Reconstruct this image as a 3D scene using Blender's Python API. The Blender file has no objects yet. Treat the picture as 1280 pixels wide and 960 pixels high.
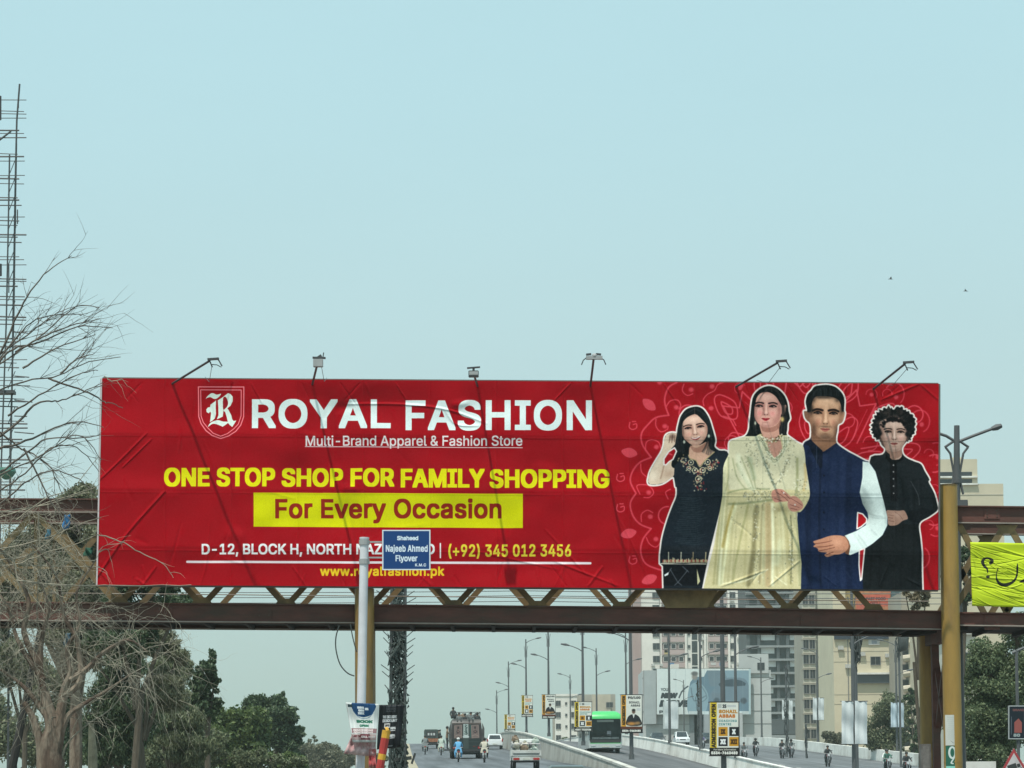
import bpy, bmesh, math, random
HAZE = 0.00025
import numpy as np
from mathutils import Vector, Matrix, Euler
R = math.radians
S = bpy.context.scene
COL = S.collection

# ------------------------------------------------------------------ camera
FPX = 3200.0                      # focal length in photo pixels (photo is 1280 wide)
CAMZ = 1.6
PITCH, ROLL = R(4.0), R(-0.42)
HORIZON = 1000.0
cam = bpy.data.cameras.new('camera')
cam.sensor_width = 36.0
cam.lens = 36.0 * FPX / 1280.0
PPY = HORIZON - FPX * math.tan(PITCH)        # row of the principal point
cam.shift_y = (PPY - 480.0) / 1280.0
cam.clip_start = 0.5
cam.clip_end = 9000.0
CAM = bpy.data.objects.new('camera', cam)
COL.objects.link(CAM)
CM = (Matrix.Rotation(math.pi / 2 + PITCH, 4, 'X') @ Matrix.Rotation(ROLL, 4, 'Z'))
CAM.matrix_world = Matrix.Translation((0, 0, CAMZ)) @ CM
S.camera = CAM

def W(px, py, Y):
    """world point on the plane y = Y that the photo shows at (px, py)"""
    d = CM.to_3x3() @ Vector(((px - 640.0) / FPX, -(py - PPY) / FPX, -1.0))
    t = Y / d.y
    return Vector((d.x * t, Y, d.z * t + CAMZ))

def ppm(Y):
    return FPX / Y

# ------------------------------------------------------------------ world, sun, exposure
world = bpy.data.worlds.new('World')
S.world = world
world.use_nodes = True
nt = world.node_tree
nt.nodes.clear()
wo = nt.nodes.new('ShaderNodeOutputWorld')
bg = nt.nodes.new('ShaderNodeBackground')
sky = nt.nodes.new('ShaderNodeTexSky')
sky.sky_type = 'NISHITA'
sky.sun_disc = False
sky.sun_elevation = R(68)
sky.sun_rotation = math.pi + math.atan2(0.5, 1.0)
sky.air_density = 1.3
sky.dust_density = 3.0
sky.ozone_density = 1.6
mixn = nt.nodes.new('ShaderNodeMix'); mixn.data_type = 'RGBA'; mixn.blend_type = 'MIX'
mixn.inputs['Factor'].default_value = 0.82
mixn.inputs['B'].default_value = (4.95, 6.95, 7.35, 1.0)      # dust-laden air, the same all round
geo = nt.nodes.new('ShaderNodeTexCoord'); sepz = nt.nodes.new('ShaderNodeSeparateXYZ')
nt.links.new(geo.outputs['Generated'], sepz.inputs[0])
hor = nt.nodes.new('ShaderNodeValToRGB')                     # thicker, yellower dust towards the horizon, the same all round
hor.color_ramp.interpolation = 'EASE'
hor.color_ramp.elements[0].position = 0.0; hor.color_ramp.elements[0].color = (0.395, 0.53, 0.495, 1)
hor.color_ramp.elements[1].position = 0.30; hor.color_ramp.elements[1].color = (0.475, 0.73, 0.775, 1)
e2 = hor.color_ramp.elements.new(0.12); e2.color = (0.485, 0.675, 0.685, 1)
nt.links.new(sepz.outputs['Z'], hor.inputs[0])
scl = nt.nodes.new('ShaderNodeVectorMath'); scl.operation = 'SCALE'; scl.inputs['Scale'].default_value = 9.15
nt.links.new(hor.outputs[0], scl.inputs[0])
cn = nt.nodes.new('ShaderNodeTexNoise'); cn.inputs['Scale'].default_value = 2.2; cn.inputs['Detail'].default_value = 5
cmap = nt.nodes.new('ShaderNodeMapping'); cmap.inputs['Scale'].default_value = (1, 1, 3.5)
nt.links.new(geo.outputs['Generated'], cmap.inputs[0]); nt.links.new(cmap.outputs[0], cn.inputs['Vector'])
cmr = nt.nodes.new('ShaderNodeMapRange'); cmr.inputs[1].default_value = .3; cmr.inputs[2].default_value = .7; cmr.inputs[3].default_value = .97; cmr.inputs[4].default_value = 1.035
nt.links.new(cn.outputs['Fac'], cmr.inputs[0])
sc2 = nt.nodes.new('ShaderNodeVectorMath'); sc2.operation = 'SCALE'
nt.links.new(scl.outputs[0], sc2.inputs[0]); nt.links.new(cmr.outputs[0], sc2.inputs['Scale'])
nt.links.new(sc2.outputs[0], mixn.inputs['B'])
nt.links.new(sky.outputs[0], mixn.inputs['A'])
nt.links.new(mixn.outputs['Result'], bg.inputs['Color'])
bg.inputs['Strength'].default_value = 0.1
nt.links.new(bg.outputs[0], wo.inputs['Surface'])

SUNDIR = Vector((0.5, 1.0, -2.8)).normalized()               # the way the light travels
sun = bpy.data.lights.new('sun', 'SUN')
sun.energy = 3.4
sun.angle = R(0.75)
sun.color = (1.0, 0.95, 0.87)
SUN = bpy.data.objects.new('sun', sun)
COL.objects.link(SUN)
SUN.rotation_euler = SUNDIR.to_track_quat('-Z', 'Y').to_euler()
SUN.location = (-20, -40, 110)

S.view_settings.view_transform = 'Standard'
S.view_settings.look = 'None'
S.view_settings.exposure = 0.30
S.view_settings.gamma = 1.0
S.view_settings.use_curve_mapping = False
S.render.film_transparent = False
S.cycles.use_denoising = True
S.cycles.max_bounces = 6
S.cycles.transparent_max_bounces = 8
S.cycles.volume_bounces = 1

# ------------------------------------------------------------------ helpers
rng = random.Random(7)
nrng = np.random.default_rng(11)

def tag(o, label=None, cat=None, group=None, kind=None):
    if label: o['label'] = label
    if cat: o['category'] = cat
    if group: o['group'] = group
    if kind: o['kind'] = kind
    return o

def empty(name, loc=(0, 0, 0), rz=0.0, label=None, cat=None, group=None):
    o = bpy.data.objects.new(name, None)
    COL.objects.link(o)
    o.location = loc
    o.rotation_euler = (0, 0, rz)
    o.empty_display_size = 0.2
    return tag(o, label, cat, group)

def copy_tree(o, parent=None):
    c = o.copy()
    COL.objects.link(c)
    if parent is not None: c.parent = parent
    for ch in list(o.children): copy_tree(ch, c)
    return c

class MB:
    """collects simple shapes and links them as ONE mesh object"""
    def __init__(s):
        s.v = []; s.f = []; s.m = []; s.uv = {}
    def add(s, verts, faces, m=0):
        b = len(s.v)
        s.v.extend([tuple(p) for p in verts])
        for f in faces:
            s.f.append(tuple(b + i for i in f)); s.m.append(m)
        return s
    def box(s, x0, x1, y0, y1, z0, z1, m=0, mat=None):
        P = [(x0,y0,z0),(x1,y0,z0),(x1,y1,z0),(x0,y1,z0),(x0,y0,z1),(x1,y0,z1),(x1,y1,z1),(x0,y1,z1)]
        if mat is not None: P = [mat @ Vector(p) for p in P]
        return s.add(P, [(0,3,2,1),(4,5,6,7),(0,1,5,4),(1,2,6,5),(2,3,7,6),(3,0,4,7)], m)
    def bar(s, a, b, w, h=None, m=0, up=(0,0,1)):
        a = Vector(a); b = Vector(b); h = h or w
        d = (b - a); L = d.length; d.normalize()
        u = Vector(up)
        if abs(d.dot(u)) > 0.98: u = Vector((0,1,0))
        sx = d.cross(u).normalized(); sz = sx.cross(d).normalized()
        P = []
        for p in (a, b):
            for i, j in ((-1,-1),(1,-1),(1,1),(-1,1)):
                P.append(p + sx * (i*w/2) + sz * (j*h/2))
        return s.add(P, [(3,2,1,0),(4,5,6,7),(0,1,5,4),(1,2,6,5),(2,3,7,6),(3,0,4,7)], m)
    def tube(s, pts, rad, n=8, m=0, cap=True):
        pts = [Vector(p) for p in pts]
        if not hasattr(rad, '__len__'): rad = [rad] * len(pts)
        rings = []
        prev = None
        for i, p in enumerate(pts):
            d = (pts[min(i+1, len(pts)-1)] - pts[max(i-1, 0)])
            if d.length < 1e-9: d = Vector((0,0,1))
            d.normalize()
            if prev is None:
                u = Vector((0,0,1)) if abs(d.z) < 0.9 else Vector((0,1,0))
                sx = d.cross(u).normalized()
            else:
                sx = (prev - d * prev.dot(d))
                if sx.length < 1e-6: sx = d.orthogonal()
                sx.normalize()
            prev = sx
            sy = d.cross(sx)
            rings.append([p + (sx*math.cos(2*math.pi*k/n) + sy*math.sin(2*math.pi*k/n)) * rad[i] for k in range(n)])
        V = [q for r in rings for q in r]; F = []
        for i in range(len(rings)-1):
            for k in range(n):
                a = i*n+k; b = i*n+(k+1)%n
                F.append((a, b, b+n, a+n))
        if cap:
            F.append(tuple(range(n-1,-1,-1))); F.append(tuple(range((len(rings)-1)*n, len(rings)*n)))
        return s.add(V, F, m)
    def cyl(s, c, r, h, n=16, m=0, axis='z', r2=None):
        c = Vector(c); ax = {'x':Vector((1,0,0)),'y':Vector((0,1,0)),'z':Vector((0,0,1))}[axis]
        return s.tube([c, c + ax*h], [r, r if r2 is None else r2], n, m)
    def prism(s, poly, y0, y1, m=0):
        """poly in x-z, extruded along y"""
        n = len(poly)
        V = [(x,y0,z) for x,z in poly] + [(x,y1,z) for x,z in poly]
        F = [tuple(range(n)), tuple(range(2*n-1, n-1, -1))] + [(i, i+n, (i+1)%n+n, (i+1)%n) for i in range(n)]
        return s.add(V, F, m)
    def prismx(s, poly, x0, x1, m=0):
        """poly in y-z, extruded along x"""
        n = len(poly)
        V = [(x0,y,z) for y,z in poly] + [(x1,y,z) for y,z in poly]
        F = [tuple(range(n-1,-1,-1)), tuple(range(n, 2*n))] + [(i, (i+1)%n, (i+1)%n+n, i+n) for i in range(n)]
        return s.add(V, F, m)
    def ball(s, c, r, m=0, nu=10, nv=7, sc=(1,1,1)):
        V = []; F = []
        for j in range(nv+1):
            th = math.pi*j/nv
            for i in range(nu):
                ph = 2*math.pi*i/nu
                V.append((c[0]+r*sc[0]*math.sin(th)*math.cos(ph), c[1]+r*sc[1]*math.sin(th)*math.sin(ph), c[2]+r*sc[2]*math.cos(th)))
        for j in range(nv):
            for i in range(nu):
                a=j*nu+i; b=j*nu+(i+1)%nu
                F.append((a, a+nu, b+nu, b))
        return s.add(V, F, m)
    def mesh(s, name, mats, smooth=False, bevel=0):
        me = bpy.data.meshes.new(name)
        me.from_pydata(s.v, [], s.f)
        if not isinstance(mats, (list, tuple)): mats = [mats]
        for m in mats: me.materials.append(m)
        if len(mats) > 1: me.polygons.foreach_set('material_index', s.m)
        bm = bmesh.new(); bm.from_mesh(me)
        bmesh.ops.recalc_face_normals(bm, faces=bm.faces)
        if bevel:
            bmesh.ops.bevel(bm, geom=[e for e in bm.edges if e.is_manifold and e.calc_face_angle(0) > 0.5], offset=bevel, segments=2, affect='EDGES', clamp_overlap=True)
        bm.to_mesh(me); bm.free()
        if smooth:
            me.polygons.foreach_set('use_smooth', [True]*len(me.polygons))
            try: me.set_sharp_from_angle(angle=R(38))
            except Exception: pass
        me.update()
        return me
    def build(s, name, mats, parent=None, smooth=False, bevel=0, loc=None):
        o = bpy.data.objects.new(name, s.mesh(name, mats, smooth, bevel))
        COL.objects.link(o)
        if parent is not None: o.parent = parent
        if loc is not None: o.location = loc
        return o

def link_mesh(name, me, parent=None, loc=(0,0,0), rz=0.0):
    o = bpy.data.objects.new(name, me); COL.objects.link(o)
    if parent is not None: o.parent = parent
    o.location = loc
    if rz: o.rotation_euler = (0,0,rz)
    return o

def lin(c):
    return tuple((x/12.92 if x <= 0.04045 else ((x+0.055)/1.055)**2.4) for x in c)

def rgb(r, g, b):
    return lin((r/255, g/255, b/255))

_mats = {}
def mat(name, col, rough=0.7, metal=0.0, var=0.18, scale=3.0, bump=0.0, dirt=None, dirt_amt=0.0, stretch=None, coat=0.0):
    """procedural surface: base colour broken up by two noises, optional streaky dirt and bump"""
    if name in _mats: return _mats[name]
    m = bpy.data.materials.new(name); m.use_nodes = True
    n = m.node_tree.nodes; l = m.node_tree.links
    b = n['Principled BSDF']
    b.inputs['Roughness'].default_value = rough
    b.inputs['Metallic'].default_value = metal
    if coat: b.inputs['Coat Weight'].default_value = coat
    tc = n.new('ShaderNodeTexCoord')
    mp = n.new('ShaderNodeMapping')
    if stretch: mp.inputs['Scale'].default_value = stretch
    l.new(tc.outputs['Object'], mp.inputs[0])
    nz = n.new('ShaderNodeTexNoise'); nz.inputs['Scale'].default_value = scale; nz.inputs['Detail'].default_value = 6; nz.inputs['Roughness'].default_value = 0.65
    l.new(mp.outputs[0], nz.inputs['Vector'])
    cr = n.new('ShaderNodeValToRGB')
    cr.color_ramp.elements[0].position = 0.3; cr.color_ramp.elements[1].position = 0.7
    cr.color_ramp.elements[0].color = tuple(c*(1-var) for c in col) + (1,)
    cr.color_ramp.elements[1].color = tuple(min(1, c*(1+var)) for c in col) + (1,)
    l.new(nz.outputs['Fac'], cr.inputs[0])
    out = cr.outputs[0]
    if dirt is not None:
        nd = n.new('ShaderNodeTexNoise'); nd.inputs['Scale'].default_value = scale*0.37; nd.inputs['Detail'].default_value = 8
        nd.inputs['Roughness'].default_value = 0.7
        l.new(mp.outputs[0], nd.inputs['Vector'])
        r2 = n.new('ShaderNodeValToRGB'); r2.color_ramp.elements[0].position = 0.46; r2.color_ramp.elements[1].position = 0.62
        r2.color_ramp.elements[1].color = (dirt_amt,)*3 + (1,)
        l.new(nd.outputs['Fac'], r2.inputs[0])
        mx = n.new('ShaderNodeMix'); mx.data_type = 'RGBA'
        mx.inputs['B'].default_value = tuple(dirt) + (1,)
        l.new(r2.outputs[0], mx.inputs['Factor']); l.new(out, mx.inputs['A'])
        out = mx.outputs['Result']
    l.new(out, b.inputs['Base Color'])
    if bump:
        bp = n.new('ShaderNodeBump'); bp.inputs['Strength'].default_value = bump; bp.inputs['Distance'].default_value = 0.03
        l.new(nz.outputs['Fac'], bp.inputs['Height']); l.new(bp.outputs[0], b.inputs['Normal'])
    _mats[name] = m
    return m
# ------------------------------------------------------------------ flat print: a small numpy painter
def catmull(pts, n=6, closed=True):
    P = [np.array(p, float) for p in pts]; out = []; N = len(P)
    rngi = range(N if closed else N-1)
    for i in rngi:
        if closed: a,b,c,d = P[i-1], P[i], P[(i+1)%N], P[(i+2)%N]
        else: a,b,c,d = P[max(i-1,0)], P[i], P[i+1], P[min(i+2,N-1)]
        for k in range(n):
            t = k/n
            out.append(0.5*((2*b)+(-a+c)*t+(2*a-5*b+4*c-d)*t*t+(-a+3*b-3*c+d)*t**3))
    if not closed: out.append(P[-1])
    return [tuple(p) for p in out]

_glyphs = {}
import os
FONT = None
try:                     # the sans that ships inside Blender; without it Blender's default face is used
    FONT = bpy.data.fonts.load(os.path.join(bpy.utils.system_resource('DATAFILES', path='fonts'), 'Inter.woff2'))
except Exception:
    FONT = None
def text_edges(body, offset=0.0, space=1.0):
    """outline edges of a string set in the built-in sans: array (N,4) in em units, directed"""
    key = (body, space)
    if key in _glyphs: return _glyphs[key]
    cu = bpy.data.curves.new('t', 'FONT')
    cu.body = body; cu.size = 1.0
    cu.space_character = space
    if FONT is not None: cu.font = FONT
    o = bpy.data.objects.new('t', cu)
    COL.objects.link(o)
    dg = bpy.context.evaluated_depsgraph_get()
    c2 = bpy.data.curves.new_from_object(o.evaluated_get(dg), dg) if False else o.evaluated_get(dg).to_curve(dg)
    E = []
    for sp in c2.splines:
        pts = []
        if sp.type == 'BEZIER':
            bp = sp.bezier_points; n = len(bp)
            for i in range(n):
                a, b = bp[i], bp[(i+1) % n]
                p0, p1, p2, p3 = [np.array(q[:2]) for q in (a.co, a.handle_right, b.handle_left, b.co)]
                st = 1 if np.abs(np.cross(p1-p0, p3-p0)) + np.abs(np.cross(p2-p0, p3-p0)) < 1e-7 else 5
                for k in range(st):
                    t = k/st
                    pts.append((1-t)**3*p0 + 3*(1-t)**2*t*p1 + 3*(1-t)*t*t*p2 + t**3*p3)
        else:
            pts = [np.array(q.co[:2]) for q in sp.points]
        for i in range(len(pts)): E.append([*pts[i], *pts[(i+1) % len(pts)]])
    o.evaluated_get(dg).to_curve_clear()
    bpy.data.objects.remove(o); bpy.data.curves.remove(cu)
    _glyphs[key] = np.array(E)
    return _glyphs[key]

def poly_edges(pts):
    P = np.array(pts, float); Q = np.roll(P, -1, axis=0)
    return np.hstack([P, Q])

def blur(M, r):
    r=int(round(r))
    if r<1: return M
    for ax in (0,1):
        for _ in range(2):
            pad=[(0,0)]*M.ndim; pad[ax]=(r+1,r)
            C=np.cumsum(np.pad(M,pad,mode='edge'),axis=ax,dtype=np.float64)
            a=[slice(None)]*M.ndim; b=[slice(None)]*M.ndim
            a[ax]=slice(2*r+1,None); b[ax]=slice(0,-(2*r+1))
            M=((C[tuple(a)]-C[tuple(b)])/(2*r+1)).astype(np.float32)
    return M

class Canvas:
    def __init__(s, x0, y0, x1, y1, w, h, col, warp=None):
        """(x0,y0)-(x1,y1): the print's own frame, filled by w by h texels"""
        s.x0, s.y0, s.sx, s.sy = x0, y0, w/(x1-x0), h/(y1-y0)
        s.w, s.h = w, h
        s.a = np.empty((h, w, 3), np.float32); s.a[:] = np.array(col)/255.0
        s.warp = warp
    def T(s, P):
        P = np.asarray(P, float)
        if s.warp is not None: P = s.warp(P)
        return np.stack([(P[...,0]-s.x0)*s.sx, (P[...,1]-s.y0)*s.sy], -1)
    def cover(s, E, nonzero=False):
        """E: edges in texels -> (mask, x, y)"""
        ss = 2
        E = E*ss
        xa = int(math.floor(min(E[:,0].min(), E[:,2].min())/ss))-1; xb = int(math.ceil(max(E[:,0].max(), E[:,2].max())/ss))+1
        ya = int(math.floor(min(E[:,1].min(), E[:,3].min())/ss))-1; yb = int(math.ceil(max(E[:,1].max(), E[:,3].max())/ss))+1
        xa=max(xa,0); ya=max(ya,0); xb=min(xb,s.w); yb=min(yb,s.h)
        if xb<=xa or yb<=ya: return None
        Wd=(xb-xa)*ss; H=(yb-ya)*ss
        acc=np.zeros((H, Wd+1), np.int32)
        for x0,y0,x1,y1 in E:
            if y0==y1: continue
            sg=1
            if y0>y1: x0,y0,x1,y1=x1,y1,x0,y0; sg=-1
            r0=max(int(math.ceil(y0-0.5)), ya*ss); r1=min(int(math.ceil(y1-0.5)), yb*ss)
            if r1<=r0: continue
            r=np.arange(r0,r1)
            x=x0+(r+0.5-y0)*(x1-x0)/(y1-y0)
            xi=np.clip(np.ceil(x-0.5).astype(int)-xa*ss, 0, Wd)
            np.add.at(acc,(r-ya*ss, xi),sg)
        bad=np.nonzero(acc.sum(1)%2)[0]
        for r_ in bad: acc[r_]=acc[r_-1] if r_>0 else 0
        m=np.cumsum(acc[:, :Wd],axis=1)
        m=((m!=0) if nonzero else (m%2!=0)).astype(np.float32)
        m=m.reshape(yb-ya,ss,xb-xa,ss).mean((1,3))
        return m,xa,ya
    def blend(s, mask, xa, ya, col, alpha=1.0):
        h,w=mask.shape
        r=s.a[ya:ya+h, xa:xa+w]
        c=np.array(col, np.float32)
        if c.ndim==1: c=c/255.0
        m=(mask*alpha)[...,None]
        r[:]=r*(1-m)+c*m
    def poly(s, pts, col, alpha=1.0, smooth=0, clip=None):
        if smooth: pts=catmull(pts, smooth)
        r=s.cover(poly_edges(s.T(pts)))
        if r is None: return
        m,xa,ya=r
        if clip is not None: m=m*clip[ya:ya+m.shape[0], xa:xa+m.shape[1]]
        s.blend(m,xa,ya,col,alpha)
    def fullmask(s, polys, holes=()):
        M=np.zeros((s.h,s.w),np.float32)
        for p in polys:
            m,xa,ya=s.cover(poly_edges(s.T(p)))
            q=M[ya:ya+m.shape[0], xa:xa+m.shape[1]]; np.maximum(q,m,out=q)
        for p in holes:
            m,xa,ya=s.cover(poly_edges(s.T(p)))
            M[ya:ya+m.shape[0], xa:xa+m.shape[1]]*=(1-m)
        return M
    def line(s, pts, wd, col, alpha=1.0, smooth=0, closed=False, clip=None, fade=False, soft=0.0):
        """round-capped stroke, width in frame units"""
        if smooth: pts=catmull(pts, smooth, closed)
        P=s.T(pts)
        if closed: P=np.vstack([P,P[:1]])
        hw=wd*s.sx/2; pd=2+3*soft*s.sx
        xa=max(int(P[:,0].min()-hw-pd),0); xb=min(int(P[:,0].max()+hw+pd+1),s.w)
        ya=max(int(P[:,1].min()-hw-pd),0); yb=min(int(P[:,1].max()+hw+pd+1),s.h)
        if xb<=xa or yb<=ya: return
        M=np.zeros((yb-ya,xb-xa),np.float32)
        n=len(P)-1
        for i in range(n):
            a,b=P[i],P[i+1]
            w2=hw*(1-0.75*i/n) if fade else hw
            x0=max(int(min(a[0],b[0])-w2-2),xa); x1=min(int(max(a[0],b[0])+w2+3),xb)
            y0=max(int(min(a[1],b[1])-w2-2),ya); y1=min(int(max(a[1],b[1])+w2+3),yb)
            if x1<=x0 or y1<=y0: continue
            yy,xx=np.mgrid[y0:y1,x0:x1]; xx=xx+0.5; yy=yy+0.5
            d=b-a; L=max(d@d,1e-9)
            t=np.clip(((xx-a[0])*d[0]+(yy-a[1])*d[1])/L,0,1)
            dd=np.hypot(xx-a[0]-t*d[0], yy-a[1]-t*d[1])
            m=np.clip(w2-dd+0.5,0,1)
            q=M[y0-ya:y1-ya, x0-xa:x1-xa]; np.maximum(q,m,out=q)
        if soft: M=blur(M,soft*s.sx)
        if clip is not None: M=M*clip[ya:yb,xa:xb]
        s.blend(M,xa,ya,col,alpha)
    def blob(s, x, y, rx, ry, col, alpha=0.5, ang=0.0, clip=None, hard=1.0):
        c=s.T([x,y]); rx=rx*s.sx; ry=ry*s.sy; R_=max(rx,ry)*2.4
        xa=max(int(c[0]-R_),0); xb=min(int(c[0]+R_)+1,s.w); ya=max(int(c[1]-R_),0); yb=min(int(c[1]+R_)+1,s.h)
        if xb<=xa or yb<=ya: return
        yy,xx=np.mgrid[ya:yb,xa:xb]; dx=xx+0.5-c[0]; dy=yy+0.5-c[1]
        ca,sa=math.cos(ang),math.sin(ang)
        u=(dx*ca+dy*sa)/rx; v=(-dx*sa+dy*ca)/ry
        m=np.exp(-((u*u+v*v)**hard)*0.9).astype(np.float32)
        if clip is not None: m=m*clip[ya:yb,xa:xb]
        s.blend(m,xa,ya,col,alpha)
    def rect(s, x0,y0,x1,y1,col,alpha=1.0):
        s.poly([(x0,y0),(x1,y0),(x1,y1),(x0,y1)],col,alpha)
    def text(s, body, x0, y0, x1, y1, col, offset=0.0, space=1.0, shear=0.0, alpha=1.0, rot=False, sub=0, edge=None):
        """the ink box of the string is fitted to x0..x1, y0..y1; rot: runs upwards"""
        E=text_edges(body,0,space).copy()
        X=E[:,[0,2]]; Yv=E[:,[1,3]]
        em=((x1-x0) if rot else (y1-y0))/(Yv.max()-Yv.min())        # frame units per em
        ry=int(round(offset*em*s.sy*.92)); rx=int(round((offset*em+(edge or 0))*s.sx*.92))
        if rot: rx=ry
        x0+=rx/s.sx; x1-=rx/s.sx; y0+=ry/s.sy; y1-=ry/s.sy
        X=(X-X.min())/(X.max()-X.min()); Yv=(Yv-Yv.min())/(Yv.max()-Yv.min())
        if rot: PX=x0+(1-Yv)*(x1-x0); PY=y1-X*(y1-y0)
        else: PX=x0+X*(x1-x0)+shear*(Yv)*(y1-y0); PY=y1-Yv*(y1-y0)
        a=s.T(np.stack([PX[:,0],PY[:,0]],-1)); b=s.T(np.stack([PX[:,1],PY[:,1]],-1))
        r=s.cover(np.hstack([a,b]),True)
        if r is None: return
        m,xa,ya=r
        if rx or ry:
            p=max(rx,ry)
            xa2=max(xa-p,0); ya2=max(ya-p,0)
            m=np.pad(m,((ya-ya2,min(p,s.h-ya-m.shape[0])),(xa-xa2,min(p,s.w-xa-m.shape[1]))))
            xa,ya=xa2,ya2
            def dil(m,k,ax):
                M=m.copy()
                for d in range(1,k+1):
                    A=[slice(None)]*2; B=[slice(None)]*2; A[ax]=slice(d,None); B[ax]=slice(None,-d)
                    M[tuple(A)]=np.maximum(M[tuple(A)],m[tuple(B)]); M[tuple(B)]=np.maximum(M[tuple(B)],m[tuple(A)])
                return M
            m=dil(dil(m,rx,1),ry,0)
        s.blend(m,xa,ya,col,alpha)
    def image(s, name, gain=1.0):
        a=np.ones((s.h,s.w,4),np.float32)
        c=np.clip(s.a,0,1)
        if gain!=1.0:
            lc=np.where(c<=0.04045,c/12.92,((c+0.055)/1.055)**2.4)*gain
            c=np.where(lc<=0.0031308,lc*12.92,1.055*np.clip(lc,1e-9,1)**(1/2.4)-0.055)
        a[...,:3]=c[::-1]
        im=bpy.data.images.new(name,s.w,s.h)
        im.pixels.foreach_set(np.clip(a,0,1).ravel()); im.update(); im.pack()
        return im

def img_mat(name, im, rough=0.5, bump_im=None, bump_dist=0.05, var=0.06, spec=0.3, vscale=1.5, strength=1.0):
    m=bpy.data.materials.new(name); m.use_nodes=True
    n=m.node_tree.nodes; l=m.node_tree.links; b=n['Principled BSDF']
    b.inputs['Roughness'].default_value=rough; b.inputs['Specular IOR Level'].default_value=spec
    t=n.new('ShaderNodeTexImage'); t.image=im; t.interpolation='Linear'; t.extension='EXTEND'
    tc=n.new('ShaderNodeTexCoord'); nz=n.new('ShaderNodeTexNoise'); nz.inputs['Scale'].default_value=vscale; nz.inputs['Detail'].default_value=7; nz.inputs['Roughness'].default_value=0.7
    l.new(tc.outputs['Object'], nz.inputs['Vector'])
    mr=n.new('ShaderNodeMapRange'); mr.inputs[1].default_value=0.3; mr.inputs[2].default_value=0.7; mr.inputs[3].default_value=1-var; mr.inputs[4].default_value=1+var
    l.new(nz.outputs['Fac'],mr.inputs[0])
    mx=n.new('ShaderNodeVectorMath'); mx.operation='SCALE'
    l.new(t.outputs['Color'],mx.inputs[0]); l.new(mr.outputs[0],mx.inputs['Scale'])
    l.new(mx.outputs[0],b.inputs['Base Color'])
    if bump_im is not None:
        t2=n.new('ShaderNodeTexImage'); t2.image=bump_im; t2.interpolation='Cubic'; t2.extension='EXTEND'
        bp=n.new('ShaderNodeBump'); bp.inputs['Distance'].default_value=bump_dist; bp.inputs['Strength'].default_value=strength
        l.new(t2.outputs['Color'],bp.inputs['Height']); l.new(bp.outputs[0],b.inputs['Normal'])
    return m

def sheet(name, c00, c10, c11, c01, nx, ny, material, disp=None, parent=None, smooth=True):
    """grid sheet between bottom-left, bottom-right, top-right, top-left; uv 0..1; disp(u,v) pushes along the normal"""
    c00,c10,c11,c01=[np.array(c,float) for c in (c00,c10,c11,c01)]
    u,v=np.meshgrid(np.linspace(0,1,nx+1),np.linspace(0,1,ny+1))
    u=u.ravel()[:,None]; v=v.ravel()[:,None]
    P=(c00*(1-u)*(1-v)+c10*u*(1-v)+c11*u*v+c01*(1-u)*v)
    nrm=np.cross(c10-c00,c01-c00); nrm/=np.linalg.norm(nrm)
    if disp is not None: P=P+nrm*disp(u[:,0],v[:,0])[:,None]
    i,j=np.meshgrid(np.arange(nx),np.arange(ny)); a=(j*(nx+1)+i).ravel()
    F=np.stack([a,a+1,a+nx+2,a+nx+1],-1)
    me=bpy.data.meshes.new(name)
    me.vertices.add(len(P)); me.vertices.foreach_set('co',P.ravel())
    me.loops.add(F.size); me.loops.foreach_set('vertex_index',F.ravel())
    me.polygons.add(len(F)); me.polygons.foreach_set('loop_start',np.arange(len(F))*4); me.polygons.foreach_set('loop_total',np.full(len(F),4))
    uvl=me.uv_layers.new(name='uv')
    uvl.data.foreach_set('uv',np.stack([u[F.ravel(),0],v[F.ravel(),0]],-1).ravel())
    me.materials.append(material)
    if smooth: me.polygons.foreach_set('use_smooth',[True]*len(F))
    me.update(calc_edges=True); me.validate()
    o=bpy.data.objects.new(name,me); COL.objects.link(o)
    if parent is not None: o.parent=parent
    return o
# ------------------------------------------------------------------ the billboard's print (photo coordinates in, sheet out)
BW, BH = 1048.0, 258.0
def banner_warp(P):
    x=P[...,0]; y=P[...,1]
    by=(y-473-(x-128)*0.0064)*BH/257.7
    k=np.clip(by/BH,0,1)
    return np.stack([(x-(128-6*k))*BW/(1045+6*k), by],-1)

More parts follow.
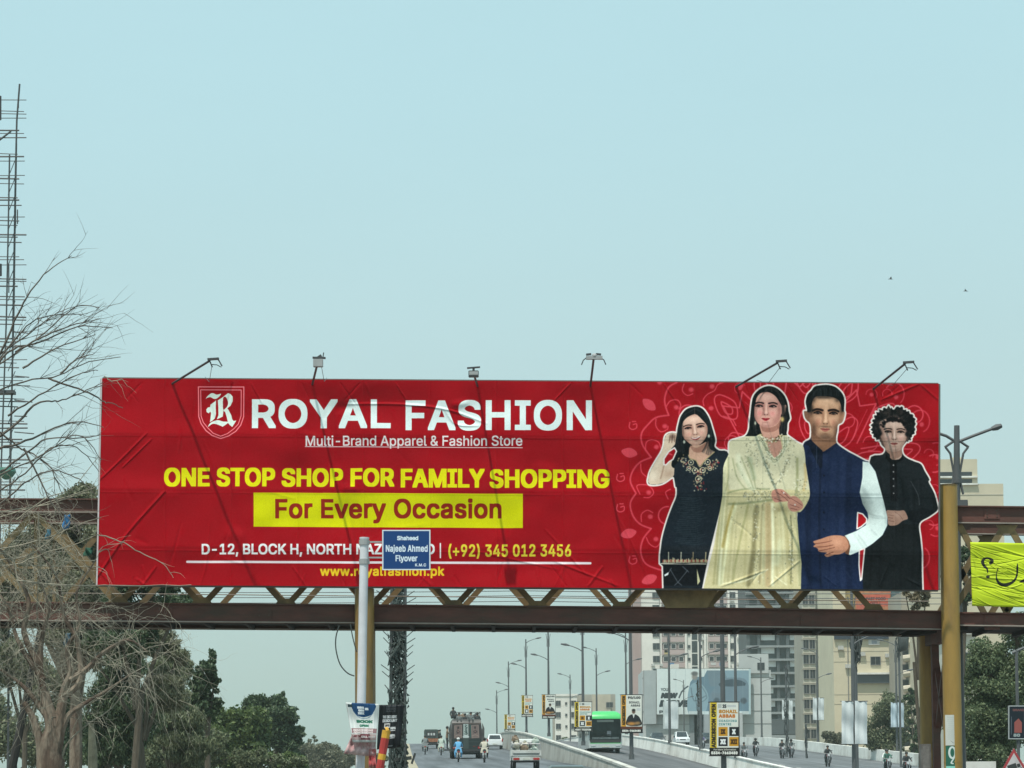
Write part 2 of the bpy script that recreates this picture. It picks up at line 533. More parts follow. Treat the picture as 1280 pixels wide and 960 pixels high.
def paint_banner():
    c=Canvas(0,0,BW,BH,4192,1032,(161,8,23),banner_warp)
    WHT=(226,240,238); YEL=(226,219,16); PK=(216,72,86)
    # --- ornament behind the family
    def M(P): return P
    L=lambda pts,w=2.1,a=0.9,sm=6,cl=False: c.line(pts,w,PK,a,sm,cl)
    sc=[[(846,478),(836,484),(831,497),(832,508),(836,519)],[(836,519),(820,522),(810,531),(802,542),(803,556),(814,572)],
        [(814,572),(800,578),(791,589),(788,602),(795,617)],[(795,617),(788,629),(791,644),(800,655),(814,661)],
        [(814,661),(804,674),(801,690),(808,705),(828,713)]]
    for p in sc: L(p,2.2)
    curls=[[(833,508),(838,501),(847,500),(851,506),(849,511)],[(820,524),(820,533),(826,540),(834,537),(835,533)],
           [(807,562),(808,553),(815,550),(823,553),(826,560)],[(801,580),(802,590),(808,596)],[(800,618),(796,608),(803,606),(812,608),(817,616),(812,622),(805,622)],
           [(802,652),(802,643),(809,638),(816,641)],[(808,672),(812,680),(820,684),(826,678)],[(855,480),(853,488),(859,494),(866,492)],
           [(880,507),(879,500),(884,493),(893,488),(897,481),(904,478)],[(904,520),(915,524),(920,532)],[(838,612),(832,616),(835,624)]]
    for p in curls: L(p,1.5)
    for x,y in ((845.5,509),(831,533),(820.5,559),(811,616),(813,646),(820,674),(864,487),(889,510),(824.5,478),(890,483),(926,482)):
        c.blob(x,y,3.3,3.0,PK,0.95,hard=2.5)
    for x,y,a in ((811.5,506),(787,566),(786,667),(812,723)) and ((811.5,506,0.75),(787,566,0.25),(786,667,-0.2),(812,724,-0.35)):
        dx,dy=math.cos(a),math.sin(a)
        p=[(x-10.5*dx,y-10.5*dy),(x-3*dx+5.6*dy,y-3*dy-5.6*dx),(x+5*dx+5*dy,y+5*dy-5*dx),(x+10*dx,y+10*dy),(x+3*dx-5.6*dy,y+3*dy+5.6*dx),(x-5*dx-5*dy,y-5*dy+5*dx)]
        c.poly(p,PK,0.95,smooth=5)
    for x,y in ((791.5,532),(776,597),(776,635),(791.5,700)):
        L([(x-4,y-4),(x-5,y+2),(x-1,y+5),(x+4,y+3),(x+4,y-2),(x,y-1)],1.6); L([(x-1,y-5),(x+3,y-5)],1.5)
    # inner flowers: petals round the centre, most of it behind the family
    cx,cy=1001.0,612.0
    for ring,(r0,r1,hw,n,ph) in enumerate(((62,112,13,12,0.13),(70,98,6,12,0.13),(120,158,12,16,0.05),(128,148,5,16,0.05),(36,60,8,10,0))):
        for k in range(n):
            a=2*math.pi*k/n+ph; ca,sa=math.cos(a),math.sin(a)
            rm=(r0+r1)/2
            pt=lambda r,t:(cx+r*ca-t*sa, cy+r*sa+t*ca)
            L([pt(r0,0),pt(rm-4,hw),pt(r1-5,hw*0.55),pt(r1,0),pt(r1-5,-hw*0.55),pt(rm-4,-hw)],1.8,0.9,5,True)
    for k in range(16):
        a=2*math.pi*(k+0.5)/16+0.05; r=148
        x,y=cx+r*math.cos(a),cy+r*math.sin(a); c.blob(x,y,2.6,2.6,PK,0.9,hard=2.5)
        L([(x+7*math.cos(t),y+7*math.sin(t)) for t in np.linspace(a-2.2,a+1.6,9)],1.3,0.65,3)
    for k in range(16):
        a=2*math.pi*k/16+.2; r=104; x,y=cx+r*math.cos(a),cy+r*math.sin(a); L([(x+9*math.cos(t),y+9*math.sin(t)) for t in np.linspace(a-2.4,a+2.4,10)],1.5,.85,3)
        r=170; x,y=cx+r*math.cos(a),cy+r*math.sin(a); L([(x+11*math.cos(t),y+11*math.sin(t)) for t in np.linspace(a-1.9,a+1.9,10)],1.9,.9,3)
    for k in range(10):           # star of straight sepals
        a=2*math.pi*k/10+0.3; ca,sa=math.cos(a),math.sin(a)
        pt=lambda r,t:(cx+r*ca-t*sa, cy+r*sa+t*ca)
        L([pt(88,24),pt(142,15),pt(128,0),pt(142,-15),pt(88,-24)],2.0,0.9,0)
        L([pt(88,17),pt(130,10)],1.1,0.6,0)
    for t0 in np.linspace(-1.25,1.25,9):            # scallops on the right
        x,y=cx+176*math.cos(t0*0.9),cy+160*math.sin(t0*0.9)
        L([(x+12*math.cos(t),y+14*math.sin(t)) for t in np.linspace(t0-1.6,t0+1.8,10)],1.9,0.7,3)
        c.blob(x+2,y+4,3,3,PK,0.9,hard=2.5)
        L([(x-9+6*math.cos(t),y+6*math.sin(t)) for t in np.linspace(t0-2.6,t0+1.0,8)],1.3,0.7,3)
    # --- shield and blackletter R
    z=lambda P:[(240+x/11.3,475+y/11.3) for x,y in P]
    for k,w in ((0,1.3),(1,1.1)):
        i=k*32
        c.line(z([(92+i,100+i*1.3),(733-i*1.15,100+i*1.3),(730-i*1.15,520-i*0.3),(690-i*1.1,640-i*.4),(620-i,730-i),(520-i*.5,795-i),(408,832-i),(290+i*.4,790-i),(200+i,720-i),(130+i,620-i*.5),(97+i,520-i*0.3)]),w,(240,130,140),1.0,closed=True)
    W2=(225,238,228)
    c.poly(z([(195,272),(215,235),(262,195),(300,188),(350,208),(408,196),(395,225),(352,262),(310,268),(262,245),(215,255)]),W2,smooth=4)
    c.poly(z([(340,285),(330,300),(262,350),(258,385),(225,390),(203,420),(208,455),(235,475),(258,450),(270,470),(262,560),(254,600),(290,580),(325,545),(340,480),(336,400)]),W2)
    c.poly(z([(365,290),(440,240),(510,186),(545,200),(575,235),(575,300),(545,365),(500,400),(520,430),(556,500),(570,560),(590,582),(628,575),(570,668),(535,640),(510,610),(490,520),(470,460),(445,430),(436,520),(352,560),(375,500),(372,380)]),W2)
    c.poly(z([(440,260),(470,238),(492,262),(510,320),(500,370),(470,405),(440,415)]),(150,22,34),smooth=3)
    c.poly(z([(228,668),(262,610),(330,578),(380,572),(440,590),(500,592),(515,606),(440,662),(415,655),(350,630),(290,625)]),W2,smooth=3)
    # --- lettering
    c.text('ROYAL',315,498.6,488.5,536,WHT,offset=0.022,space=1.05)
    c.text('FASHION',507,499.8,740,538.6,WHT,offset=0.022,space=1.05)
    c.text('Multi-Brand Apparel & Fashion Store',382,544.6,653,560.9,(236,226,226),offset=0.014)
    c.line([(381.5,558.3),(653,560)],0.9,(232,215,218))
    c.text('ONE STOP',205,584.6,344,608.6,YEL,offset=0.022,space=1.03,edge=0.65)
    c.text('SHOP FOR',352,585.2,493,609,YEL,offset=0.022,space=1.03,edge=0.65)
    c.text('FAMILY',501,586,606,609.8,YEL,offset=0.022,space=1.03,edge=0.65)
    c.text('SHOPPING',612,586.6,762,610.6,YEL,offset=0.022,space=1.03,edge=0.65)
    c.poly([(317,616),(653.6,617.6),(653.6,660.2),(317,658.4)],(216,214,6))
    c.text('For Every Occasion',344,623.2,627,654.4,(150,36,22),offset=0.024,space=1.03)
    c.text('D-12, BLOCK H, NORTH NAZIMABAD',252,679.6,543.5,695.8,(238,236,236),offset=0.022,space=1.0)
    c.line([(550.5,679.5),(550.5,697)],1.6,(238,236,236))
    c.text('(+92) 345 012 3456',560.5,679.8,714,698.4,(232,212,62),offset=0.022,space=1.04)
    c.line([(234,702),(738,704)],2.9,(240,226,230))
    c.text('www.royalfashion.pk',400,707.5,555.5,722.6,(232,196,40),offset=0.02,space=1.04)

    # --- the family
    g1=lambda P:[(800+x/8.0,495+y/8.0) for x,y in P]
    g2=lambda P:[(800+x/7.38,610+y/7.38) for x,y in P]
    w1=lambda P:[(910+x/8.727,475+y/8.727) for x,y in P]
    w2=lambda P:[(900+x/5.65,570+y/5.65) for x,y in P]
    m1=lambda P:[(990+x/8.727,475+y/8.727) for x,y in P]
    m2=lambda P:[(990+x/5.65,570+y/5.65) for x,y in P]
    b1=lambda P:[(1070+x/8.727,495+y/8.727) for x,y in P]
    b2=lambda P:[(1060+x/6.857,600+y/6.857) for x,y in P]
    GIRL=g1([(245,430),(262,392),(300,372),(345,370),(368,376),(375,330),(388,270),(410,200),(460,135),(530,108),(590,108),(640,140),(690,220),(722,320),(752,440),(745,505),(790,545),(890,590),(900,960)])+g2([(740,200),(640,600),(560,897),(220,897),(214,720),(186,695),(186,620),(200,500),(222,400),(262,270),(300,170),(336,80),(338,0)])+g1([(355,910),(345,850),(328,812),(240,870),(170,890),(100,888),(80,860),(85,820),(105,750),(160,650),(215,560),(238,490)])
    GH=g1([(240,690),(240,630),(285,560),(345,520),(365,555),(330,635),(290,660),(262,690)])
    WOM=w1([(185,615),(225,550),(235,470),(248,350),(268,200),(310,130),(370,85),(440,65),(510,80),(570,120),(620,180),(650,260),(660,340),(675,420),(650,470),(645,540),(640,600),(700,650),(760,690),(815,720),(836,800),(846,900)])+w2([(600,30),(615,120),(632,240),(630,300),(600,360),(570,395),(545,405),(550,480),(560,620),(577,760),(570,922)])+[(877,733),(893,680),(903,620),(904,585),(911,567),(912,553),(921,549)]
    MAN=m1([(165,335),(150,240),(170,160),(215,110),(240,75),(290,58),(380,52),(450,65),(500,95),(550,150),(572,220),(568,330),(576,352),(570,400),(548,460),(502,490),(492,560),(478,640),(495,700),(600,775),(700,828),(800,882)])+m2([(545,45),(590,110),(620,220),(650,330),(674,430),(674,490),(640,560),(570,620),(500,665),(480,670),(492,760),(505,922),(20,922),(40,400),(100,300),(95,60)])+m1([(120,712),(190,650),(205,610),(205,520),(190,465),(160,440),(138,400),(132,340)])
    BOY=b1([(320,580),(280,535),(262,490),(215,470),(182,420),(170,380),(172,320),(190,260),(215,205),(250,165),(300,140),(360,118),(400,142),(480,113),(530,150),(570,170),(620,215),(645,270),(640,340),(638,400),(605,440),(592,482),(550,500),(510,550),(500,590),(515,640),(560,680),(640,715),(710,745),(750,820),(800,910)])+b2([(690,20),(735,110),(762,200),(768,258),(700,312),(613,372),(620,500),(632,640),(638,927),(60,927),(140,600),(330,300)])+b1([(150,720),(290,640)])
    GIRL,WOM,MAN,BOY=[[(x,y+12 if y>727 else y) for x,y in p] for p in (GIRL,WOM,MAN,BOY)]
    def smooth(p,lim=690):
        out=[]; N=len(p)
        for i in range(N):
            a,b=p[i],p[(i+1)%N]
            if max(a[1],b[1])>lim or math.hypot(a[0]-b[0],a[1]-b[1])>34: out.append(a)
            else: out+=catmull([p[i-1],a,b,p[(i+2)%N]],4,True)[4:8]
        return out
    bc=[]
    for i,(x,y) in enumerate(smooth(BOY)):
        if y<553 and 1085<x<1146: k_=1.3*math.sin(i*1.9)+.5*math.sin(i*4.3); cx_,cy_=1116.5,533; d_=math.hypot(x-cx_,y-cy_); x+=k_*(x-cx_)/d_; y+=k_*(y-cy_)/d_
        bc.append((x,y))
    BOY=bc; GIRL,WOM,MAN=[smooth(p) for p in (GIRL,WOM,MAN)]
    for p in (BOY,MAN,GIRL,WOM): c.line(p,4.0,(236,226,220),closed=True)
    sil={k:c.fullmask([p]) for k,p in (('b',BOY),('m',MAN),('g',GIRL),('w',WOM))}
    GA=c.fullmask([GIRL],[GH])
    def fill(m,col): c.a[:]=c.a*(1-m[...,None])+np.array(col,np.float32)/255*m[...,None]
    prg=random.Random(5)
    def face_common(cx,cy,w,h,skin,dark,light,blush,rot,clip,eye,brow,mouth,lip,gaze=0,smile=0.0,male=False,bd=0.0):
        """soft modelling of a face: forehead, cheeks, jaw shade, nose, eyes, brows, mouth"""
        ca,sa=math.cos(rot),math.sin(rot)
        q=lambda u,v:(cx+u*w*ca-v*h*sa, cy+u*w*sa+v*h*ca)
        B=lambda u,v,ru,rv,col,a,hd=1.0: c.blob(*q(u,v),ru*w,rv*h,col,a,rot,clip,hd)
        B(0.05,-0.62,.5,.26,light,.5); B(-.5,.18,.26,.2,light,.35); B(.52,.18,.24,.2,light,.4)
        B(-.98,.15,.2,.8,dark,.75); B(.98,.1,.16,.8,dark,.6); B(-.75,.72,.25,.35,dark,.6); B(.72,.76,.25,.3,dark,.5)
        B(0,1.0,.55,.14,dark,.5); B(-.46,.3,.2,.15,blush,.5); B(.5,.3,.2,.15,blush,.45)
        for sx in (-.50,.50):
            ic=-1 if sx>0 else 1                                          # towards the nose
            B(sx,-.12,.26,.15,dark,.75 if male else .55)                   # socket
            B(sx+ic*.22,-.16,.10,.16,dark,.55)
            c.poly([q(sx-.22,-.085),q(sx-.06,-.13),q(sx+.08,-.13),q(sx+.22,-.085),q(sx+.06,-.05),q(sx-.08,-.05)],(196,180,170) if not male else (150,128,116),.8,3,clip)
            B(sx+gaze,-.095,.10,.062,eye,1.0,2.2); B(sx+gaze+.025,-.11,.02,.015,(235,235,235),.7,2)
            c.line([q(sx-.24,-.075),q(sx-.07,-.135),q(sx+.09,-.135),q(sx+.25,-.075)],w*.085,eye,1,4,clip=clip,soft=.06)
            c.line([q(sx-.20,-.065),q(sx,-.035),q(sx+.20,-.065)],w*.045,eye,.6,4,clip=clip,soft=.1)
            c.line([q(sx-.2,-.175),q(sx,-.19),q(sx+.22,-.165)],w*.03,dark,.6,4,clip=clip,soft=.15)
            y0=-.275+bd
            pts=[q(sx-.31,y0+(.055 if sx<0 else .03)),q(sx-.10,y0-.005),q(sx+.10,y0-.005),q(sx+.31,y0+(.055 if sx>0 else .03))]
            c.line(pts,w*brow*1.5,eye,.9,4,clip=clip,soft=.12)
        B(-.15,.08,.08,.26,dark,.6); B(.14,.12,.05,.2,dark,.35); B(.02,.05,.06,.28,light,.7); B(.01,.26,.12,.07,light,.6); B(-.19,.30,.05,.06,dark,.6); B(.19,.30,.05,.06,dark,.55)
        c.line([q(-.24,.36),q(-.42,.56)],w*.05,dark,.35,0,clip=clip,soft=.4); c.line([q(.24,.36),q(.42,.56)],w*.05,dark,.35,0,clip=clip,soft=.4)
        B(.0,-.95,.8,.16,dark,.45)
        B(0,.38,.2,.045,dark,.65); B(-.1,.37,.04,.03,eye,.55,2); B(.12,.37,.04,.03,eye,.55,2)
        mw=mouth; s=smile
        c.poly([q(-mw,.60-s*.4),q(-mw*.4,.555),q(0,.575),q(mw*.4,.555),q(mw,.60-s*.4),q(mw*.5,.69),q(0,.72),q(-mw*.5,.69)],lip,.9,3,clip)
        c.line([q(-mw,.60-s*.4),q(-mw*.4,.615+s*.1),q(0,.625+s*.2),q(mw*.4,.615+s*.1),q(mw,.60-s*.4)],w*.035,(70,25,28),.8,4,clip=clip)
        B(0,.80,.2,.035,dark,.5); B(0,.92,.16,.07,light,.3)
        if male:
            B(0,.50,.34,.05,(66,50,44),.6); B(0,.93,.5,.14,(66,50,44),.55); B(-.72,.62,.18,.34,(66,50,44),.6); B(.74,.62,.18,.34,(66,50,44),.5); B(-.5,.42,.14,.2,dark,.4); B(.55,.42,.12,.18,dark,.35)
    # ---- boy in the black kurta
    m=sil['b']; fill(m,(34,38,40))
    ch=m
    c.poly(b1([(250,300),(265,430),(300,520),(330,600),(370,640),(380,690),(470,690),(505,640),(500,570),(545,480),(560,360),(540,280),(450,240),(330,250)]),(190,160,146),1,4,ch)
    c.poly(b1([(325,590),(370,640),(375,690),(410,695),(470,670),(505,640),(505,580),(470,600),(400,610)]),(148,114,100),.8,3,ch)
    face_common(1070+417/8.727,495+408/8.727,140/8.727,182/8.727,(190,160,146),(128,98,88),(222,196,184),(196,140,132),0.02,ch,(35,28,28),.05,.28,(150,92,86),0,-.04)
    for k in range(95):
        a=prg.uniform(math.pi*0.80,math.pi*2.2); r=prg.uniform(0.72,1.03)
        x,y=1070+(405+225*r*math.cos(a))/8.727, 495+(330+195*r*math.sin(a))/8.727
        c.blob(x,y,3.1,2.8,(24,26,28) if prg.random()<.75 else (58,52,50),.95,prg.random()*3,ch,1.6)
    for k in range(40):
        x,y=1070+prg.uniform(200,600)/8.727,495+prg.uniform(130,215)/8.727
        L2=[(x,y),(x+prg.uniform(-3,3),y+1.5),(x+prg.uniform(-3,3),y+4)]
        c.line(L2,.6,(70,64,60) if k%2 else (14,16,18),.6,4,clip=ch)
    for k in range(70):
        a=prg.uniform(3.35,6.05); x,y=1070+(412+prg.uniform(118,168)*math.cos(a))/8.727, 495+(372+prg.uniform(100,140)*math.sin(a))/8.727
        c.blob(x,y,prg.uniform(1.2,2.2),prg.uniform(1.1,1.8),(24,24,26),.9,prg.random()*3,ch,1.8)
    for k in range(80):
        a=prg.uniform(math.pi*.85,math.pi*2.15); r=prg.uniform(.55,1.0); x,y=1070+(405+225*r*math.cos(a))/8.727, 495+(320+185*r*math.sin(a))/8.727; t0=prg.uniform(0,6.28); rr_=prg.uniform(.8,1.7)
        if (x-1117)**2/15**2+(y-541)**2/20**2<1: continue
        c.line([(x+rr_*math.cos(t0+j),y+rr_*math.sin(t0+j)) for j in (0,.8,1.6,2.4)],.45,prg.choice(((66,62,58),(84,76,66),(46,48,50))),.6,3,clip=ch,soft=.15)
    c.poly(b1([(150,720),(290,640),(330,630),(400,700),(480,690),(520,640),(560,680),(700,745),(830,960),(850,1400),(150,1400)]),(38,43,46),1,0,ch)
    c.poly(b1([(330,632),(350,660),(400,705),(470,692),(515,648),(520,690),(440,735),(380,735),(320,680)]),(24,26,28),1,0,ch)
    c.poly(b1([(372,735),(445,735),(450,960),(452,1150),(380,1150),(370,960)]),(28,28,31),.9,0,ch)
    for yy in (755,828,905,985,1065): c.blob(1070+410/8.727,495+yy/8.727,.9,.9,(190,190,190),.9,clip=ch,hard=2)
    for x in (1090,1101,1128,1142,1150): c.line([(x,600),(x+1,650),(x-2,733)],2.2,(20,22,25),.35,4,clip=ch,soft=.8)
    for x,yy in ((1118,640),(1136,640),(1148,655)): c.line([(x,600),(x+4,yy)],2.5,(56,60,64),.35,4,clip=ch,soft=.9)
    c.line(b2([(540,15),(600,130),(612,215)]),1.2,(80,84,88),.7,3,clip=ch)
    c.poly(b2([(325,270),(380,262),(440,265),(480,262),(505,300),(512,335),(470,350),(430,382),(390,392),(345,380)]),(160,128,114),1,3,ch)
    for p in ([(400,275),(440,300),(470,340)],[(345,320),(385,330)],[(350,350),(395,358)],[(350,300),(395,308)]): c.line(b2(p),.7,(105,76,68),.8,3,clip=ch)
    c.blob(1060+420/6.857,600+300/6.857,5,3,(190,160,146),.5,clip=ch)
    c.poly(b2([(500,270),(640,240),(760,265),(700,312),(613,372),(520,345)]),(30,34,38),1,0,ch)
    # ---- man in the navy waistcoat
    m=sil['m']; fill(m,(36,48,74)); ch=m
    c.poly(m1([(195,330),(190,470),(215,560),(215,660),(330,785),(480,690),(476,630),(500,500),(545,440),(560,330),(530,230),(470,180),(260,180)]),(196,156,128),1,4,ch)
    c.poly(m1([(205,520),(260,600),(340,655),(430,640),(485,560),(476,640),(480,690),(335,785),(215,660)]),(142,104,82),.85,3,ch)
    c.poly(m1([(132,340),(160,335),(185,350),(190,465),(160,440),(138,400)]),(130,96,78),1,3,ch)
    c.poly(m1([(530,340),(576,350),(570,400),(548,460),(515,480),(520,400)]),(190,148,122),1,3,ch)
    face_common(990+366/8.727,475+382/8.727,172/8.727,256/8.727,(196,156,128),(132,94,76),(226,188,160),(200,130,112),0.03,ch,(30,24,24),.095,.30,(176,108,98),0,.0,True,.045)
    c.poly(m1([(165,345),(150,240),(170,160),(215,110),(240,75),(290,58),(380,52),(450,65),(500,95),(550,150),(572,220),(566,330),(545,340),(535,280),(515,225),(480,200),(420,180),(330,175),(260,180),(235,200),(215,270),(205,340),(185,350)]),(22,28,30),1,3,ch)
    for x,y,rx,ry in ((208,330,3.2,5.5),(205,300,3,5),(545,320,2.6,5),(232,215,3,3.5),(300,185,8,2.2),(400,185,9,2.2),(500,215,4,3)): c.blob(990+x/8.727,475+y/8.727,rx,ry,(34,34,34),.62,0,ch)
    for k in range(44):
        x=prg.uniform(200,520); c.line(m1([(x,70+abs(x-360)*.35),(x+12,120),(x+10,170)]),.6,(48,54,56),.5,4,clip=ch)
    c.poly(m1([(120,712),(195,650),(335,790),(490,690),(505,705),(700,828),(800,882),(775,960),(775,1350),(100,1350)]),(38,50,76),1,0,ch)
    c.poly(m1([(120,712),(195,650),(330,772),(335,795),(330,960),(300,960),(180,720)]),(28,36,52),1,0,ch)
    c.poly(m1([(335,795),(480,690),(500,705),(440,760),(355,805)]),(30,40,64),1,0,ch)
    c.line(m1([(268,730),(268,960)]),.7,(86,98,120),.6,clip=ch)
    for x,cc,a in ((1026,(22,28,44),.6),(1012,(26,34,52),.4),(1062,(30,40,62),.5),(1054,(50,62,92),.4),(1042,(46,58,88),.35)): c.line([(x,575),(x-2,650),(x,735)],2.0 if a>.5 else 7,cc,a,4,clip=ch,soft=.8)
    for yy in (140,260,400,520): c.blob(990+225/5.65,570+yy/5.65,1.2,1.2,(20,24,38),.9,clip=ch,hard=2)
    sleeve=m2([(500,38),(545,45),(590,110),(620,220),(650,330),(674,430),(674,490),(640,560),(570,620),(500,665),(410,702),(385,690),(400,640),(370,565),(455,530),(520,490),(540,440),(535,400),(500,340),(478,260),(498,150)])
    c.poly(sleeve,(214,226,222),1,0,ch)
    sm=c.fullmask([sleeve])
    for p,w,a in (([(478,260),(540,400),(640,430)],1.2,.6),([(560,430),(600,440),(660,440)],1.0,.6),([(470,560),(500,600),(530,640)],1.5,.35),([(560,520),(600,560)],1.5,.35),([(500,230),(560,330)],5,.5),([(490,300),(530,400)],8,.55),([(650,330),(672,480)],3,.4),([(380,570),(410,640)],2,.4)):
        c.line(m2(p),w,(140,152,152),a,4,clip=sm,soft=.4+w*.25)
    c.blob(990+520/5.65,570+350/5.65,7,16,(150,156,150),.6,-.4,sm)
    c.blob(990+580/5.65,570+200/5.65,7,20,(232,242,238),.5,.2,sm)
    c.poly(m2([(370,560),(400,600),(412,640),(400,700),(375,690),(365,640)]),(120,84,66),1,0,ch)
    c.poly(m2([(150,605),(200,588),(270,565),(330,562),(375,575),(400,625),(385,670),(340,695),(300,700),(250,715),(228,700),(245,685),(190,678),(180,655),(150,640),(165,625)]),(186,134,110),1,3,ch)
    for p in ([(155,622),(230,612),(280,600)],[(165,645),(230,642),(290,630)],[(190,672),(250,660),(300,648)],[(240,700),(290,680)]): c.line(m2(p),.8,(104,62,52),.85,3,clip=ch)
    c.blob(990+320/5.65,570+610/5.65,7,5,(214,164,138),.55,clip=ch)
    h1=m2([(465,400),(500,410),(530,445),(525,470),(490,500),(460,515)])
    h2=m2([(475,668),(512,655),(505,740),(492,870),(484,880),(474,770)])
    for h in (h1,h2):
        c.poly(h,(176,24,36)); c.line(h,1.7,(236,228,224),closed=True)
    # ---- girl in the dark embroidered kameez
    m=GA; fill(m,(38,44,50)); ch=m
    arm=g1([(245,430),(262,392),(300,372),(345,370),(372,380),(362,470),(330,510),(270,580),(240,640),(245,700),(330,640),(345,700),(340,790),(328,812),(240,870),(170,890),(100,888),(80,860),(85,820),(105,750),(160,650),(215,560),(238,490)])
    c.poly(arm,(206,186,166),1,0,ch)
    am=c.fullmask([arm],[GH])*ch
    c.line(g1([(240,690),(225,760),(205,830)]),1.6,(150,120,104),.75,4,clip=am,soft=.5); c.blob(*g1([(290,780)])[0],7,5,(176,146,128),.6,clip=am)
    c.blob(*g1([(130,800)])[0],6,7,(226,214,196),.6,clip=am); c.blob(*g1([(200,640)])[0],3,10,(228,216,198),.6,.5,clip=am)
    for p in ([(300,400),(290,470)],[(325,390),(318,470)],[(350,395),(345,460)]): c.line(g1(p),1.0,(128,92,80),.8,3,clip=am)
    c.blob(*g1([(322,410)])[0],3.4,4,(70,48,44),.7,clip=am)
    # hair behind
    c.poly(g1([(368,380),(388,270),(410,200),(460,135),(530,108),(590,108),(640,140),(690,220),(722,320),(752,440),(745,505),(760,545),(700,540),(660,480),(520,500),(500,600),(400,640),(350,720),(315,700),(325,640),(365,560),(350,500)]),(24,30,33),1,3,ch)
    c.poly(g1([(505,500),(490,580),(500,625),(560,640),(600,705),(650,640),(740,565),(700,530),(670,460),(600,490)]),(196,158,138),1,3,ch)
    c.poly(g1([(500,490),(560,520),(640,480),(680,450),(690,500),(620,560),(540,560)]),(150,108,94),.7,3,ch)
    c.poly(g1([(425,280),(428,400),(470,455),(530,495),(590,490),(640,445),(672,380),(672,300),(625,240),(575,190),(545,180),(470,215)]),(208,172,154),1,4,ch)
    fm=c.fullmask([catmull(g1([(425,280),(428,400),(470,455),(530,495),(590,490),(640,445),(672,380),(672,300),(625,240),(575,190),(545,180),(470,215)]),4)])*ch
    face_common(800+545/8,495+328/8,128/8,160/8,(208,172,154),(146,104,92),(236,206,190),(206,140,128),-0.13,fm,(30,22,24),.05,.36,(150,50,54),0,.10)
    c.line(g1([(522,421),(557,427),(594,408)]),1.4,(236,228,220),.85,3,clip=fm,soft=.12)
    c.poly(g1([(410,300),(430,240),(480,200),(545,178),(550,110),(460,135),(410,200),(390,290)]),(22,28,31),1,0,ch)
    c.poly(g1([(545,178),(550,110),(620,125),(690,220),(715,320),(690,330),(665,285),(630,235),(580,190)]),(22,28,31),1,0,ch)
    c.line(g1([(548,112),(548,178)]),.7,(96,84,78),.9,clip=ch)
    for k in range(26):
        a=prg.uniform(0,1); x=prg.choice((380,395,410,430,700,715,730)); c.line(g1([(x,260+a*60),(x+prg.uniform(-8,10),420),(x+prg.uniform(-20,25),560)]),.5,(52,58,60),.5,4,clip=ch)
    for k in range(70):
        sd=prg.choice((-1,1)); f=prg.random()
        p=[(548+sd*6,112+f*20),(548+sd*(60+70*f),150+60*f),(548+sd*(125+45*f),300+30*f),(548+sd*(120+60*f),460),(548+sd*(70+120*f)-(0 if sd>0 else 20),560+60*f)]
        c.line(g1(p),.35,prg.choice(((58,64,66),(44,50,52),(14,18,20))),.55,4,clip=sil['g']*(1-fm*.85),soft=.2)
    for x,y in ((442,460),(688,402)): c.blob(*g1([(x,y)])[0],1.5,2.2,(200,205,190),.95,clip=ch,hard=2)
    # kameez
    c.poly(g1([(345,700),(400,640),(480,590),(500,625),(560,640),(600,705),(650,640),(745,560),(790,545),(890,590),(900,1500),(200,1500),(340,850)]),(36,44,52),1,0,ch)
    for k in range(26):
        t=k/26; x0=800+prg.uniform(330,430)/7.38; yy=622+k*2.3
        c.line([(x0-t*5,yy),(x0+18,yy+1.2),(x0+26,yy)],.6,(66,82,86),.55,3,clip=ch)
    GLD=[(198,184,146),(160,142,110),(150,50,52),(220,214,190)]
    for k in range(150):
        t=prg.random(); side=prg.choice((-1,1)); sp=prg.gauss(0,1)
        if t<.6: x=600+side*(40+t*260)+sp*14; y=740-t*180+prg.gauss(0,22)+10
        else: x=588+sp*28; y=prg.uniform(730,950)
        c.blob(*g1([(x,y)])[0],.95,.8,GLD[prg.randrange(4)],.8,prg.random()*3,ch,1.5)
    for x,y,r in ((510,665,26),(678,660,26),(550,745,26),(628,742,26),(585,832,30),(490,725,20),(700,725,20)):
        c.line(g1([(x+r*math.cos(t),y+r*math.sin(t)) for t in np.linspace(0,6.28,10)]),.9,(214,204,170),.9,3,clip=ch); c.blob(*g1([(x,y)])[0],1.1,1.1,(220,214,190),.95,clip=ch,hard=2)
    c.line(g1([(485,590),(500,625),(560,645),(600,710),(650,645),(745,560)]),1.1,(176,160,120),.9,3,clip=ch)
    for k in range(34):
        x=215+k*12.5; h=prg.uniform(10,46) if k%9!=4 else 95
        c.line(g2([(x,690),(x+prg.uniform(-6,6),690-h)]),1.2,GLD[prg.choice((0,1,3))],.8,clip=ch)
        c.blob(*g2([(x,672)])[0],1.3,1.6,GLD[2] if k%3==0 else GLD[0],.8,clip=ch,hard=1.5)
    c.line(g2([(195,697),(300,700),(400,706),(500,700),(610,702)]),1.3,(214,206,190),.9,3,clip=ch)
    c.poly(g2([(200,703),(620,706),(560,900),(205,900)]),(26,29,34),1,0,ch)
    for p in ([(280,750),(350,870)],[(440,760),(350,870)],[(395,725),(450,775)],[(290,740),(260,790)],[(350,870),(320,897)],[(350,870),(385,897)]): c.line(g2(p),1.1,(92,98,104),.8,clip=ch)
    c.poly(g2([(225,800),(265,775),(262,800),(230,815)]),(214,220,220),1,0,ch)
    c.poly(g2([(525,740),(555,860),(530,897)]),(190,186,150),1,0,ch)
    # ---- woman in the pale embroidered dress
    m=sil['w']; fill(m,(203,193,152)); ch=m
    c.poly(w1([(185,615),(225,550),(235,470),(248,350),(268,200),(310,130),(370,85),(440,65),(510,80),(570,120),(620,180),(650,260),(660,340),(675,420),(650,470),(645,540),(640,605),(560,600),(350,590),(300,620)]),(24,30,32),1,2,ch)
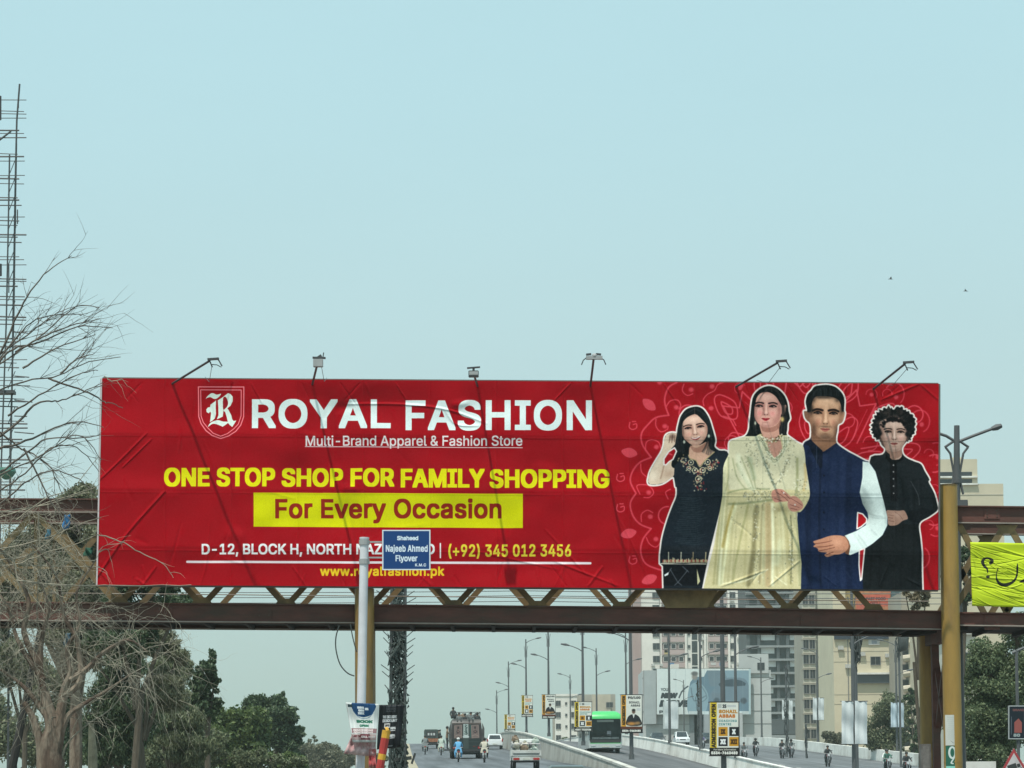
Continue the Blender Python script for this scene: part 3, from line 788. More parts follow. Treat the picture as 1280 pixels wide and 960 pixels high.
    c.poly(w1([(350,470),(372,600),(430,700),(450,780),(510,850),(590,770),(560,600),(560,480),(580,400),(480,500)]),(196,150,134),1,3,ch)
    c.poly(w1([(350,470),(420,520),(520,500),(575,430),(562,520),(480,570),(380,560)]),(150,104,92),.7,3,ch)
    FW=catmull(w1([(292,250),(288,330),(292,410),(330,475),(380,510),(440,520),(500,500),(545,460),(575,400),(585,300),(560,240),(510,170),(430,130),(340,150),(305,200)]),4)
    c.poly(w1([(580,270),(628,265),(632,310),(615,370),(585,380)]),(200,152,138),1,3,ch)
    c.poly(FW,(212,164,150),1,0,ch); fm=c.fullmask([FW])*ch
    face_common(910+415/8.727,475+302/8.727,148/8.727,200/8.727,(212,164,150),(148,98,92),(236,196,182),(214,122,124),0.03,fm,(28,22,26),.07,.30,(168,50,62),-.05,.05)
    c.poly(w1([(285,300),(282,220),(310,140),(372,95),(440,70),(500,85),(560,125),(612,190),(640,280),(630,270),(590,275),(560,225),(520,170),(480,128),(400,130),(345,150),(310,200),(300,260)]),(22,28,30),1,2,ch)
    c.line(w1([(470,80),(478,128)]),.5,(110,96,90),.7,clip=ch)
    for k in range(80):
        sd=prg.choice((-1,1)); f=prg.random()
        p=[(470+sd*8,78+12*f),(470+sd*(70+50*f),120+70*f),(455+sd*(130+45*f),300+20*f),(445+sd*(140+50*f),450),(440+sd*(120+85*f),590)]
        c.line(w1(p),.38,prg.choice(((60,60,60),(48,52,54),(14,18,20),(70,58,50))),.55,4,clip=sil['w']*(1-fm*.9),soft=.2)
    c.blob(*w1([(592,430)])[0],2.2,3.2,(206,180,120),.95,clip=ch,hard=1.6); c.blob(*w1([(298,470)])[0],1.2,2.4,(200,200,180),.9,clip=ch,hard=1.6)
    c.poly(w1([(185,615),(300,615),(345,600),(390,660),(440,760),(510,855),(600,770),(585,620),(640,605),(700,650),(815,720),(900,1000),(900,1200),(0,1200),(0,800),(25,670)]),(206,200,170),1,0,ch)
    c.poly(w1([(430,700),(450,780),(510,852),(590,770),(575,690),(500,650)]),(190,144,128),1,0,ch)
    for k in range(70):
        t=prg.random(); x=345+t*235+prg.gauss(0,8); y=612+math.sin(t*3.14)*62+prg.gauss(0,16)
        c.blob(*w1([(x,y)])[0],.95,.9,prg.choice(((72,66,50),(216,210,180),(140,120,84),(230,226,206))),.9,clip=ch,hard=1.5)
    for off,cc,ww in ((0,(138,144,120),1.5),(-26,(224,222,196),1.0),(34,(150,154,128),1.2),(60,(214,214,190),.8)):
        c.line(w1([(345-off*.6,615),(395-off*.5,690),(445-off*.3,790),(508,872+off*.8),(600+off*.3,785),(618+off*.5,700),(610+off*.6,620)]),ww,cc,.7,4,clip=ch,soft=.25)
    for k in range(150):
        t=prg.random(); sd=prg.choice((-1,1)); x=508+sd*(20+(1-t)*130)+prg.gauss(0,10); y=640+t*240+prg.gauss(0,12)
        c.blob(*w1([(x,y)])[0],.7,.6,prg.choice(((112,116,94),(226,226,206),(160,160,130))),.75,prg.random()*3,ch,1.5)
    # folds of the dupatta and dress, and one painted arm shadow
    for (p,w_,cc,a) in (([(40,0),(30,150),(20,330),(5,600),(0,900)],5,(226,226,196),.5),([(120,60),(200,200),(235,240)],3,(150,156,120),.5),([(100,340),(60,470),(20,640)],3.2,(168,150,92),.8),
        ([(110,350),(70,500),(40,700),(10,900)],3,(230,228,190),.6),([(200,340),(150,560),(110,760),(90,900)],2,(164,160,116),.6),([(260,360),(245,560),(235,700),(200,910)],5,(128,120,88),.6),
        ([(300,350),(290,600),(280,900)],2.2,(150,140,108),.55),([(340,350),(345,560),(340,900)],8,(186,166,128),.75),([(370,340),(375,600),(370,910)],3,(232,230,196),.7),([(500,420),(510,620),(500,900)],1.2,(110,112,84),.65),
        ([(455,440),(510,560)],1.0,(140,138,104),.6),([(545,400),(560,700),(568,910)],3,(150,150,116),.5),([(430,600),(400,760)],6,(222,224,190),.4),([(60,260),(180,235),(350,235)],1.4,(140,146,112),.6),([(60,340),(180,335),(370,310)],2.0,(130,136,104),.6),  # first stroke: a lamp arm's cast shadow painted into the print
        ([(20,900),(180,880),(340,800)],1.0,(240,238,206),.7),([(390,850),(470,910)],1.0,(240,238,206),.7),([(545,20),(545,200),(535,280)],2.6,(150,150,112),.6),([(600,60),(605,160),(590,240)],3,(196,170,118),.5),([(130,0),(160,120),(230,230)],6,(222,222,196),.5),([(210,20),(240,160)],5,(160,168,140),.55)):
        c.line(w2(p),w_*1.15,cc,min(1,a*1.35),4,clip=ch,soft=.3+w_*.18)
    c.blob(*w2([(430,380)])[0],10,5,(120,112,84),.6,clip=ch)
    for k in range(34):
        x=prg.uniform(10,560); top=prg.uniform(300,420) if x>80 else prg.uniform(60,300); dxx=(x-300)*.22
        c.line(w2([(x,top),(x+dxx*.5,(top+900)/2),(x+dxx,905)]),prg.uniform(.8,2.6),prg.choice(((150,146,106),(222,218,180),(172,162,116),(140,134,98))),prg.uniform(.25,.5),4,clip=ch,soft=.7)
    for p in ([(60,10),(60,150),(40,250)],[(90,20),(120,150),(180,236)],[(150,10),(200,130),(236,230)],[(190,5),(232,110),(250,225)],[(20,150),(12,240)]):
        c.line(w2(p),1.6,(142,146,112),.6,4,clip=ch,soft=.6)
    EMB=((136,134,114),(112,112,94),(228,226,206),(166,158,128))
    for k in range(520):
        u=prg.random()
        if u<.25: s_=prg.choice((-1,1)); t=prg.random(); x=395+s_*(12+80*(1-t))+prg.gauss(0,9); y=10+t*200
        elif u<.5: x=prg.uniform(165,365); y=285+prg.gauss(0,24)-(x-165)*.03
        elif u<.65: x=prg.uniform(240,270)+prg.gauss(0,6); y=prg.uniform(330,900)
        elif u<.8: x=505+prg.gauss(0,10); y=prg.uniform(430,900)
        elif u<.9: x=prg.uniform(520,625); y=prg.uniform(160,330)
        else: x=prg.uniform(60,560); y=prg.uniform(0,900)
        c.blob(*w2([(x,y)])[0],.9,.8,prg.choice(EMB),.6,prg.random()*3,ch,1.5)
    for k in range(200):
        x=prg.choice((300+prg.gauss(0,22),430+prg.gauss(0,20),660+prg.gauss(0,40),220+prg.gauss(0,30))); y=prg.uniform(640,960)
        c.blob(*w1([(x,y)])[0],.9,.8,prg.choice(EMB),.55,prg.random()*3,ch,1.5)
    for (P) in ([(365,255),(395,235),(440,238),(470,262),(500,290),(498,318),(470,322),(430,325),(390,328),(368,300)],[(478,330),(500,290),(530,285),(565,310),(588,345),(580,375),(540,392),(510,392),(485,370)]):
        c.poly(w2(P),(192,140,124),1,3,ch)
    for p in ([(400,260),(450,290),(480,318)],[(430,250),(470,280),(495,305)],[(385,300),(440,320)],[(500,300),(550,330),(580,350)],[(495,345),(560,365)],[(500,370),(545,380)]): c.line(w2(p),.8,(122,74,66),.8,3,clip=ch)
    for (x,y) in ((450,262),(530,345)): c.blob(*w2([(x,y)])[0],1.0,1.0,(230,230,225),.9,clip=ch,hard=2)
    U=np.maximum(np.maximum(sil['b'],sil['m']),np.maximum(GA,sil['w']))[...,None]
    c.a+=U*((c.a-.42)*.13-.012)
    g_=blur(nrng.normal(0,1,(c.h//3,c.w//3)).astype(np.float32),1.0); g_=np.repeat(np.repeat(g_,3,0),3,1)[:c.h,:c.w]; U2=U[:g_.shape[0],:g_.shape[1]]
    c.a[:g_.shape[0],:g_.shape[1]]+=U2*g_[...,None]*.035
    # ring outline of the girl's arm gap
    c.line(GH,1.8,(236,226,220),closed=True)
    c.a[:,2650:]=blur(c.a[:,2650:],0.8)
    # printed vinyl is never quite even
    n=nrng.normal(0,0.010,(c.h//4,c.w//4,1)).astype(np.float32)
    c.a+=np.repeat(np.repeat(n,4,0),4,1)
    return c

def banner_relief():
    """height field of the stretched vinyl: folds, tension wrinkles, weld seams (fine relief only)"""
    w,h=2096,516
    c=Canvas(0,0,BW,BH,w,h,(0,0,0),banner_warp)
    H=np.zeros((h,w),np.float32)
    class D: pass
    def ridge(pts,wd,amp,sm=6,fade=False):
        b=Canvas(0,0,BW,BH,w,h,(0,0,0),banner_warp) if False else None
        P=c.T(catmull(pts,sm,False) if sm else pts)
        k=wd*c.sx
        xa=max(int(P[:,0].min()-3*k),0); xb=min(int(P[:,0].max()+3*k)+1,w); ya=max(int(P[:,1].min()-3*k),0); yb=min(int(P[:,1].max()+3*k)+1,h)
        if xb<=xa or yb<=ya: return
        yy,xx=np.mgrid[ya:yb,xa:xb]; best=np.full(yy.shape,1e9); tt=np.zeros(yy.shape)
        for i in range(len(P)-1):
            a,b_=P[i],P[i+1]; d=b_-a; L=max(d@d,1e-9)
            t=np.clip(((xx-a[0])*d[0]+(yy-a[1])*d[1])/L,0,1); dd=np.hypot(xx-a[0]-t*d[0],yy-a[1]-t*d[1])
            q=dd<best; best=np.where(q,dd,best); tt=np.where(q,(i+t)/(len(P)-1),tt)
        env=np.sin(np.clip(tt,0,1)*math.pi)**.5 if fade else 1.0
        H[ya:yb,xa:xb]+=(amp*env*np.exp(-(best/k)**2)).astype(np.float32)
    rr=random.Random(3)
    ridge([(120,722),(160,665),(205,615)],1.6,1.2); ridge([(122,602),(150,575),(185,540)],1.3,.9,fade=True); ridge([(152,585),(190,548)],1.2,.8,fade=True)
    for p,a in (([(430,505),(500,505),(560,512),(610,530)],.8),([(555,510),(570,530),(600,532)],.6),([(680,660),(735,720)],.5),([(600,690),(700,712)],.35),([(690,700),(775,733)],.6),([(770,640),(800,700),(812,733)],.45),([(960,733),(1000,700)],.6),([(1100,500),(1150,479)],.6),
                ([(250,733),(258,700),(262,650)],.4),([(1150,480),(1173,500)],.6),([(900,733),(958,712)],.5),([(1040,640),(1060,700)],.3)):
        ridge(p,1.5,a,fade=True)
    for k in range(46):                 # tension creases from the lacing along the edges
        x=rr.uniform(130,1165); top=rr.random()<.35; y=478 if top else 733
        L_=rr.uniform(8,34); dx=rr.uniform(-22,22)
        ridge([(x,y),(x+dx*.5,y+(L_ if top else -L_)*.5),(x+dx,y+(L_ if top else -L_))],rr.uniform(.9,1.8),rr.uniform(.25,.7)*rr.choice((1,-.7)),fade=True)
    for k in range(60):
        x=rr.uniform(130,1165); y=rr.uniform(480,730); a=rr.gauss(1.4,.6); L_=rr.uniform(15,60)
        ridge([(x,y),(x+L_*math.cos(a)*.5+rr.uniform(-3,3),y+L_*math.sin(a)*.5),(x+L_*math.cos(a),y+L_*math.sin(a))],rr.uniform(1.5,3.5),rr.uniform(-.35,.35),fade=True)
    for x in np.arange(205,1160,83.0): ridge([(x,470),(x+1,738)],1.1,.22,0)
    for y in (544.6,615,687): ridge([(122,y),(640,y+3.3),(1176,y+6.8)],1.2,.16,3)
    for k in range(14):
        x=rr.uniform(140,1150); y=rr.uniform(485,725)
        ridge([(x-6,y),(x+6,y+rr.uniform(-3,3))],rr.uniform(4,9),rr.uniform(-1.0,1.0))
    # broad billows
    for k in range(5):
        g=nrng.normal(0,1,(4+3*k,12+10*k)); yi=np.linspace(0,g.shape[0]-1.001,h); xi=np.linspace(0,g.shape[1]-1.001,w)
        y0=yi.astype(int); x0=xi.astype(int); fy=(yi-y0)[:,None]; fx=(xi-x0)[None]
        fy=fy*fy*(3-2*fy); fx=fx*fx*(3-2*fx)
        G=g[y0][:,x0]*(1-fy)*(1-fx)+g[y0+1][:,x0]*fy*(1-fx)+g[y0][:,x0+1]*(1-fy)*fx+g[y0+1][:,x0+1]*fy*fx
        H[:]+=(G*[.6,.5,.35,.16,.10][k]).astype(np.float32)
    H=(H-H.min())/(H.max()-H.min())
    a=np.ones((h,w,4),np.float32); a[...,:3]=H[::-1,:,None]
    im=bpy.data.images.new('vinyl_relief',w,h,float_buffer=True); im.colorspace_settings.name='Non-Color'
    im.pixels.foreach_set(a.ravel()); im.update(); im.pack()
    return im
# ------------------------------------------------------------------ ground and roads
def interp(tab, x):
    """smooth monotone table lookup"""
    xs=[a for a,b in tab]; ys=[b for a,b in tab]
    if x<=xs[0]: return ys[0]
    if x>=xs[-1]: return ys[-1]
    n=len(xs)
    for i in range(n-1):
        if xs[i]<=x<=xs[i+1]: break
    def sl(k):
        if k==0 or k==n-1: return 0.0 if k==0 else (ys[-1]-ys[-2])/(xs[-1]-xs[-2])
        a=(ys[k]-ys[k-1])/(xs[k]-xs[k-1]); b=(ys[k+1]-ys[k])/(xs[k+1]-xs[k])
        return 0 if a*b<=0 else 2*a*b/(a+b)
    h=xs[i+1]-xs[i]; t=(x-xs[i])/h; m0=sl(i)*h; m1=sl(i+1)*h
    return (2*t**3-3*t*t+1)*ys[i]+(t**3-2*t*t+t)*m0+(-2*t**3+3*t*t)*ys[i+1]+(t**3-t*t)*m1
def XU(u, Y):                    # u: metres right of the line the flyover runs along
    return u - 0.04375*Y
Z=lambda t:[(a,b+CAMZ) for a,b in t]
PL=Z([(0,-1.59),(50,-1.55),(90,-.45),(128,1.25),(150,1.95),(178,2.65),(195,3.15),(229,4.1),(269,5.45),(305,6.75),(340,7.35),(400,7.2),(480,5.0)])      # left carriageway
PT=Z([(0,-.8),(60,-.6),(100,.45),(124,1.55),(136,2.1),(148,2.62),(170,3.55),(188,4.32),(211,5.28),(235,6.2),(260,6.95),(305,7.7),(340,8.0),(400,7.9),(480,5.8)])   # top of the median wall
PBT=Z([(0,-.6),(60,-.5),(100,.1),(144,1.85),(160,2.6),(177,3.38),(190,3.97),(210,4.85),(240,6.0),(270,6.85),(300,7.4),(360,8.0),(480,5.8)])                      # top of the second wall
PC=Z([(0,-1.2),(60,-1.0),(120,-.1),(160,1.0),(180,1.6),(202,2.4),(220,3.12),(241,4.0),(263,4.9),(285,5.75),(310,6.45),(330,6.9),(380,7.3),(480,5)])                             # far carriageway
zL=lambda Y:interp(PL,Y); zT=lambda Y:interp(PT,Y); zBT=lambda Y:interp(PBT,Y); zC=lambda Y:interp(PC,Y)
zRA=lambda Y:zT(Y)-0.72; zRB=lambda Y:zBT(Y)-0.95
def zR(u,Y):
    t=min(1,max(0,(u-11.9)/(20.7-11.9))); return zRA(Y)*(1-t)+zRB(Y)*t

def road_mat(name, col, seed):
    m=bpy.data.materials.new(name); m.use_nodes=True; n=m.node_tree.nodes; l=m.node_tree.links; b=n['Principled BSDF']
    b.inputs['Roughness'].default_value=0.75
    tc=n.new('ShaderNodeTexCoord'); mp=n.new('ShaderNodeMapping'); mp.inputs['Scale'].default_value=(1.1,0.03,1); mp.inputs['Location'].default_value=(seed,seed,0)
    mp.inputs['Rotation'].default_value=(0,0,0)
    l.new(tc.outputs['UV'],mp.inputs[0])
    a=n.new('ShaderNodeTexNoise'); a.inputs['Scale'].default_value=1.0; a.inputs['Detail'].default_value=5
    l.new(mp.outputs[0],a.inputs['Vector'])
    f=n.new('ShaderNodeTexNoise'); f.inputs['Scale'].default_value=0.6; f.inputs['Detail'].default_value=9
    l.new(tc.outputs['Object'],f.inputs['Vector'])
    mx=n.new('ShaderNodeMath'); mx.operation='MULTIPLY_ADD'; mx.inputs[1].default_value=0.35; l.new(f.outputs['Fac'],mx.inputs[0]); l.new(a.outputs['Fac'],mx.inputs[2])
    r=n.new('ShaderNodeValToRGB'); r.color_ramp.elements[0].position=.45; r.color_ramp.elements[1].position=.95
    r.color_ramp.elements[0].color=tuple(c*.62 for c in col)+(1,); r.color_ramp.elements[1].color=tuple(c*1.8 for c in col)+(1,)
    l.new(mx.outputs[0],r.inputs[0]); l.new(r.outputs[0],b.inputs['Base Color'])
    fn=n.new('ShaderNodeTexNoise'); fn.inputs['Scale'].default_value=30
    l.new(tc.outputs['Object'],fn.inputs['Vector'])
    bp=n.new('ShaderNodeBump'); bp.inputs['Strength'].default_value=.4; bp.inputs['Distance'].default_value=.02
    l.new(fn.outputs['Fac'],bp.inputs['Height']); l.new(bp.outputs[0],b.inputs['Normal'])
    return m

def strip(name, ua, ub, za, zb, Y0, Y1, material, dy=5.0, dz=0.0, nu=3, kind='structure'):
    """ribbon along the road between lateral offsets ua(Y), ub(Y)"""
    V=[];F=[];UV=[]
    n=int((Y1-Y0)/dy)+1
    for i in range(n+1):
        Y=Y0+(Y1-Y0)*i/n
        for k in range(nu+1):
            t=k/nu; a=ua(Y) if callable(ua) else ua; b=ub(Y) if callable(ub) else ub
            u=a+(b-a)*t; V.append((XU(u,Y),Y,za(Y)*(1-t)+zb(Y)*t+dz)); UV.append((u,Y))
    for i in range(n):
        for k in range(nu):
            a=i*(nu+1)+k; F.append((a,a+1,a+nu+2,a+nu+1))
    me=bpy.data.meshes.new(name); me.from_pydata(V,[],F); me.materials.append(material)
    uv=me.uv_layers.new(name='uv')
    for lp in me.loops: uv.data[lp.index].uv=UV[lp.vertex_index]
    me.polygons.foreach_set('use_smooth',[True]*len(F)); me.update()
    o=bpy.data.objects.new(name,me); COL.objects.link(o); return tag(o,kind=kind)

m_soil=mat('dusty_soil',(0.20,0.17,0.13),0.95,var=.25,scale=.35,bump=.3)
g=sheet('ground',(-5000,-60,0),(5000,-60,0),(5000,7000,0),(-5000,7000,0),40,40,m_soil); tag(g,kind='structure')
tag(strip('service_road',lambda Y:-9.0,lambda Y:-1.2,lambda Y:0.02,lambda Y:0.02,-20,420,road_mat('service_asphalt',(.10,.10,.10),9),20),kind='structure')
m_as1=road_mat('asphalt_left',(.085,.092,.10),1); m_as2=road_mat('asphalt_right',(.085,.085,.088),4); m_as3=road_mat('asphalt_far',(.10,.105,.11),7)
strip('road',.25,10.75,zL,zL,-20,470,m_as1)
strip('road_second',11.95,20.75,zRA,zRB,20,470,m_as2)
strip('road_third',lambda Y:21.35,41.0,lambda Y:zC(Y) if Y<1e9 else 0,zC,40,470,m_as3)
m_conc=mat('barrier_concrete',(.40,.39,.35),.9,var=.16,scale=.9,dirt=(.20,.18,.15),dirt_amt=.6,bump=.2)
m_white=mat('limewashed_wall',(.76,.76,.71),.85,var=.12,scale=.8,dirt=(.34,.31,.26),dirt_amt=.5,bump=.15)
m_line=mat('road_paint_white',(.62,.61,.56),.8,var=.25,scale=2)
m_kerb=mat('dusty_kerb',(.34,.30,.21),.95,var=.22,scale=1.5)
for u0 in (.45,):
    strip('kerb_line',u0,u0+.55,zL,zL,60,330,m_kerb,dz=.006,nu=1)
for (k,u,za,zb) in ((0,12.3,zRA,zRA),):
    strip('edge_line',u,u+.18,za,zb,60,330,m_line,dz=.012,nu=1)
def lane_dash(u,zf,Y0,Y1,step,L_):
    V=[];F=[]
    Y=Y0
    while Y<Y1:
        b=len(V)
        for y in (Y,Y+L_):
            for d in (-.07,.07): V.append((XU(u+d,y),y,zf(y)+.018))
        F.append((b,b+1,b+3,b+2)); Y+=step
    me=bpy.data.meshes.new('lane_markings'); me.from_pydata(V,[],F); me.materials.append(m_line)
    o=bpy.data.objects.new('lane_markings',me); COL.objects.link(o); tag(o,kind='structure')
lane_dash(31,zC,90,340,9,3)
# transverse expansion joints in the decks
m_joint=mat('joint_dark',(.03,.03,.03),.9)
for (ua,ub,zf,nm) in ((.3,10.7,zL,'a'),(12.0,20.7,None,'b'),(21.4,40.9,zC,'c')):
    V=[];F=[]
    for Y in range(90,330,24):
        b=len(V)
        for y in (Y,Y+.22):
            for k in range(5):
                u=ua+(ub-ua)*k/4; V.append((XU(u,y),y,(zR(u,y) if zf is None else zf(y))+.02))
        for k in range(4): F.append((b+k,b+k+1,b+k+6,b+k+5))
    me=bpy.data.meshes.new('expansion_joints'); me.from_pydata(V,[],F); me.materials.append(m_joint); o=bpy.data.objects.new('expansion_joints',me); COL.objects.link(o); tag(o,kind='structure')
# flyover side (what carries the road over the ground)
strip('flyover_side',.0,.0,lambda Y:0,lambda Y:zL(Y)+.02,40,470,m_conc,kind='structure')
strip('flyover_far_side',41.5,41.5,lambda Y:0,lambda Y:zC(Y),40,470,m_conc,kind='structure')

def wall_run(name,label,cat,u0,u1,zb,zt,Y0,Y1,seg,mats,cap=.0,group=None,gap=.03,capmat=None,slope=0.0):
    """a wall along the road made of separate cast segments"""
    Yc=(Y0); t=empty(name,(XU(u0,Y0),Y0,zb(Y0)),label=label,cat=cat,group=group); o0=Vector((XU(u0,Y0),Y0,zb(Y0)))
    Y=Y0; k=0
    while Y<Y1-.1:
        e=min(Y+seg,Y1)-gap; m=MB(); V=[]
        jit=rng.uniform(-.012,.012)
        for yy in (Y,e):
            a=zb(yy)-.25; b=zt(yy)+jit
            for (u,z) in ((u0-slope,a),(u0,b),(u1,b),(u1+slope,a)):
                V.append(Vector((XU(u,yy),yy,z))-o0)
        m.add(V,[(0,1,2,3),(7,6,5,4),(0,4,5,1),(1,5,6,2),(2,6,7,3),(3,7,4,0)])
        m.build('segment',mats,t)
        if cap:
            c=MB(); V=[]
            for yy in (Y,e):
                b=zt(yy)+jit
                for (u,z) in ((u0-.05,b+.003),(u0-.05,b+cap),(u1+.05,b+cap),(u1+.05,b+.003)): V.append(Vector((XU(u,yy),yy,z))-o0)
            c.add(V,[(0,1,2,3),(7,6,5,4),(0,4,5,1),(1,5,6,2),(2,6,7,3),(3,7,4,0)])
            c.build('coping',capmat or mats,t)
        Y+=seg; k+=1
    return t
wall_run('median_wall','long stained concrete median wall between the near traffic and the green bus','barrier',10.95,11.2,zL,lambda Y:zT(Y)-.1,62,400,12.0,m_conc,cap=.12,slope=.12,capmat=mat('coping_concrete',(.55,.54,.49),.85,var=.15,scale=1.2,dirt=(.25,.23,.19),dirt_amt=.5))
wall_run('median_inner_wall','low concrete wall on the bus side of the planted median strip','barrier',11.62,11.8,zRA,lambda Y:zT(Y)-.22,62,400,12.0,m_conc,slope=.03)
strip('median_soil',11.2,11.62,lambda Y:zT(Y)-.35,lambda Y:zT(Y)-.35,62,400,m_soil,nu=1)
wall_run('carriageway_wall','pale concrete barrier between the bus lane and the far motorcycle lane','barrier',20.95,21.15,zRB,lambda Y:zBT(Y)-.08,70,400,9.0,m_white,cap=.08,slope=.18,capmat=m_white)
wall_run('outer_parapet','whitewashed parapet along the outer edge of the far carriageway','barrier',41.1,41.4,zC,lambda Y:zC(Y)+.95,80,330,8.0,m_white,slope=.02)

# ------------------------------------------------------------------ footbridge
m_rust=mat('rust_red_steel',(.108,.039,.027),.7,var=.35,scale=2.4,stretch=(.5,1,1.6),dirt=(.055,.040,.026),dirt_amt=.7,bump=.25)
m_rust2=mat('brown_lattice_steel',(.20,.135,.055),.7,var=.3,scale=2.2,dirt=(.06,.05,.03),dirt_amt=.7,bump=.1)
m_ochre=mat('ochre_column_paint',(.33,.20,.045),.5,var=.2,scale=1.6,stretch=(1.3,1.3,.3),dirt=(.13,.085,.04),dirt_amt=.75,bump=.1)
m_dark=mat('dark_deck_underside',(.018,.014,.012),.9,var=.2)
m_edge=mat('pale_flange_edge',(.30,.26,.22),.8,var=.2)
YB=56.14
bridge=empty('footbridge',(0,YB+.55,0),label='rust brown steel lattice footbridge spanning the road behind the red billboard',cat='footbridge')
BO=Vector((0,YB+.55,0))
def BP(px,py,Y=YB+.55): return W(px,py,Y)-BO
def chord(name,pts,h,Yo,depth=.16,lip=True):
    """channel section following px points of its top edge; height h in metres"""
    for (a,b) in zip(pts[:-1],pts[1:]):
        A=W(*a,YB+.55)-BO; B=W(*b,YB+.55)-BO
        off=Vector((0,Yo,0))
        # keep the rear truss the same size and level as the front one
        A=A+off; B=B+off
        m=MB()
        up=Vector((0,0,1))
        d=(B-A).normalized()
        def boxab(z0,z1,y0,y1,mi=0):
            P=[]
            for p in (A,B):
                P+= [p+Vector((0,y0,z0)),p+Vector((0,y1,z0)),p+Vector((0,y1,z1)),p+Vector((0,y0,z1))]
            m.add(P,[(3,2,1,0),(4,5,6,7),(0,1,5,4),(1,2,6,5),(2,3,7,6),(3,0,4,7)],mi)
        boxab(-h+.03,-.03,0.03,0.06)
        boxab(-.03,0,-.045,depth); boxab(-h,-h+.03,-.045,depth)
        boxab(-h+.002,-h+.028,-.052,-.046,1)  # paler strip along the lower flange's front edge
        o=m.build(name,[m_rust,m_edge],bridge)
HB=.43; HT=.32
left_top=[(-60,622.6),(128,623.4),(455,625.5)]; left_top2=[(455,625.5),(820,628),(1186,631)]
bot=[(-60,751.5),(250,754),(455,755.3),(850,758.8),(1186,763.5)]
rtop=[(1192,632),(1350,633.6)]; rbot=[(1192,765),(1350,767)]
for Yo in (0,2.3):
    chord('top_chord',left_top,HT,Yo); chord('top_chord',left_top2,HT,Yo); chord('bottom_chord',bot,HB,Yo)
    chord('top_chord',rtop,HT+.08,Yo); chord('bottom_chord',rbot,HB-.12,Yo)
def ytop(x): return 623+(x-128)*.0076
def ybot(x): return 753+(x-128)*.0095
def diag(a,b,Yo,w=.13,name='diagonal',mt=None):
    A=BP(*a)+Vector((0,Yo,0)); B=BP(*b)+Vector((0,Yo,0))
    m=MB(); m.bar(A,B,w,.05,up=(0,1,0)); m.bar(A+Vector((0,.05,0)),B+Vector((0,.05,0)),.03,.07,up=(0,1,0)); m.build(name,mt or m_rust2,bridge)
k0=-3
nodes=[252+105*k for k in range(-4,9)]
for Yo in (0.06,2.36):
    for i,x in enumerate(nodes):
        if x>1170: continue
        for s in (-1,1):
            xt=x+s*105
            if xt<-170 or xt>1192: continue
            diag((x,ybot(x)+2),(xt,ytop(xt)+17),Yo+(.0 if s<0 else .11))
        # gusset plate with bolts' worth of thickness at the chord
        m=MB(); c=BP(x,ybot(x))+Vector((0,Yo-.02,0))
        m.prism([(c.x-.24,c.z-.02),(c.x+.24,c.z-.02),(c.x+.15,c.z+.13),(c.x-.15,c.z+.13)],c.y-.012,c.y); m.build('gusset_plate',m_rust2,bridge)
    for x in nodes:
        if x in (252-210,):
            m=MB(); m.bar(BP(x,ybot(x))+Vector((0,Yo+.2,0)),BP(x,ytop(x)+16)+Vector((0,Yo+.2,0)),.07,.05); m.build('upright',m_rust2,bridge)
# right span
for Yo in (0.06,2.36):
    for a,b in (((1259,652),(1163+30,762)),((1259,652),(1325,765)),((1199,655),(1259,765)),((1325,655),(1259,765))):
        diag(a,b,Yo,w=.14)
    m=MB(); c=BP(1259,657)+Vector((0,Yo-.02,0)); m.prism([(c.x-.25,c.z+.02),(c.x+.25,c.z+.02),(c.x+.12,c.z-.18),(c.x-.12,c.z-.18)],c.y-.012,c.y); m.build('gusset_plate',m_rust2,bridge)
# splice plates with their bolts on the front chords
m_bolt=mat('bolt_heads',(.07,.045,.03),.6,var=.2)
for x in (40,205,330,610,735,905,1010,1105,1240):
    for (py,hh) in ((ybot(x)+4,HB-.08),(ytop(x)+3,HT-.07)):
        if py<700 and 120<x<1175: continue
        c=BP(x,py); m=MB(); m.box(c.x-.17,c.x+.17,c.y+.012,c.y+.028,c.z-hh,c.z-.02); sp_=m.build('splice_plate',m_rust,bridge)
        m=MB()
        for i in range(2):
            for j in range(3): m.cyl((c.x-.11+i*.22,c.y+.002,c.z-.07-j*(hh-.12)/2),.016,.012,6,axis='y')
        tag(m.build('bolts',m_bolt,sp_),kind='stuff')
# wide plate where two spans meet
m=MB(); c=BP(858,759); y=c.y-.03
m.prism([(c.x-.46,c.z-.02),(c.x+.46,c.z-.02),(c.x+.95,c.z+.75),(c.x-.9,c.z+.75)],y-.02,y); m.build('junction_plate',m_rust2,bridge)
# deck
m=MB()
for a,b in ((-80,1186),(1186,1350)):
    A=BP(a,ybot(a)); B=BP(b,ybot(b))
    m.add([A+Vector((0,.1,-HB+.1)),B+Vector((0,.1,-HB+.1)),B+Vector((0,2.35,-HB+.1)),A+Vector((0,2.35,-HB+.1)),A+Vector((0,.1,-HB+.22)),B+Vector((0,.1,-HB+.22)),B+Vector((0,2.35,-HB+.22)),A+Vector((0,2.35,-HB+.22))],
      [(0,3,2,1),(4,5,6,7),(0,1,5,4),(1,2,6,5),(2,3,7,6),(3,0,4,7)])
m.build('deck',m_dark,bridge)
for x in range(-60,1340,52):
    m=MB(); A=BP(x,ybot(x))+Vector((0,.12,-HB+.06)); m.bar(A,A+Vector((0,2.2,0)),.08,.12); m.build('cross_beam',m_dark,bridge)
for (py,dy) in ((-20,.3),):
    m=MB(); m.tube([BP(-80,ybot(-80)+py)+Vector((0,2.0,0)),BP(1180,ybot(1180)+py)+Vector((0,2.0,0))],.012,6); m.build('handrail_wire',m_edge,bridge)
m=MB()
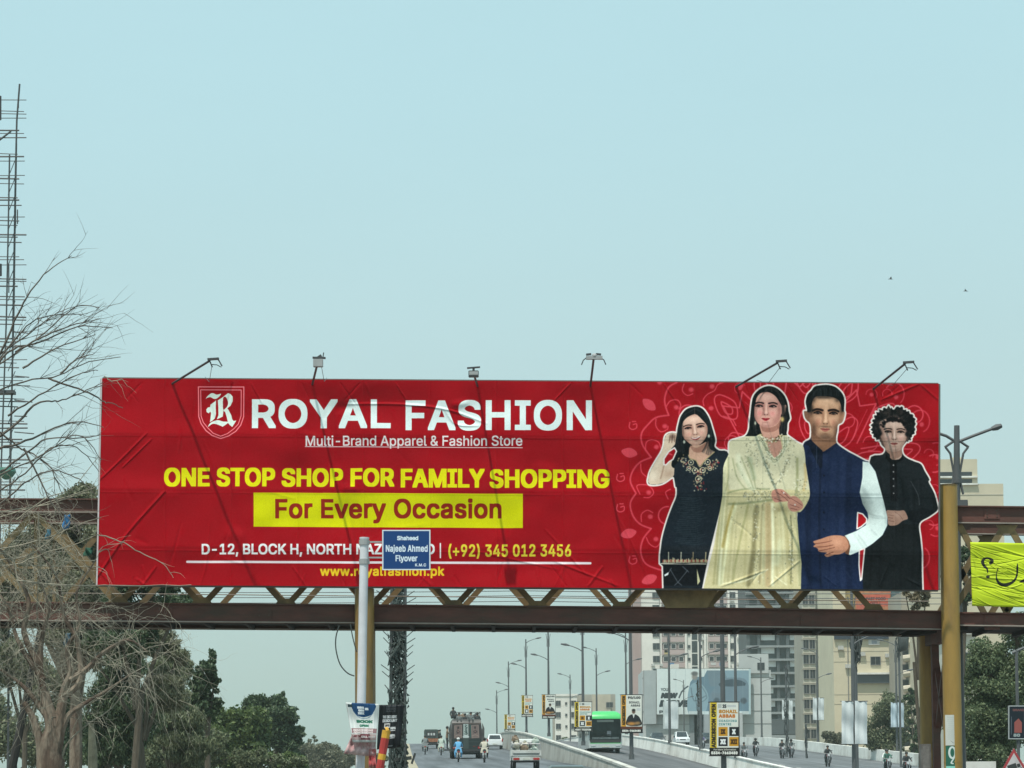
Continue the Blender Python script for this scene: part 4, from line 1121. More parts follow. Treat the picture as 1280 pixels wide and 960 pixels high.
m.bar(BP(-80,ybot(-80)-44)+Vector((0,.3,0)),BP(1180,ybot(1180)-44)+Vector((0,.3,0)),.05,.05); m.build('handrail',m_rust2,bridge)
# columns
def column(px,pytop,Yc,r,nm='column',n=12,seams=True):
    top=W(px,pytop,Yc); base=Vector((top.x,Yc,-.2))
    m=MB(); m.tube([base-BO,Vector((top.x,Yc,top.z))-BO],r,n)
    c=m.build(nm,m_ochre,bridge,smooth=True)
    return c,top
column(455.5,736,YB+.32,.215); column(1185,607,YB+.34,.205,n=14)
m=MB(); t=W(1185,607,YB+.34)-BO; m.tube([t+Vector((0,0,.0)),t+Vector((0,0,.02))],.215,14); m.build('column_cap',m_rust2,bridge)
for z_ in (1.15,2.35):
    m=MB(); p=W(1185,607,YB+.34)-BO; m.tube([Vector((p.x,p.y,z_)),Vector((p.x,p.y,z_+.03))],.209,14); m.build('weld_ring',m_ochre,bridge)
rc,_=column(1160,795,YB+2.9,.225)
p1=W(1160,795,YB+2.9)-BO; p2=W(1185,607,YB+.34)-BO
m=MB(); m.bar(Vector((p1.x,p1.y,p1.z-.1)),Vector((p2.x,p2.y+.2,p1.z-.1)),.22,.30); m.build('pier_beam',m_rust,bridge)
m=MB(); m.bar(Vector((p1.x+.1,p1.y-.2,p1.z-.3)),Vector((p2.x-.05,p2.y+.2,p1.z-2.6)),.13,.1); m.build('pier_brace',m_rust,bridge)
m=MB(); m.bar(Vector((p2.x-.05,p2.y+.2,p1.z-.4)),Vector((p1.x+.1,p1.y-.2,p1.z-2.6)),.13,.1); m.build('pier_brace',m_rust,bridge)
m=MB(); m.bar(Vector((p1.x+.05,p1.y-.6,p1.z-.2)),Vector((p1.x+.05,p1.y-.6,0)),.16,.22); m.build('pier_post',m_rust,bridge)
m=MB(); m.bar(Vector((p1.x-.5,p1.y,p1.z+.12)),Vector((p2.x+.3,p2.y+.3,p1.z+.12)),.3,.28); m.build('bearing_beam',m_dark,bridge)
p3=W(455.5,736,YB+.32)-BO
rc,_=column(460,775,YB+2.9,.17)

# ------------------------------------------------------------------ billboard
bb=empty('billboard',(W(650,735,YB).x,YB,W(650,735,YB).z),label='wide red clothing shop billboard with four printed people mounted on the footbridge',cat='billboard')
OB=bb.location.copy()
c00,c10,c11,c01=[W(*p,YB) for p in ((122,731),(1173,737.3),(1173.3,479.8),(127.8,472.8))]
seamv=[0,(733-687)/258,(733-615)/258,(733-545)/258,1.0]
def bdisp(u,v):
    d=np.zeros_like(u)
    for a,b in zip(seamv[:-1],seamv[1:]):
        k=(v>=a)&(v<=b+1e-9); t=(b-v)/(b-a)      # 0 at the strip's top seam, 1 at its bottom
        # just under a seam the cloth falls back, then bellies out again
        d=np.where(k,-.045*np.sin(np.clip(t,0,1)*math.pi)**1.0*(1-.35*t)-.010*np.exp(-t*14)+.010,d)
    d+=.010*np.sin(u*37+v*3)+.008*np.sin(u*71+1.3+v*5)+.006*np.sin(u*17-v*9)
    return d
prt=paint_banner()
m_print=img_mat('printed_vinyl',prt.image('billboard_print',1.0),rough=.55,bump_im=banner_relief(),bump_dist=.17,var=.05,spec=.04,vscale=.9)
sh=sheet('printed_sheet',c00-OB,c10-OB,c11-OB,c01-OB,420,130,m_print,bdisp,bb)
m_edgew=mat('vinyl_edge',(.55,.5,.5),.6,var=.1)
m_frame=mat('billboard_frame_steel',(.13,.12,.11),.7,var=.2)
def rbox(name,a,b,w,h,mt,par,**k):
    m=MB(); m.bar(a,b,w,h); return m.build(name,mt,par)
dep=Vector((0,.09,0))
for a,b in ((c01,c11),(c00,c10)): rbox('frame_rail',a-OB+dep,b-OB+dep,.1,.06,m_frame,bb)
for a,b in ((c00,c01),(c10,c11)):
    rbox('frame_stile',a-OB+dep,b-OB+dep,.1,.06,m_frame,bb)
    rbox('hem',a-OB+Vector((-.02 if a is c00 else .02,.03,0)),b-OB+Vector((-.02 if a is c00 else .02,.03,0)),.03,.05,m_edgew if a is c00 else m_frame,bb)
for i in range(1,11):
    t=i/11; a=c00.lerp(c10,t); b=c01.lerp(c11,t); rbox('frame_post',a-OB+Vector((0,.11,.05)),b-OB+Vector((0,.11,-.05)),.06,.05,m_frame,bb)
    if i%2: rbox('back_stay',b-OB+Vector((0,.14,-1.0)),a-OB+Vector((0,.9,.1)),.05,.05,m_frame,bb)
# floodlights reach out over the top edge towards the traffic
m_pipe=mat('lamp_arm_pipe',(.045,.045,.05),.5,var=.15)
m_lampg=mat('lamp_housing_grey',(.32,.33,.33),.5,var=.15)
m_lampd=mat('lamp_housing_dark',(.05,.052,.055),.5,var=.15)
def flood(px,py,qx,qy,kind,reach=1.75):
    a=W(px,py+3,YB)-OB+Vector((0,.06,-.1)); b=W(qx,qy,YB-reach)-OB
    arm=MB(); arm.tube([a,b],.025,8); A=arm.build('floodlight_arm',m_pipe,bb,smooth=True)
    if kind=='bracket':
        m=MB(); m.bar(b+Vector((-.04,0,.03)),b+Vector((.20,-.03,.04)),.07,.045); m.tube([b+Vector((.18,0,.04)),b+Vector((.27,-.02,-.12))],.015,6); m.tube([b+Vector((.03,0,-.08)),b+Vector((.16,0,-.09)),b+Vector((.25,0,-.14))],.010,6); m.tube([b+Vector((.0,0,0)),b+Vector((.06,0,-.14))],.014,6)
        m.build('lamp_bracket',m_lampd,A)
        w=MB(); w.tube([b+Vector((.05,0,-.1)),b+Vector((-.12,reach*.55,-.30)),Vector((b.x-.3,-.02,a.z+.14))],.006,5); w.build('cable',m_pipe,A)
    elif kind=='box':
        m=MB(); m.box(-.105,.105,-.06,.06,-.085,.085,mat=Matrix.Translation(b+Vector((.03,0,.07)))); m.build('lamp_housing',m_lampg,A,bevel=.01)
        m=MB(); m.bar(b+Vector((-.09,0,.19)),b+Vector((.19,0,.18)),.06,.04); m.bar(b+Vector((-.02,0,.16)),b+Vector((.1,0,.24)),.05,.05); m.tube([b+Vector((.13,0,.18)),b+Vector((.15,0,.30))],.012,5); m.build('lamp_bracket',m_lampd,A)
        w=MB(); w.tube([b+Vector((.1,0,0)),b+Vector((.1,.8,-.2)),Vector((b.x+.1,-.02,a.z+.14))],.006,5); w.build('cable',m_pipe,A)
    elif kind=='flat':
        m=MB(); m.box(-.11,.11,-.06,.06,-.08,.06,mat=Matrix.Translation(b)); m.build('lamp_housing',m_lampd,A,bevel=.01)
        m=MB(); m.box(-.095,.095,-.065,-.061,-.035,.04,mat=Matrix.Translation(b)); m.build('lamp_lens',m_lampg,A)
        m=MB(); m.bar(b+Vector((-.14,0,.12)),b+Vector((.14,0,.14)),.06,.03); m.bar(b+Vector((0,0,.04)),b+Vector((0,0,.13)),.05,.04); m.build('lamp_bracket',m_lampd,A)
    else:
        m=MB(); m.bar(b+Vector((-.16,0,.03)),b+Vector((.19,0,.03)),.09,.07); m.ball(b+Vector((.02,0,.07)),.06); m.build('lamp_bracket',m_lampg,A)
        for s_ in (-1,1):
            m=MB(); m.tube([b+Vector((s_*.12,0,.06)),b+Vector((s_*.22,0,-.02)),b+Vector((s_*.26,0,-.12))],.012,5); m.build('cable_end',m_lampd,A)
            m=MB(); m.bar(b+Vector((s_*.16,0,.10)),b+Vector((s_*.05,0,.11)),.05,.04); m.build('clamp',m_lampd,A)
flood(214,471,262,451,'bracket'); flood(390,472,396,458,'box',1.6); flood(597,474,592,467,'flat',1.5); flood(738,474,742,449,'open',1.9); flood(919,475,972,453.5,'bracket',1.6); flood(1091,478,1131,455,'bracket',1.8)
# ------------------------------------------------------------------ street lamps
m_pole=mat('lamp_pole_grey',(.09,.097,.10),.55,var=.15,scale=1.5)
m_glass=mat('lamp_glass',(.5,.52,.5),.3,var=.05)
def lamp_proto():
    t=empty('street_lamp',(0,0,0))
    m=MB(); m.tube([(0,0,0),(0,0,4),(0,0,9.4)],[.115,.095,.06],10); m.build('pole',m_pole,t,smooth=True)
    m=MB(); m.box(-.16,.16,-.16,.16,0,.03); m.cyl((0,0,.03),.15,.25,10); m.build('base_plate',m_pole,t)
    for s_,z_,L_ in ((1,9.25,1.05),(-1,6.7,1.0)):
        m=MB(); m.tube([(0,0,z_-.25),(s_*.3,0,z_-.05),(s_*L_*.7,0,z_+.12),(s_*L_,0,z_+.2)],[.035,.032,.028,.026],7); a=m.build('arm',m_pole,t,smooth=True)
        h=MB(); h.tube([(s_*(L_-.1),0,z_+.18),(s_*(L_+.15),0,z_+.25),(s_*(L_+.5),0,z_+.30)],[.04,.085,.05],8); h.build('lamp_head',m_pole,a,smooth=True)
        g_=MB(); g_.box(-.17,.17,-.05,.05,-.012,0,mat=Matrix.Translation((s_*(L_+.2),0,z_+.17))); g_.build('lamp_lens',m_glass,a)
    for s_ in (-1,1):
        m=MB(); m.tube([(s_*.18,0,8.7),(s_*.10,0,8.2),(s_*.11,0,7.6)],.022,6); m.build('scroll',m_pole,t,smooth=True)
    return t
LP0=lamp_proto(); lamp_first=[True]
def lamp(px,Y,ztop,label,group,flip=False,parent=None):
    o=LP0 if lamp_first[0] else copy_tree(LP0)
    lamp_first[0]=False
    p=W(px,900,Y); o.location=(p.x,Y,ztop-9.4); o.rotation_euler=(0,0,math.pi+R(2) if flip else R(rng.uniform(-3,3)))
    tag(o,label,'street lamp',group)
    return o
GA_='lamps along the median beside the near traffic'; GB_='lamps along the wall beyond the green bus'; GC_='lamps along the far parapet'
A_=[(904,99.8,None,'nearest median lamp, carrying the largest yellow and white board'),(789,139.5,None,'median lamp right of the green bus with a portrait board'),(729,176,None,'median lamp in front of the green bus left edge with a yellow board'),
    (686,216.8,14.75,'median lamp left of the white apartment block with a portrait board'),(658,255,16.0,'tall thin median lamp rising behind the loaded pickup'),(636,296,16.0,'slim median lamp between the white hatchback and the pickup'),(621,333,14.25,'farthest and shortest lamp, above the white hatchback')]
for px,Y,zt_,lb in A_:
    lamp(px,Y,(zt_+CAMZ) if zt_ else zT(Y)-.1+9.4,lb,GA_)
B_=[(713,315,15.35,'short pale lamp just left of the green bus, arm to the left'),(746,273,16.1,'lamp rising directly behind the green bus roof'),(783,237,15.4,'lamp at the left edge of the pink and white tower'),(837,199,None,'lamp before the middle of the large shop billboard wall'),
    (876,179,None,'lamp just left of the nearest yellow and white board'),(920,160,None,'lamp just right of the nearest yellow and white board'),(1067,118.5,None,'thick near lamp carrying the blank white double banner')]
for px,Y,zt_,lb in B_:
    lamp(px,Y,(zt_+CAMZ) if zt_ else zBT(Y)-.1+9.4,lb,GB_,True)
for px,Y,lb in ((855,378,'faint far lamp behind the white car on the far carriageway'),(952,297,'lamp before the dark unfinished tower with blank banners'),(1022,257,'lamp before the narrow beige building with a torn white banner'),(1121,216,'lamp by the beige hoarding wall with a pale blue banner')):
    lamp(px,Y,zC(Y)+10.2,lb,GC_,True)
# the closest lamp, just behind the right end of the bridge: two arms in a V and two curved braces
t=empty('street_lamp',(W(1196,900,59).x,59,0),label='closest street lamp, its V arms rising above the right bridge column',cat='street lamp')
O_=Vector(t.location)
q=lambda px,py: W(px,py,59)-O_
m=MB(); m.tube([Vector((q(1196,700).x,0,0)),q(1196,700),q(1196,532)],[.13,.10,.065],10); m.build('pole',m_pole,t,smooth=True)
for pts in ([(1196,553),(1216,545),(1240,536)],[(1196,553),(1183,545),(1168,540)]):
    m=MB(); m.tube([q(*p) for p in pts],.035,8); a=m.build('arm',m_pole,t,smooth=True)
    e=q(*pts[-1]); f=q(pts[-1][0]+(12 if pts[-1][0]>1196 else -12),pts[-1][1]-(4 if pts[-1][0]>1196 else 3))
    m=MB(); m.tube([e,(e+f)/2,f],[.05,.075,.05],8); m.build('lamp_head',m_pole,a,smooth=True)
for s_ in (-1,1):
    m=MB(); m.tube([q(1196+s_*14,559),q(1196+s_*8,567),q(1196+s_*4,590),q(1196+s_*5,605),q(1196+s_*8,618)],.028,7); m.build('curved_brace',m_pole,t,smooth=True)
    m=MB(); m.tube([q(1196,549),q(1196+s_*15,559)],.03,7); m.build('cross_arm',m_pole,t,smooth=True)
m=MB(); m.cyl(q(1196,604)+Vector((0,0,0)),.1,.12,10); m.build('collar',m_pole,t)
m=MB(); p=q(1200,632); m.box(p.x-.16,p.x+.16,-.15,.15,p.z-.1,p.z+.12); m.build('junction_box',m_pole,t,bevel=.01)

# ------------------------------------------------------------------ hanging boards on the lamps
def board_canvas(kind):
    c=Canvas(0,0,37,67,444,804,(216,218,208))
    c.rect(0,0,37,1.2,(30,32,34)); c.rect(36,0,37,67,(60,60,60))
    c.rect(0.6,1.2,9,60 if kind==1 else 56,(206,178,34) if kind==1 else (204,146,40))
    c.text('ADMISSION OPEN',2.3,3,7.8,57 if kind==1 else 54,(46,40,22),offset=.05,space=1.1,rot=True)
    if kind==1:
        c.rect(10.5,3,15,8,(176,180,176)); c.text('25',16,3.4,21,8,(60,66,72),offset=.04)
        c.rect(22,4.2,33,7,(190,194,192))
        c.text('SOHAIL',11.5,10,35,14.6,(186,128,40),offset=.05,space=1.1); c.text('ABBAS',11.5,15.6,32,20.2,(190,112,40),offset=.05,space=1.1)
        c.text('COACHING',11.5,22.5,34,25.4,(62,128,130),offset=.03,space=1.2); c.text('CENTRE',11.5,26.6,27,29.6,(62,128,130),offset=.03,space=1.2)
        for x,y,f,k,t_ in ((11,31.5,(198,142,32),(74,48,14),'IX'),(24.5,31.5,(20,24,28),(228,232,230),'X'),(11,44,(22,22,34),(228,232,230),'XI'),(24.5,44,(198,142,32),(78,52,14),'XII')):
            c.rect(x,y,x+11.6,y+11.3,f); w_={'IX':6,'X':4.6,'XI':7,'XII':8.6}[t_]
            c.text(t_,x+5.8-w_/2,y+2.6,x+5.8+w_/2,y+9,k,offset=.05)
        c.rect(0,57.2,37,67,(26,26,24)); c.text('For More Information',5,58.4,33,60.6,(206,206,196),offset=.02); c.text('0334-7663450',2,61.8,35,65.4,(226,226,218),offset=.05,space=1.1)
    else:
        c.text('90/100',12,3.4,34,8.4,(60,62,66),offset=.06,space=1.05); c.text('SOHAIL',14,12,33,16,(60,62,66),offset=.04,space=1.1); c.text('ABBAS',17,17.5,33,21.4,(60,62,66),offset=.04,space=1.1)
        c.blob(22,30,3.0,3.8,(96,72,60),1,hard=2.5); c.blob(22,27.4,3.1,2.1,(26,24,24),1,hard=2.5)
        c.poly([(10,54),(11,42),(15,36.5),(20,34.6),(24,34.6),(29,37),(33,42),(35,54)],(30,32,38),1,3)
        c.poly([(20,34.6),(22,42),(24,34.6)],(214,216,212))
        c.blob(18,51,8,3.2,(206,142,66),.9,hard=1.6); c.blob(29,50,5,3,(196,150,90),.7,hard=1.6); c.rect(27,24,34,29,(196,198,196))
        c.rect(0,56,37,60.2,(92,50,34)); c.rect(0,60.2,37,67,(34,34,34)); c.text('0334-7663450',2.5,61.6,34,65.2,(222,222,214),offset=.05,space=1.1)
    return c.image('board_%s'%('courses' if kind==1 else 'portrait'))
bim={k:img_mat('board_print_'+str(k),board_canvas(k),rough=.6,var=.08) for k in (1,2)}
m_bframe=mat('board_frame',(.06,.06,.06),.6)
def panel(name,px0,py0,px1,py1,Y,mt,label,cat,group=None,thick=.03,frame=m_bframe,rail=True,disp=None,nx=6,ny=8,extra=0.0,back=True):
    a=W(px0,py1,Y);b=W(px1,py1,Y);c_=W(px1,py0,Y);d=W(px0,py0,Y)
    o=Vector(((a.x+b.x)/2,Y,a.z)); t=empty(name,o,label=label,cat=cat,group=group)
    sheet('print',a-o+Vector((0,-.006,0)),b-o+Vector((0,-.006,0)),c_-o+Vector((0,-.006,0)),d-o+Vector((0,-.006,0)),nx,ny,mt,disp,t)
    x0=min(a.x,d.x)-o.x;x1=max(b.x,c_.x)-o.x;z1=d.z-o.z
    if back:
        m=MB(); m.box(x0,x1,.012,thick+.012,0,z1); m.build('backing',frame,t)
    if rail:
        for z_ in (-.01,z1-.02):
            m=MB(); m.tube([(x0-.03,thick*.5,z_),(x1+.03,thick*.5,z_)],.02,6); m.build('rail',frame,t)
    return t
gb='advertising boards hung on the median lamps'
for (x0,y0,x1,y1,Y,k,lb) in ((887,877,924,944.5,99.6,1,'largest yellow and white coaching board listing IX X XI XII'),(776,868,803,916,139.3,2,'portrait coaching board right of the green bus front'),(718,877,740,914,175.8,1,'yellow edged board overlapping the green bus left corner'),
    (677.5,868,694.5,898,216.6,2,'small portrait board left of the white apartment block'),(652,869,666,896,254.8,1,'small course board on the lamp behind the pickup'),(630.5,893,644,914,295.8,1,'smallest and lowest course board, beside the white hatchback')):
    panel('advertising_board',x0,y0,x1,y1,Y-.15,bim[k],lb,'advert board',gb)
m_cloth=mat('faded_white_cloth',(.58,.62,.62),.9,var=.10,scale=1.3,dirt=(.40,.46,.48),dirt_amt=.5)
m_cloth2=mat('pale_blue_cloth',(.46,.56,.62),.9,var=.16,scale=2.0,dirt=(.22,.34,.42),dirt_amt=.5)
wv=lambda u,v:.05*np.sin(v*9+u*2)+.03*np.sin(u*11)
for (x0,y0,x1,y1,Y,mt,lb) in ((1052,876,1067,930,118.2,m_cloth,'left half of the blank white double banner on the thick lamp'),(1068.5,876,1084,930,118.2,m_cloth,'right half of the blank white double banner on the thick lamp'),
    (1113.5,878,1121,909,215.6,m_cloth2,'left strip of the pale blue banner near the beige wall'),(1122,878,1130,909,215.6,m_cloth2,'right strip of the pale blue banner near the beige wall'),
    (977.5,875,983.5,899.5,296.5,m_cloth,'small blank banner left of the pole before the grey tower'),(986,875,991,899.5,296.5,m_cloth,'small blank banner right of the pole before the grey tower'),
    (1016,872,1021.5,900,256.5,m_cloth,'torn white banner strip left of the lamp by the bay windows'),(1023,872,1030,900,256.5,m_cloth,'torn white banner strip right of the lamp by the bay windows'),
    (831,876,847,911,330,m_cloth,'square white hoarding sheet below the shop billboard lettering')):
    panel('cloth_banner',x0,y0,x1,y1,Y,mt,lb,'banner','blank cloth banners hung on lamps',disp=wv,nx=8,ny=14,thick=.02,back=False)
# bundles of cable slung on some poles
m_cable=mat('tangled_cable',(.04,.048,.046),.7,var=.3)
def tangle(px,ya,yb,Y,w,name,label,cat,n=40,seed=1,polew=.09):
    rr=random.Random(seed); a=W(px,yb,Y); t=empty(name,(a.x,Y,0),label=label,cat=cat)
    top=W(px,ya,Y).z
    m=MB(); m.tube([(0,0,0),(0,0,top)],polew,8); m.build('pole',m_pole,t,smooth=True)
    m=MB(); 
    for k in range(n):
        z0=rr.uniform(a.z,top-.3); L_=rr.uniform(.4,1.6); x=rr.uniform(-w,w)
        m.tube([(x,rr.uniform(-.2,.05),z0),(x+rr.uniform(-w,w)*.7,rr.uniform(-.25,.0),z0+L_*.5),(rr.uniform(-w,w),rr.uniform(-.2,.05),min(top,z0+L_))],rr.uniform(.02,.055),5)
    tag(m.build('cable_bundle',m_cable,t),kind='stuff')
    return t
tangle(984,830,960,235,.22,'utility_pole','utility pole with cable loops before the dark grey tower','utility pole',26,2,.08)
tangle(1069.5,785,840,122,.22,'utility_pole','pole with hanging black cable coils beside the thick lamp','utility pole',26,3,.08)
tu=tangle(1124,790,830,200,.2,'utility_pole','pole topped by a dark drum beside the beige hoarding wall','utility pole',14,4,.09)
m=MB(); p=W(1126,802,200); m.tube([(p.x-tu.location.x-.1,-.1,p.z-.65),(p.x-tu.location.x+.15,-.1,p.z-.45),(p.x-tu.location.x+.2,-.1,p.z+.2),(p.x-tu.location.x-.1,-.1,p.z+.75)],[.2,.42,.45,.15],10); m.build('drum',m_cable,tu,smooth=True)
tangle(873,855,925,250,.2,'utility_pole','pole with cable loops in front of the car advert','utility pole',18,5,.07)
tangle(1008,905,950,230,.12,'utility_pole','short dark post by the far parapet below the bay windows','utility pole',8,6,.08)

# ------------------------------------------------------------------ near poles, signs, posters
# thick cable-wrapped mast between the bridge column and the road
vx=W(496,900,72); t=empty('cable_mast',(vx.x,72,0),label='tall dark mast wrapped in tangled cables with short spikes',cat='utility pole')
rr=random.Random(12); top=W(500,742,72).z+.2
for dx,dy in ((-.22,-.15),(.20,-.15),(0,.22)):
    m=MB(); m.tube([(dx,dy,0),(dx*.9+.08,dy*.9,top)],.045,6); m.build('mast_leg',m_pole,t)
for k in range(12):
    z_=.6+k*.5; m=MB(); m.bar((-.22,-.15,z_),(.22,-.15,z_+.3),.03,.02); m.build('lattice_brace',m_pole,t)
m=MB()
for k in range(260):
    z0=rr.uniform(.2,top-.4); L_=rr.uniform(.5,1.6); sx=(z0/top)*.08
    pts=[(rr.uniform(-.25,.25)+sx,rr.uniform(-.28,.1),z0+L_*j/3) for j in range(4)]
    pts=[(min(.27,max(-.27,p[0])),p[1],min(p[2],top)) for p in pts]
    m.tube(pts,rr.uniform(.008,.026),5)
for k in range(420):
    z0=rr.uniform(.4,top-.3); x_=rr.uniform(-.26,.30); y_=rr.uniform(-.32,-.1); m.add([(x_,y_,z0),(x_+rr.uniform(.02,.09),y_-.02,z0+rr.uniform(.02,.1)),(x_+rr.uniform(-.04,.04),y_-.03,z0+rr.uniform(.1,.2))],[(0,1,2)])
m_vine=mat('weathered_cable_wrap',(.060,.080,.074),.85,var=.5,scale=9)
tag(m.build('cable_wrap',m_vine,t),kind='stuff')
for k in range(16):
    z_=top-.25-k*.19
    for s_ in (-1,1):
        if rr.random()<.2: continue
        L_=rr.uniform(.2,.38) if k<5 else rr.uniform(.12,.26)
        m=MB(); m.tube([(s_*.25+.04,0,z_-.03),(s_*(.25+L_)+.04,0,z_+(.12 if s_>0 else .14))],.012,5); m.build('spike',m_cable,t)
for zz,x_ in ((2.75,.42),(1.7,.45)):
    m=MB(); m.bar((-.1,-.2,zz),(x_,-.2,zz+.05),.06,.1); m.bar((x_,-.2,zz-.12),(x_+.1,-.2,zz+.18),.05,.06); m.build('bracket',m_cable,t)
# white pole with the blue flyover sign
m_wp=mat('white_pole_paint',(.66,.67,.70),.5,var=.10,scale=1.2,dirt=(.36,.36,.36),dirt_amt=.35)
YP=50.0
pt=W(455.5,673,YP); pb=W(450.2,958,YP)
t=empty('sign_post',(pb.x,YP,0),label='white street sign post in front of the ochre bridge column',cat='sign post'); O_=Vector(t.location)
dirn=(pt-pb); base=pb-dirn*(pb.z/dirn.z)
m=MB(); m.tube([base-O_,pt-O_],[.090,.086],12); m.build('pole',m_wp,t,smooth=True)
m=MB(); e=(pt-pb).normalized(); m.tube([pt-O_-e*.01,pt-O_+e*.02],.095,12); m.build('pole_cap',m_wp,t,smooth=True)
for py in (680,704):
    p=W(455.4,py-2,YP)-O_
    m=MB(); m.tube([p+Vector((0,0,-.05)),p+Vector((0,0,.05))],.104,12); m.build('clamp',m_lampg,t)
for py in (677.5,697):
    m=MB(); m.bar(W(460,py,YP)-O_,W(480,py,YP)-O_,.03,.03); m.build('bracket',m_lampg,t)
def sign_canvas():
    c=Canvas(477,662,538.5,713,984,816,(18,62,118))
    for a in ((477,662,538.5,663.4),(477,711.6,538.5,713),(477,662,478.5,713),(537,662,538.5,713)): c.rect(*a,(214,222,228))
    WH=(214,226,236)
    c.text('Shaheed',496,669.6,523,675.2,WH,offset=.03); c.text('Najeeb Ahmed',481.5,681,535,692,WH,offset=.022,space=1.06); c.text('Flyover',494,694,522,704,WH,offset=.022); c.text('K.M.C',519,704.6,533,708.4,WH,offset=.03,space=1.1)
    return c.image('flyover_sign')
panel('street_sign',477.8,662.4,538,712.6,YP-.02,img_mat('flyover_sign_print',sign_canvas(),rough=.45,var=.04),'blue street sign naming the flyover, held beside the white post','street sign',thick=.02,frame=m_lampg,rail=False)
# loose wire loop at the column
m=MB(); m.tube(catmull([tuple(W(*p,56.0)) for p in ((424,782),(420,796),(420,812),(425,830),(434,841),(443,845))],5,False),.014,6)
tag(m.build('hanging_wire',m_cable),'thin black wire loop hanging left of the ochre column','wire')
m=MB(); m.tube(catmull([tuple(W(*p,56.0)) for p in ((438,780),(440,792),(443,805),(446,815))],5,False),.012,6)
tag(m.build('hanging_wire',m_cable),'short stray wire dangling against the ochre column edge','wire')
# posters lashed round column and mast
def poster1():
    c=Canvas(432,876,474,946,504,840,(206,212,210))
    c.poly([(440,876),(469,876),(467,893),(458,900),(448,900),(441,892)],(20,66,108),1,3)
    c.line([(440,890),(448,902),(460,902),(467,893)],1.0,(60,100,140),.8,4)
    c.rect(434,879,440,884,(40,60,66))
    for k,(x,y,w) in enumerate(((446,882,9),(447,887,8),(446,892,9),(456,884,5))): c.text('SGX&'[k%4]*3,x,y,x+w,y+4.2,(214,222,226),offset=.06)
    c.text('BOOK',443,906,467,911.5,(44,110,88),offset=.07); c.text('OPEN',447,914,461,918.6,(44,110,88),offset=.06)
    c.rect(434,921,474,930,(150,116,118)); 
    for y in (922.5,926.5): c.text('ADMISSIONS',436,y,468,y+3.2,(224,216,214),offset=.05)
    c.rect(430,931.5,476,942,(196,172,170)); c.text('LAST DATE',434,933,452,937,(120,60,64),offset=.05); c.rect(447,931,463,941,(116,48,58),.9); c.text('CALL NOW',448,934,472,938.4,(226,214,212),offset=.05)
    return c.image('poster_blue')
def poster2():
    c=Canvas(470,879,505,937,420,696,(22,26,32))
    for k,y in enumerate((880.5,883.5,886.5)): c.text(('GRAND','SEASON','SALE')[k],480,y,494,y+2,(84,90,96),offset=.03)
    c.text('THE EXCLUSIVE',476,893,496,897,(196,204,208),offset=.04); c.text('DISCOUNT',476,898,497,902,(196,204,208),offset=.05)
    c.rect(479,903.5,487.5,909.5,(206,208,206)); c.text('UPTO',480.5,905,486.5,908,(30,30,34),offset=.05)
    for y in (908.5,918.5): c.text('50%',488,y,496,y+3.4,(200,206,208),offset=.05); c.rect(488.5,y+4.2,495.5,y+5.4,(190,196,198))
    c.text('www.sale.pk',481,933,494,934.8,(150,156,160),offset=.03)
    return c.image('poster_black')
crk=lambda u,v:.035*np.sin(u*14+v*4)*(1-v)+.05*np.sin(v*7)*(1-v)+.02*np.sin(u*31)
o1=Vector(W(453,945,55.4)); 
def flag(name,pts,Y,mt,label,cat,nx=20,ny=30,disp=crk):
    """pts: bottom-left, bottom-right, top-right, top-left in photo px"""
    a,b,c_,d=[W(*p,Y) for p in pts]
    o=sheet(name,a,b,c_,d,nx,ny,mt,disp)
    me=o.data
    sol=o.modifiers.new('thickness','SOLIDIFY'); sol.thickness=.006
    return tag(o,label,cat)
flag('poster',((441,928),(470,928),(473.5,880),(432,878)),49.6,img_mat('poster_print_blue',poster1(),rough=.6,var=.1),'torn blue and white poster lashed across the white post and column','poster')
flag('poster',((430,942),(468,946),(470,926),(439,920)),49.75,mat('pink_torn_paper',(.50,.37,.36),.9,var=.35,scale=9,dirt=(.30,.08,.10),dirt_amt=.75),'crumpled pinkish poster scrap under the blue and white poster','poster')
flag('poster',((471,937),(500,934),(505,881),(474,881)),66,img_mat('poster_print_black',poster2(),rough=.5,var=.08),'black discount poster tied to the dark cable mast','poster')
flag('poster',((461,960),(470,960),(470,936),(461,936)),49.7,mat('red_strip',(.45,.05,.06),.7,var=.4,scale=8,dirt=(.5,.5,.45),dirt_amt=.5),'narrow red and white paper strip below the crumpled scrap','poster')
# tilted red and yellow painted stick
a=W(474,965,48.5); b=W(483,914,48.5); t=empty('painted_stick',(a.x,48.5,0),label='tilted red and yellow painted stick in front of the posters',cat='marker post'); O_=Vector(t.location)
m_red=mat('post_red',(.42,.035,.03),.6,var=.2,scale=5); m_yel=mat('post_yellow',(.62,.34,.03),.6,var=.2,scale=5)
d_=(b-a)/1.0; low=a-d_*(a.z/d_.z)
ks=[0,.30,.44,.62,.83,1.02]
pts=[low-O_]+[a-O_+d_*k for k in ks]
for i in range(len(pts)-1):
    m=MB(); m.tube([pts[i],pts[i+1]],[.075+.0006*i,.076+.0006*i],10); m.build('band',(m_red,m_red,m_yel,m_red,m_red,m_yel)[i],t)
m=MB(); m.tube([b-O_,b-O_+d_*.03+Vector((.05,0,.0))],[.085,.06],10); m.build('knob',m_yel,t)
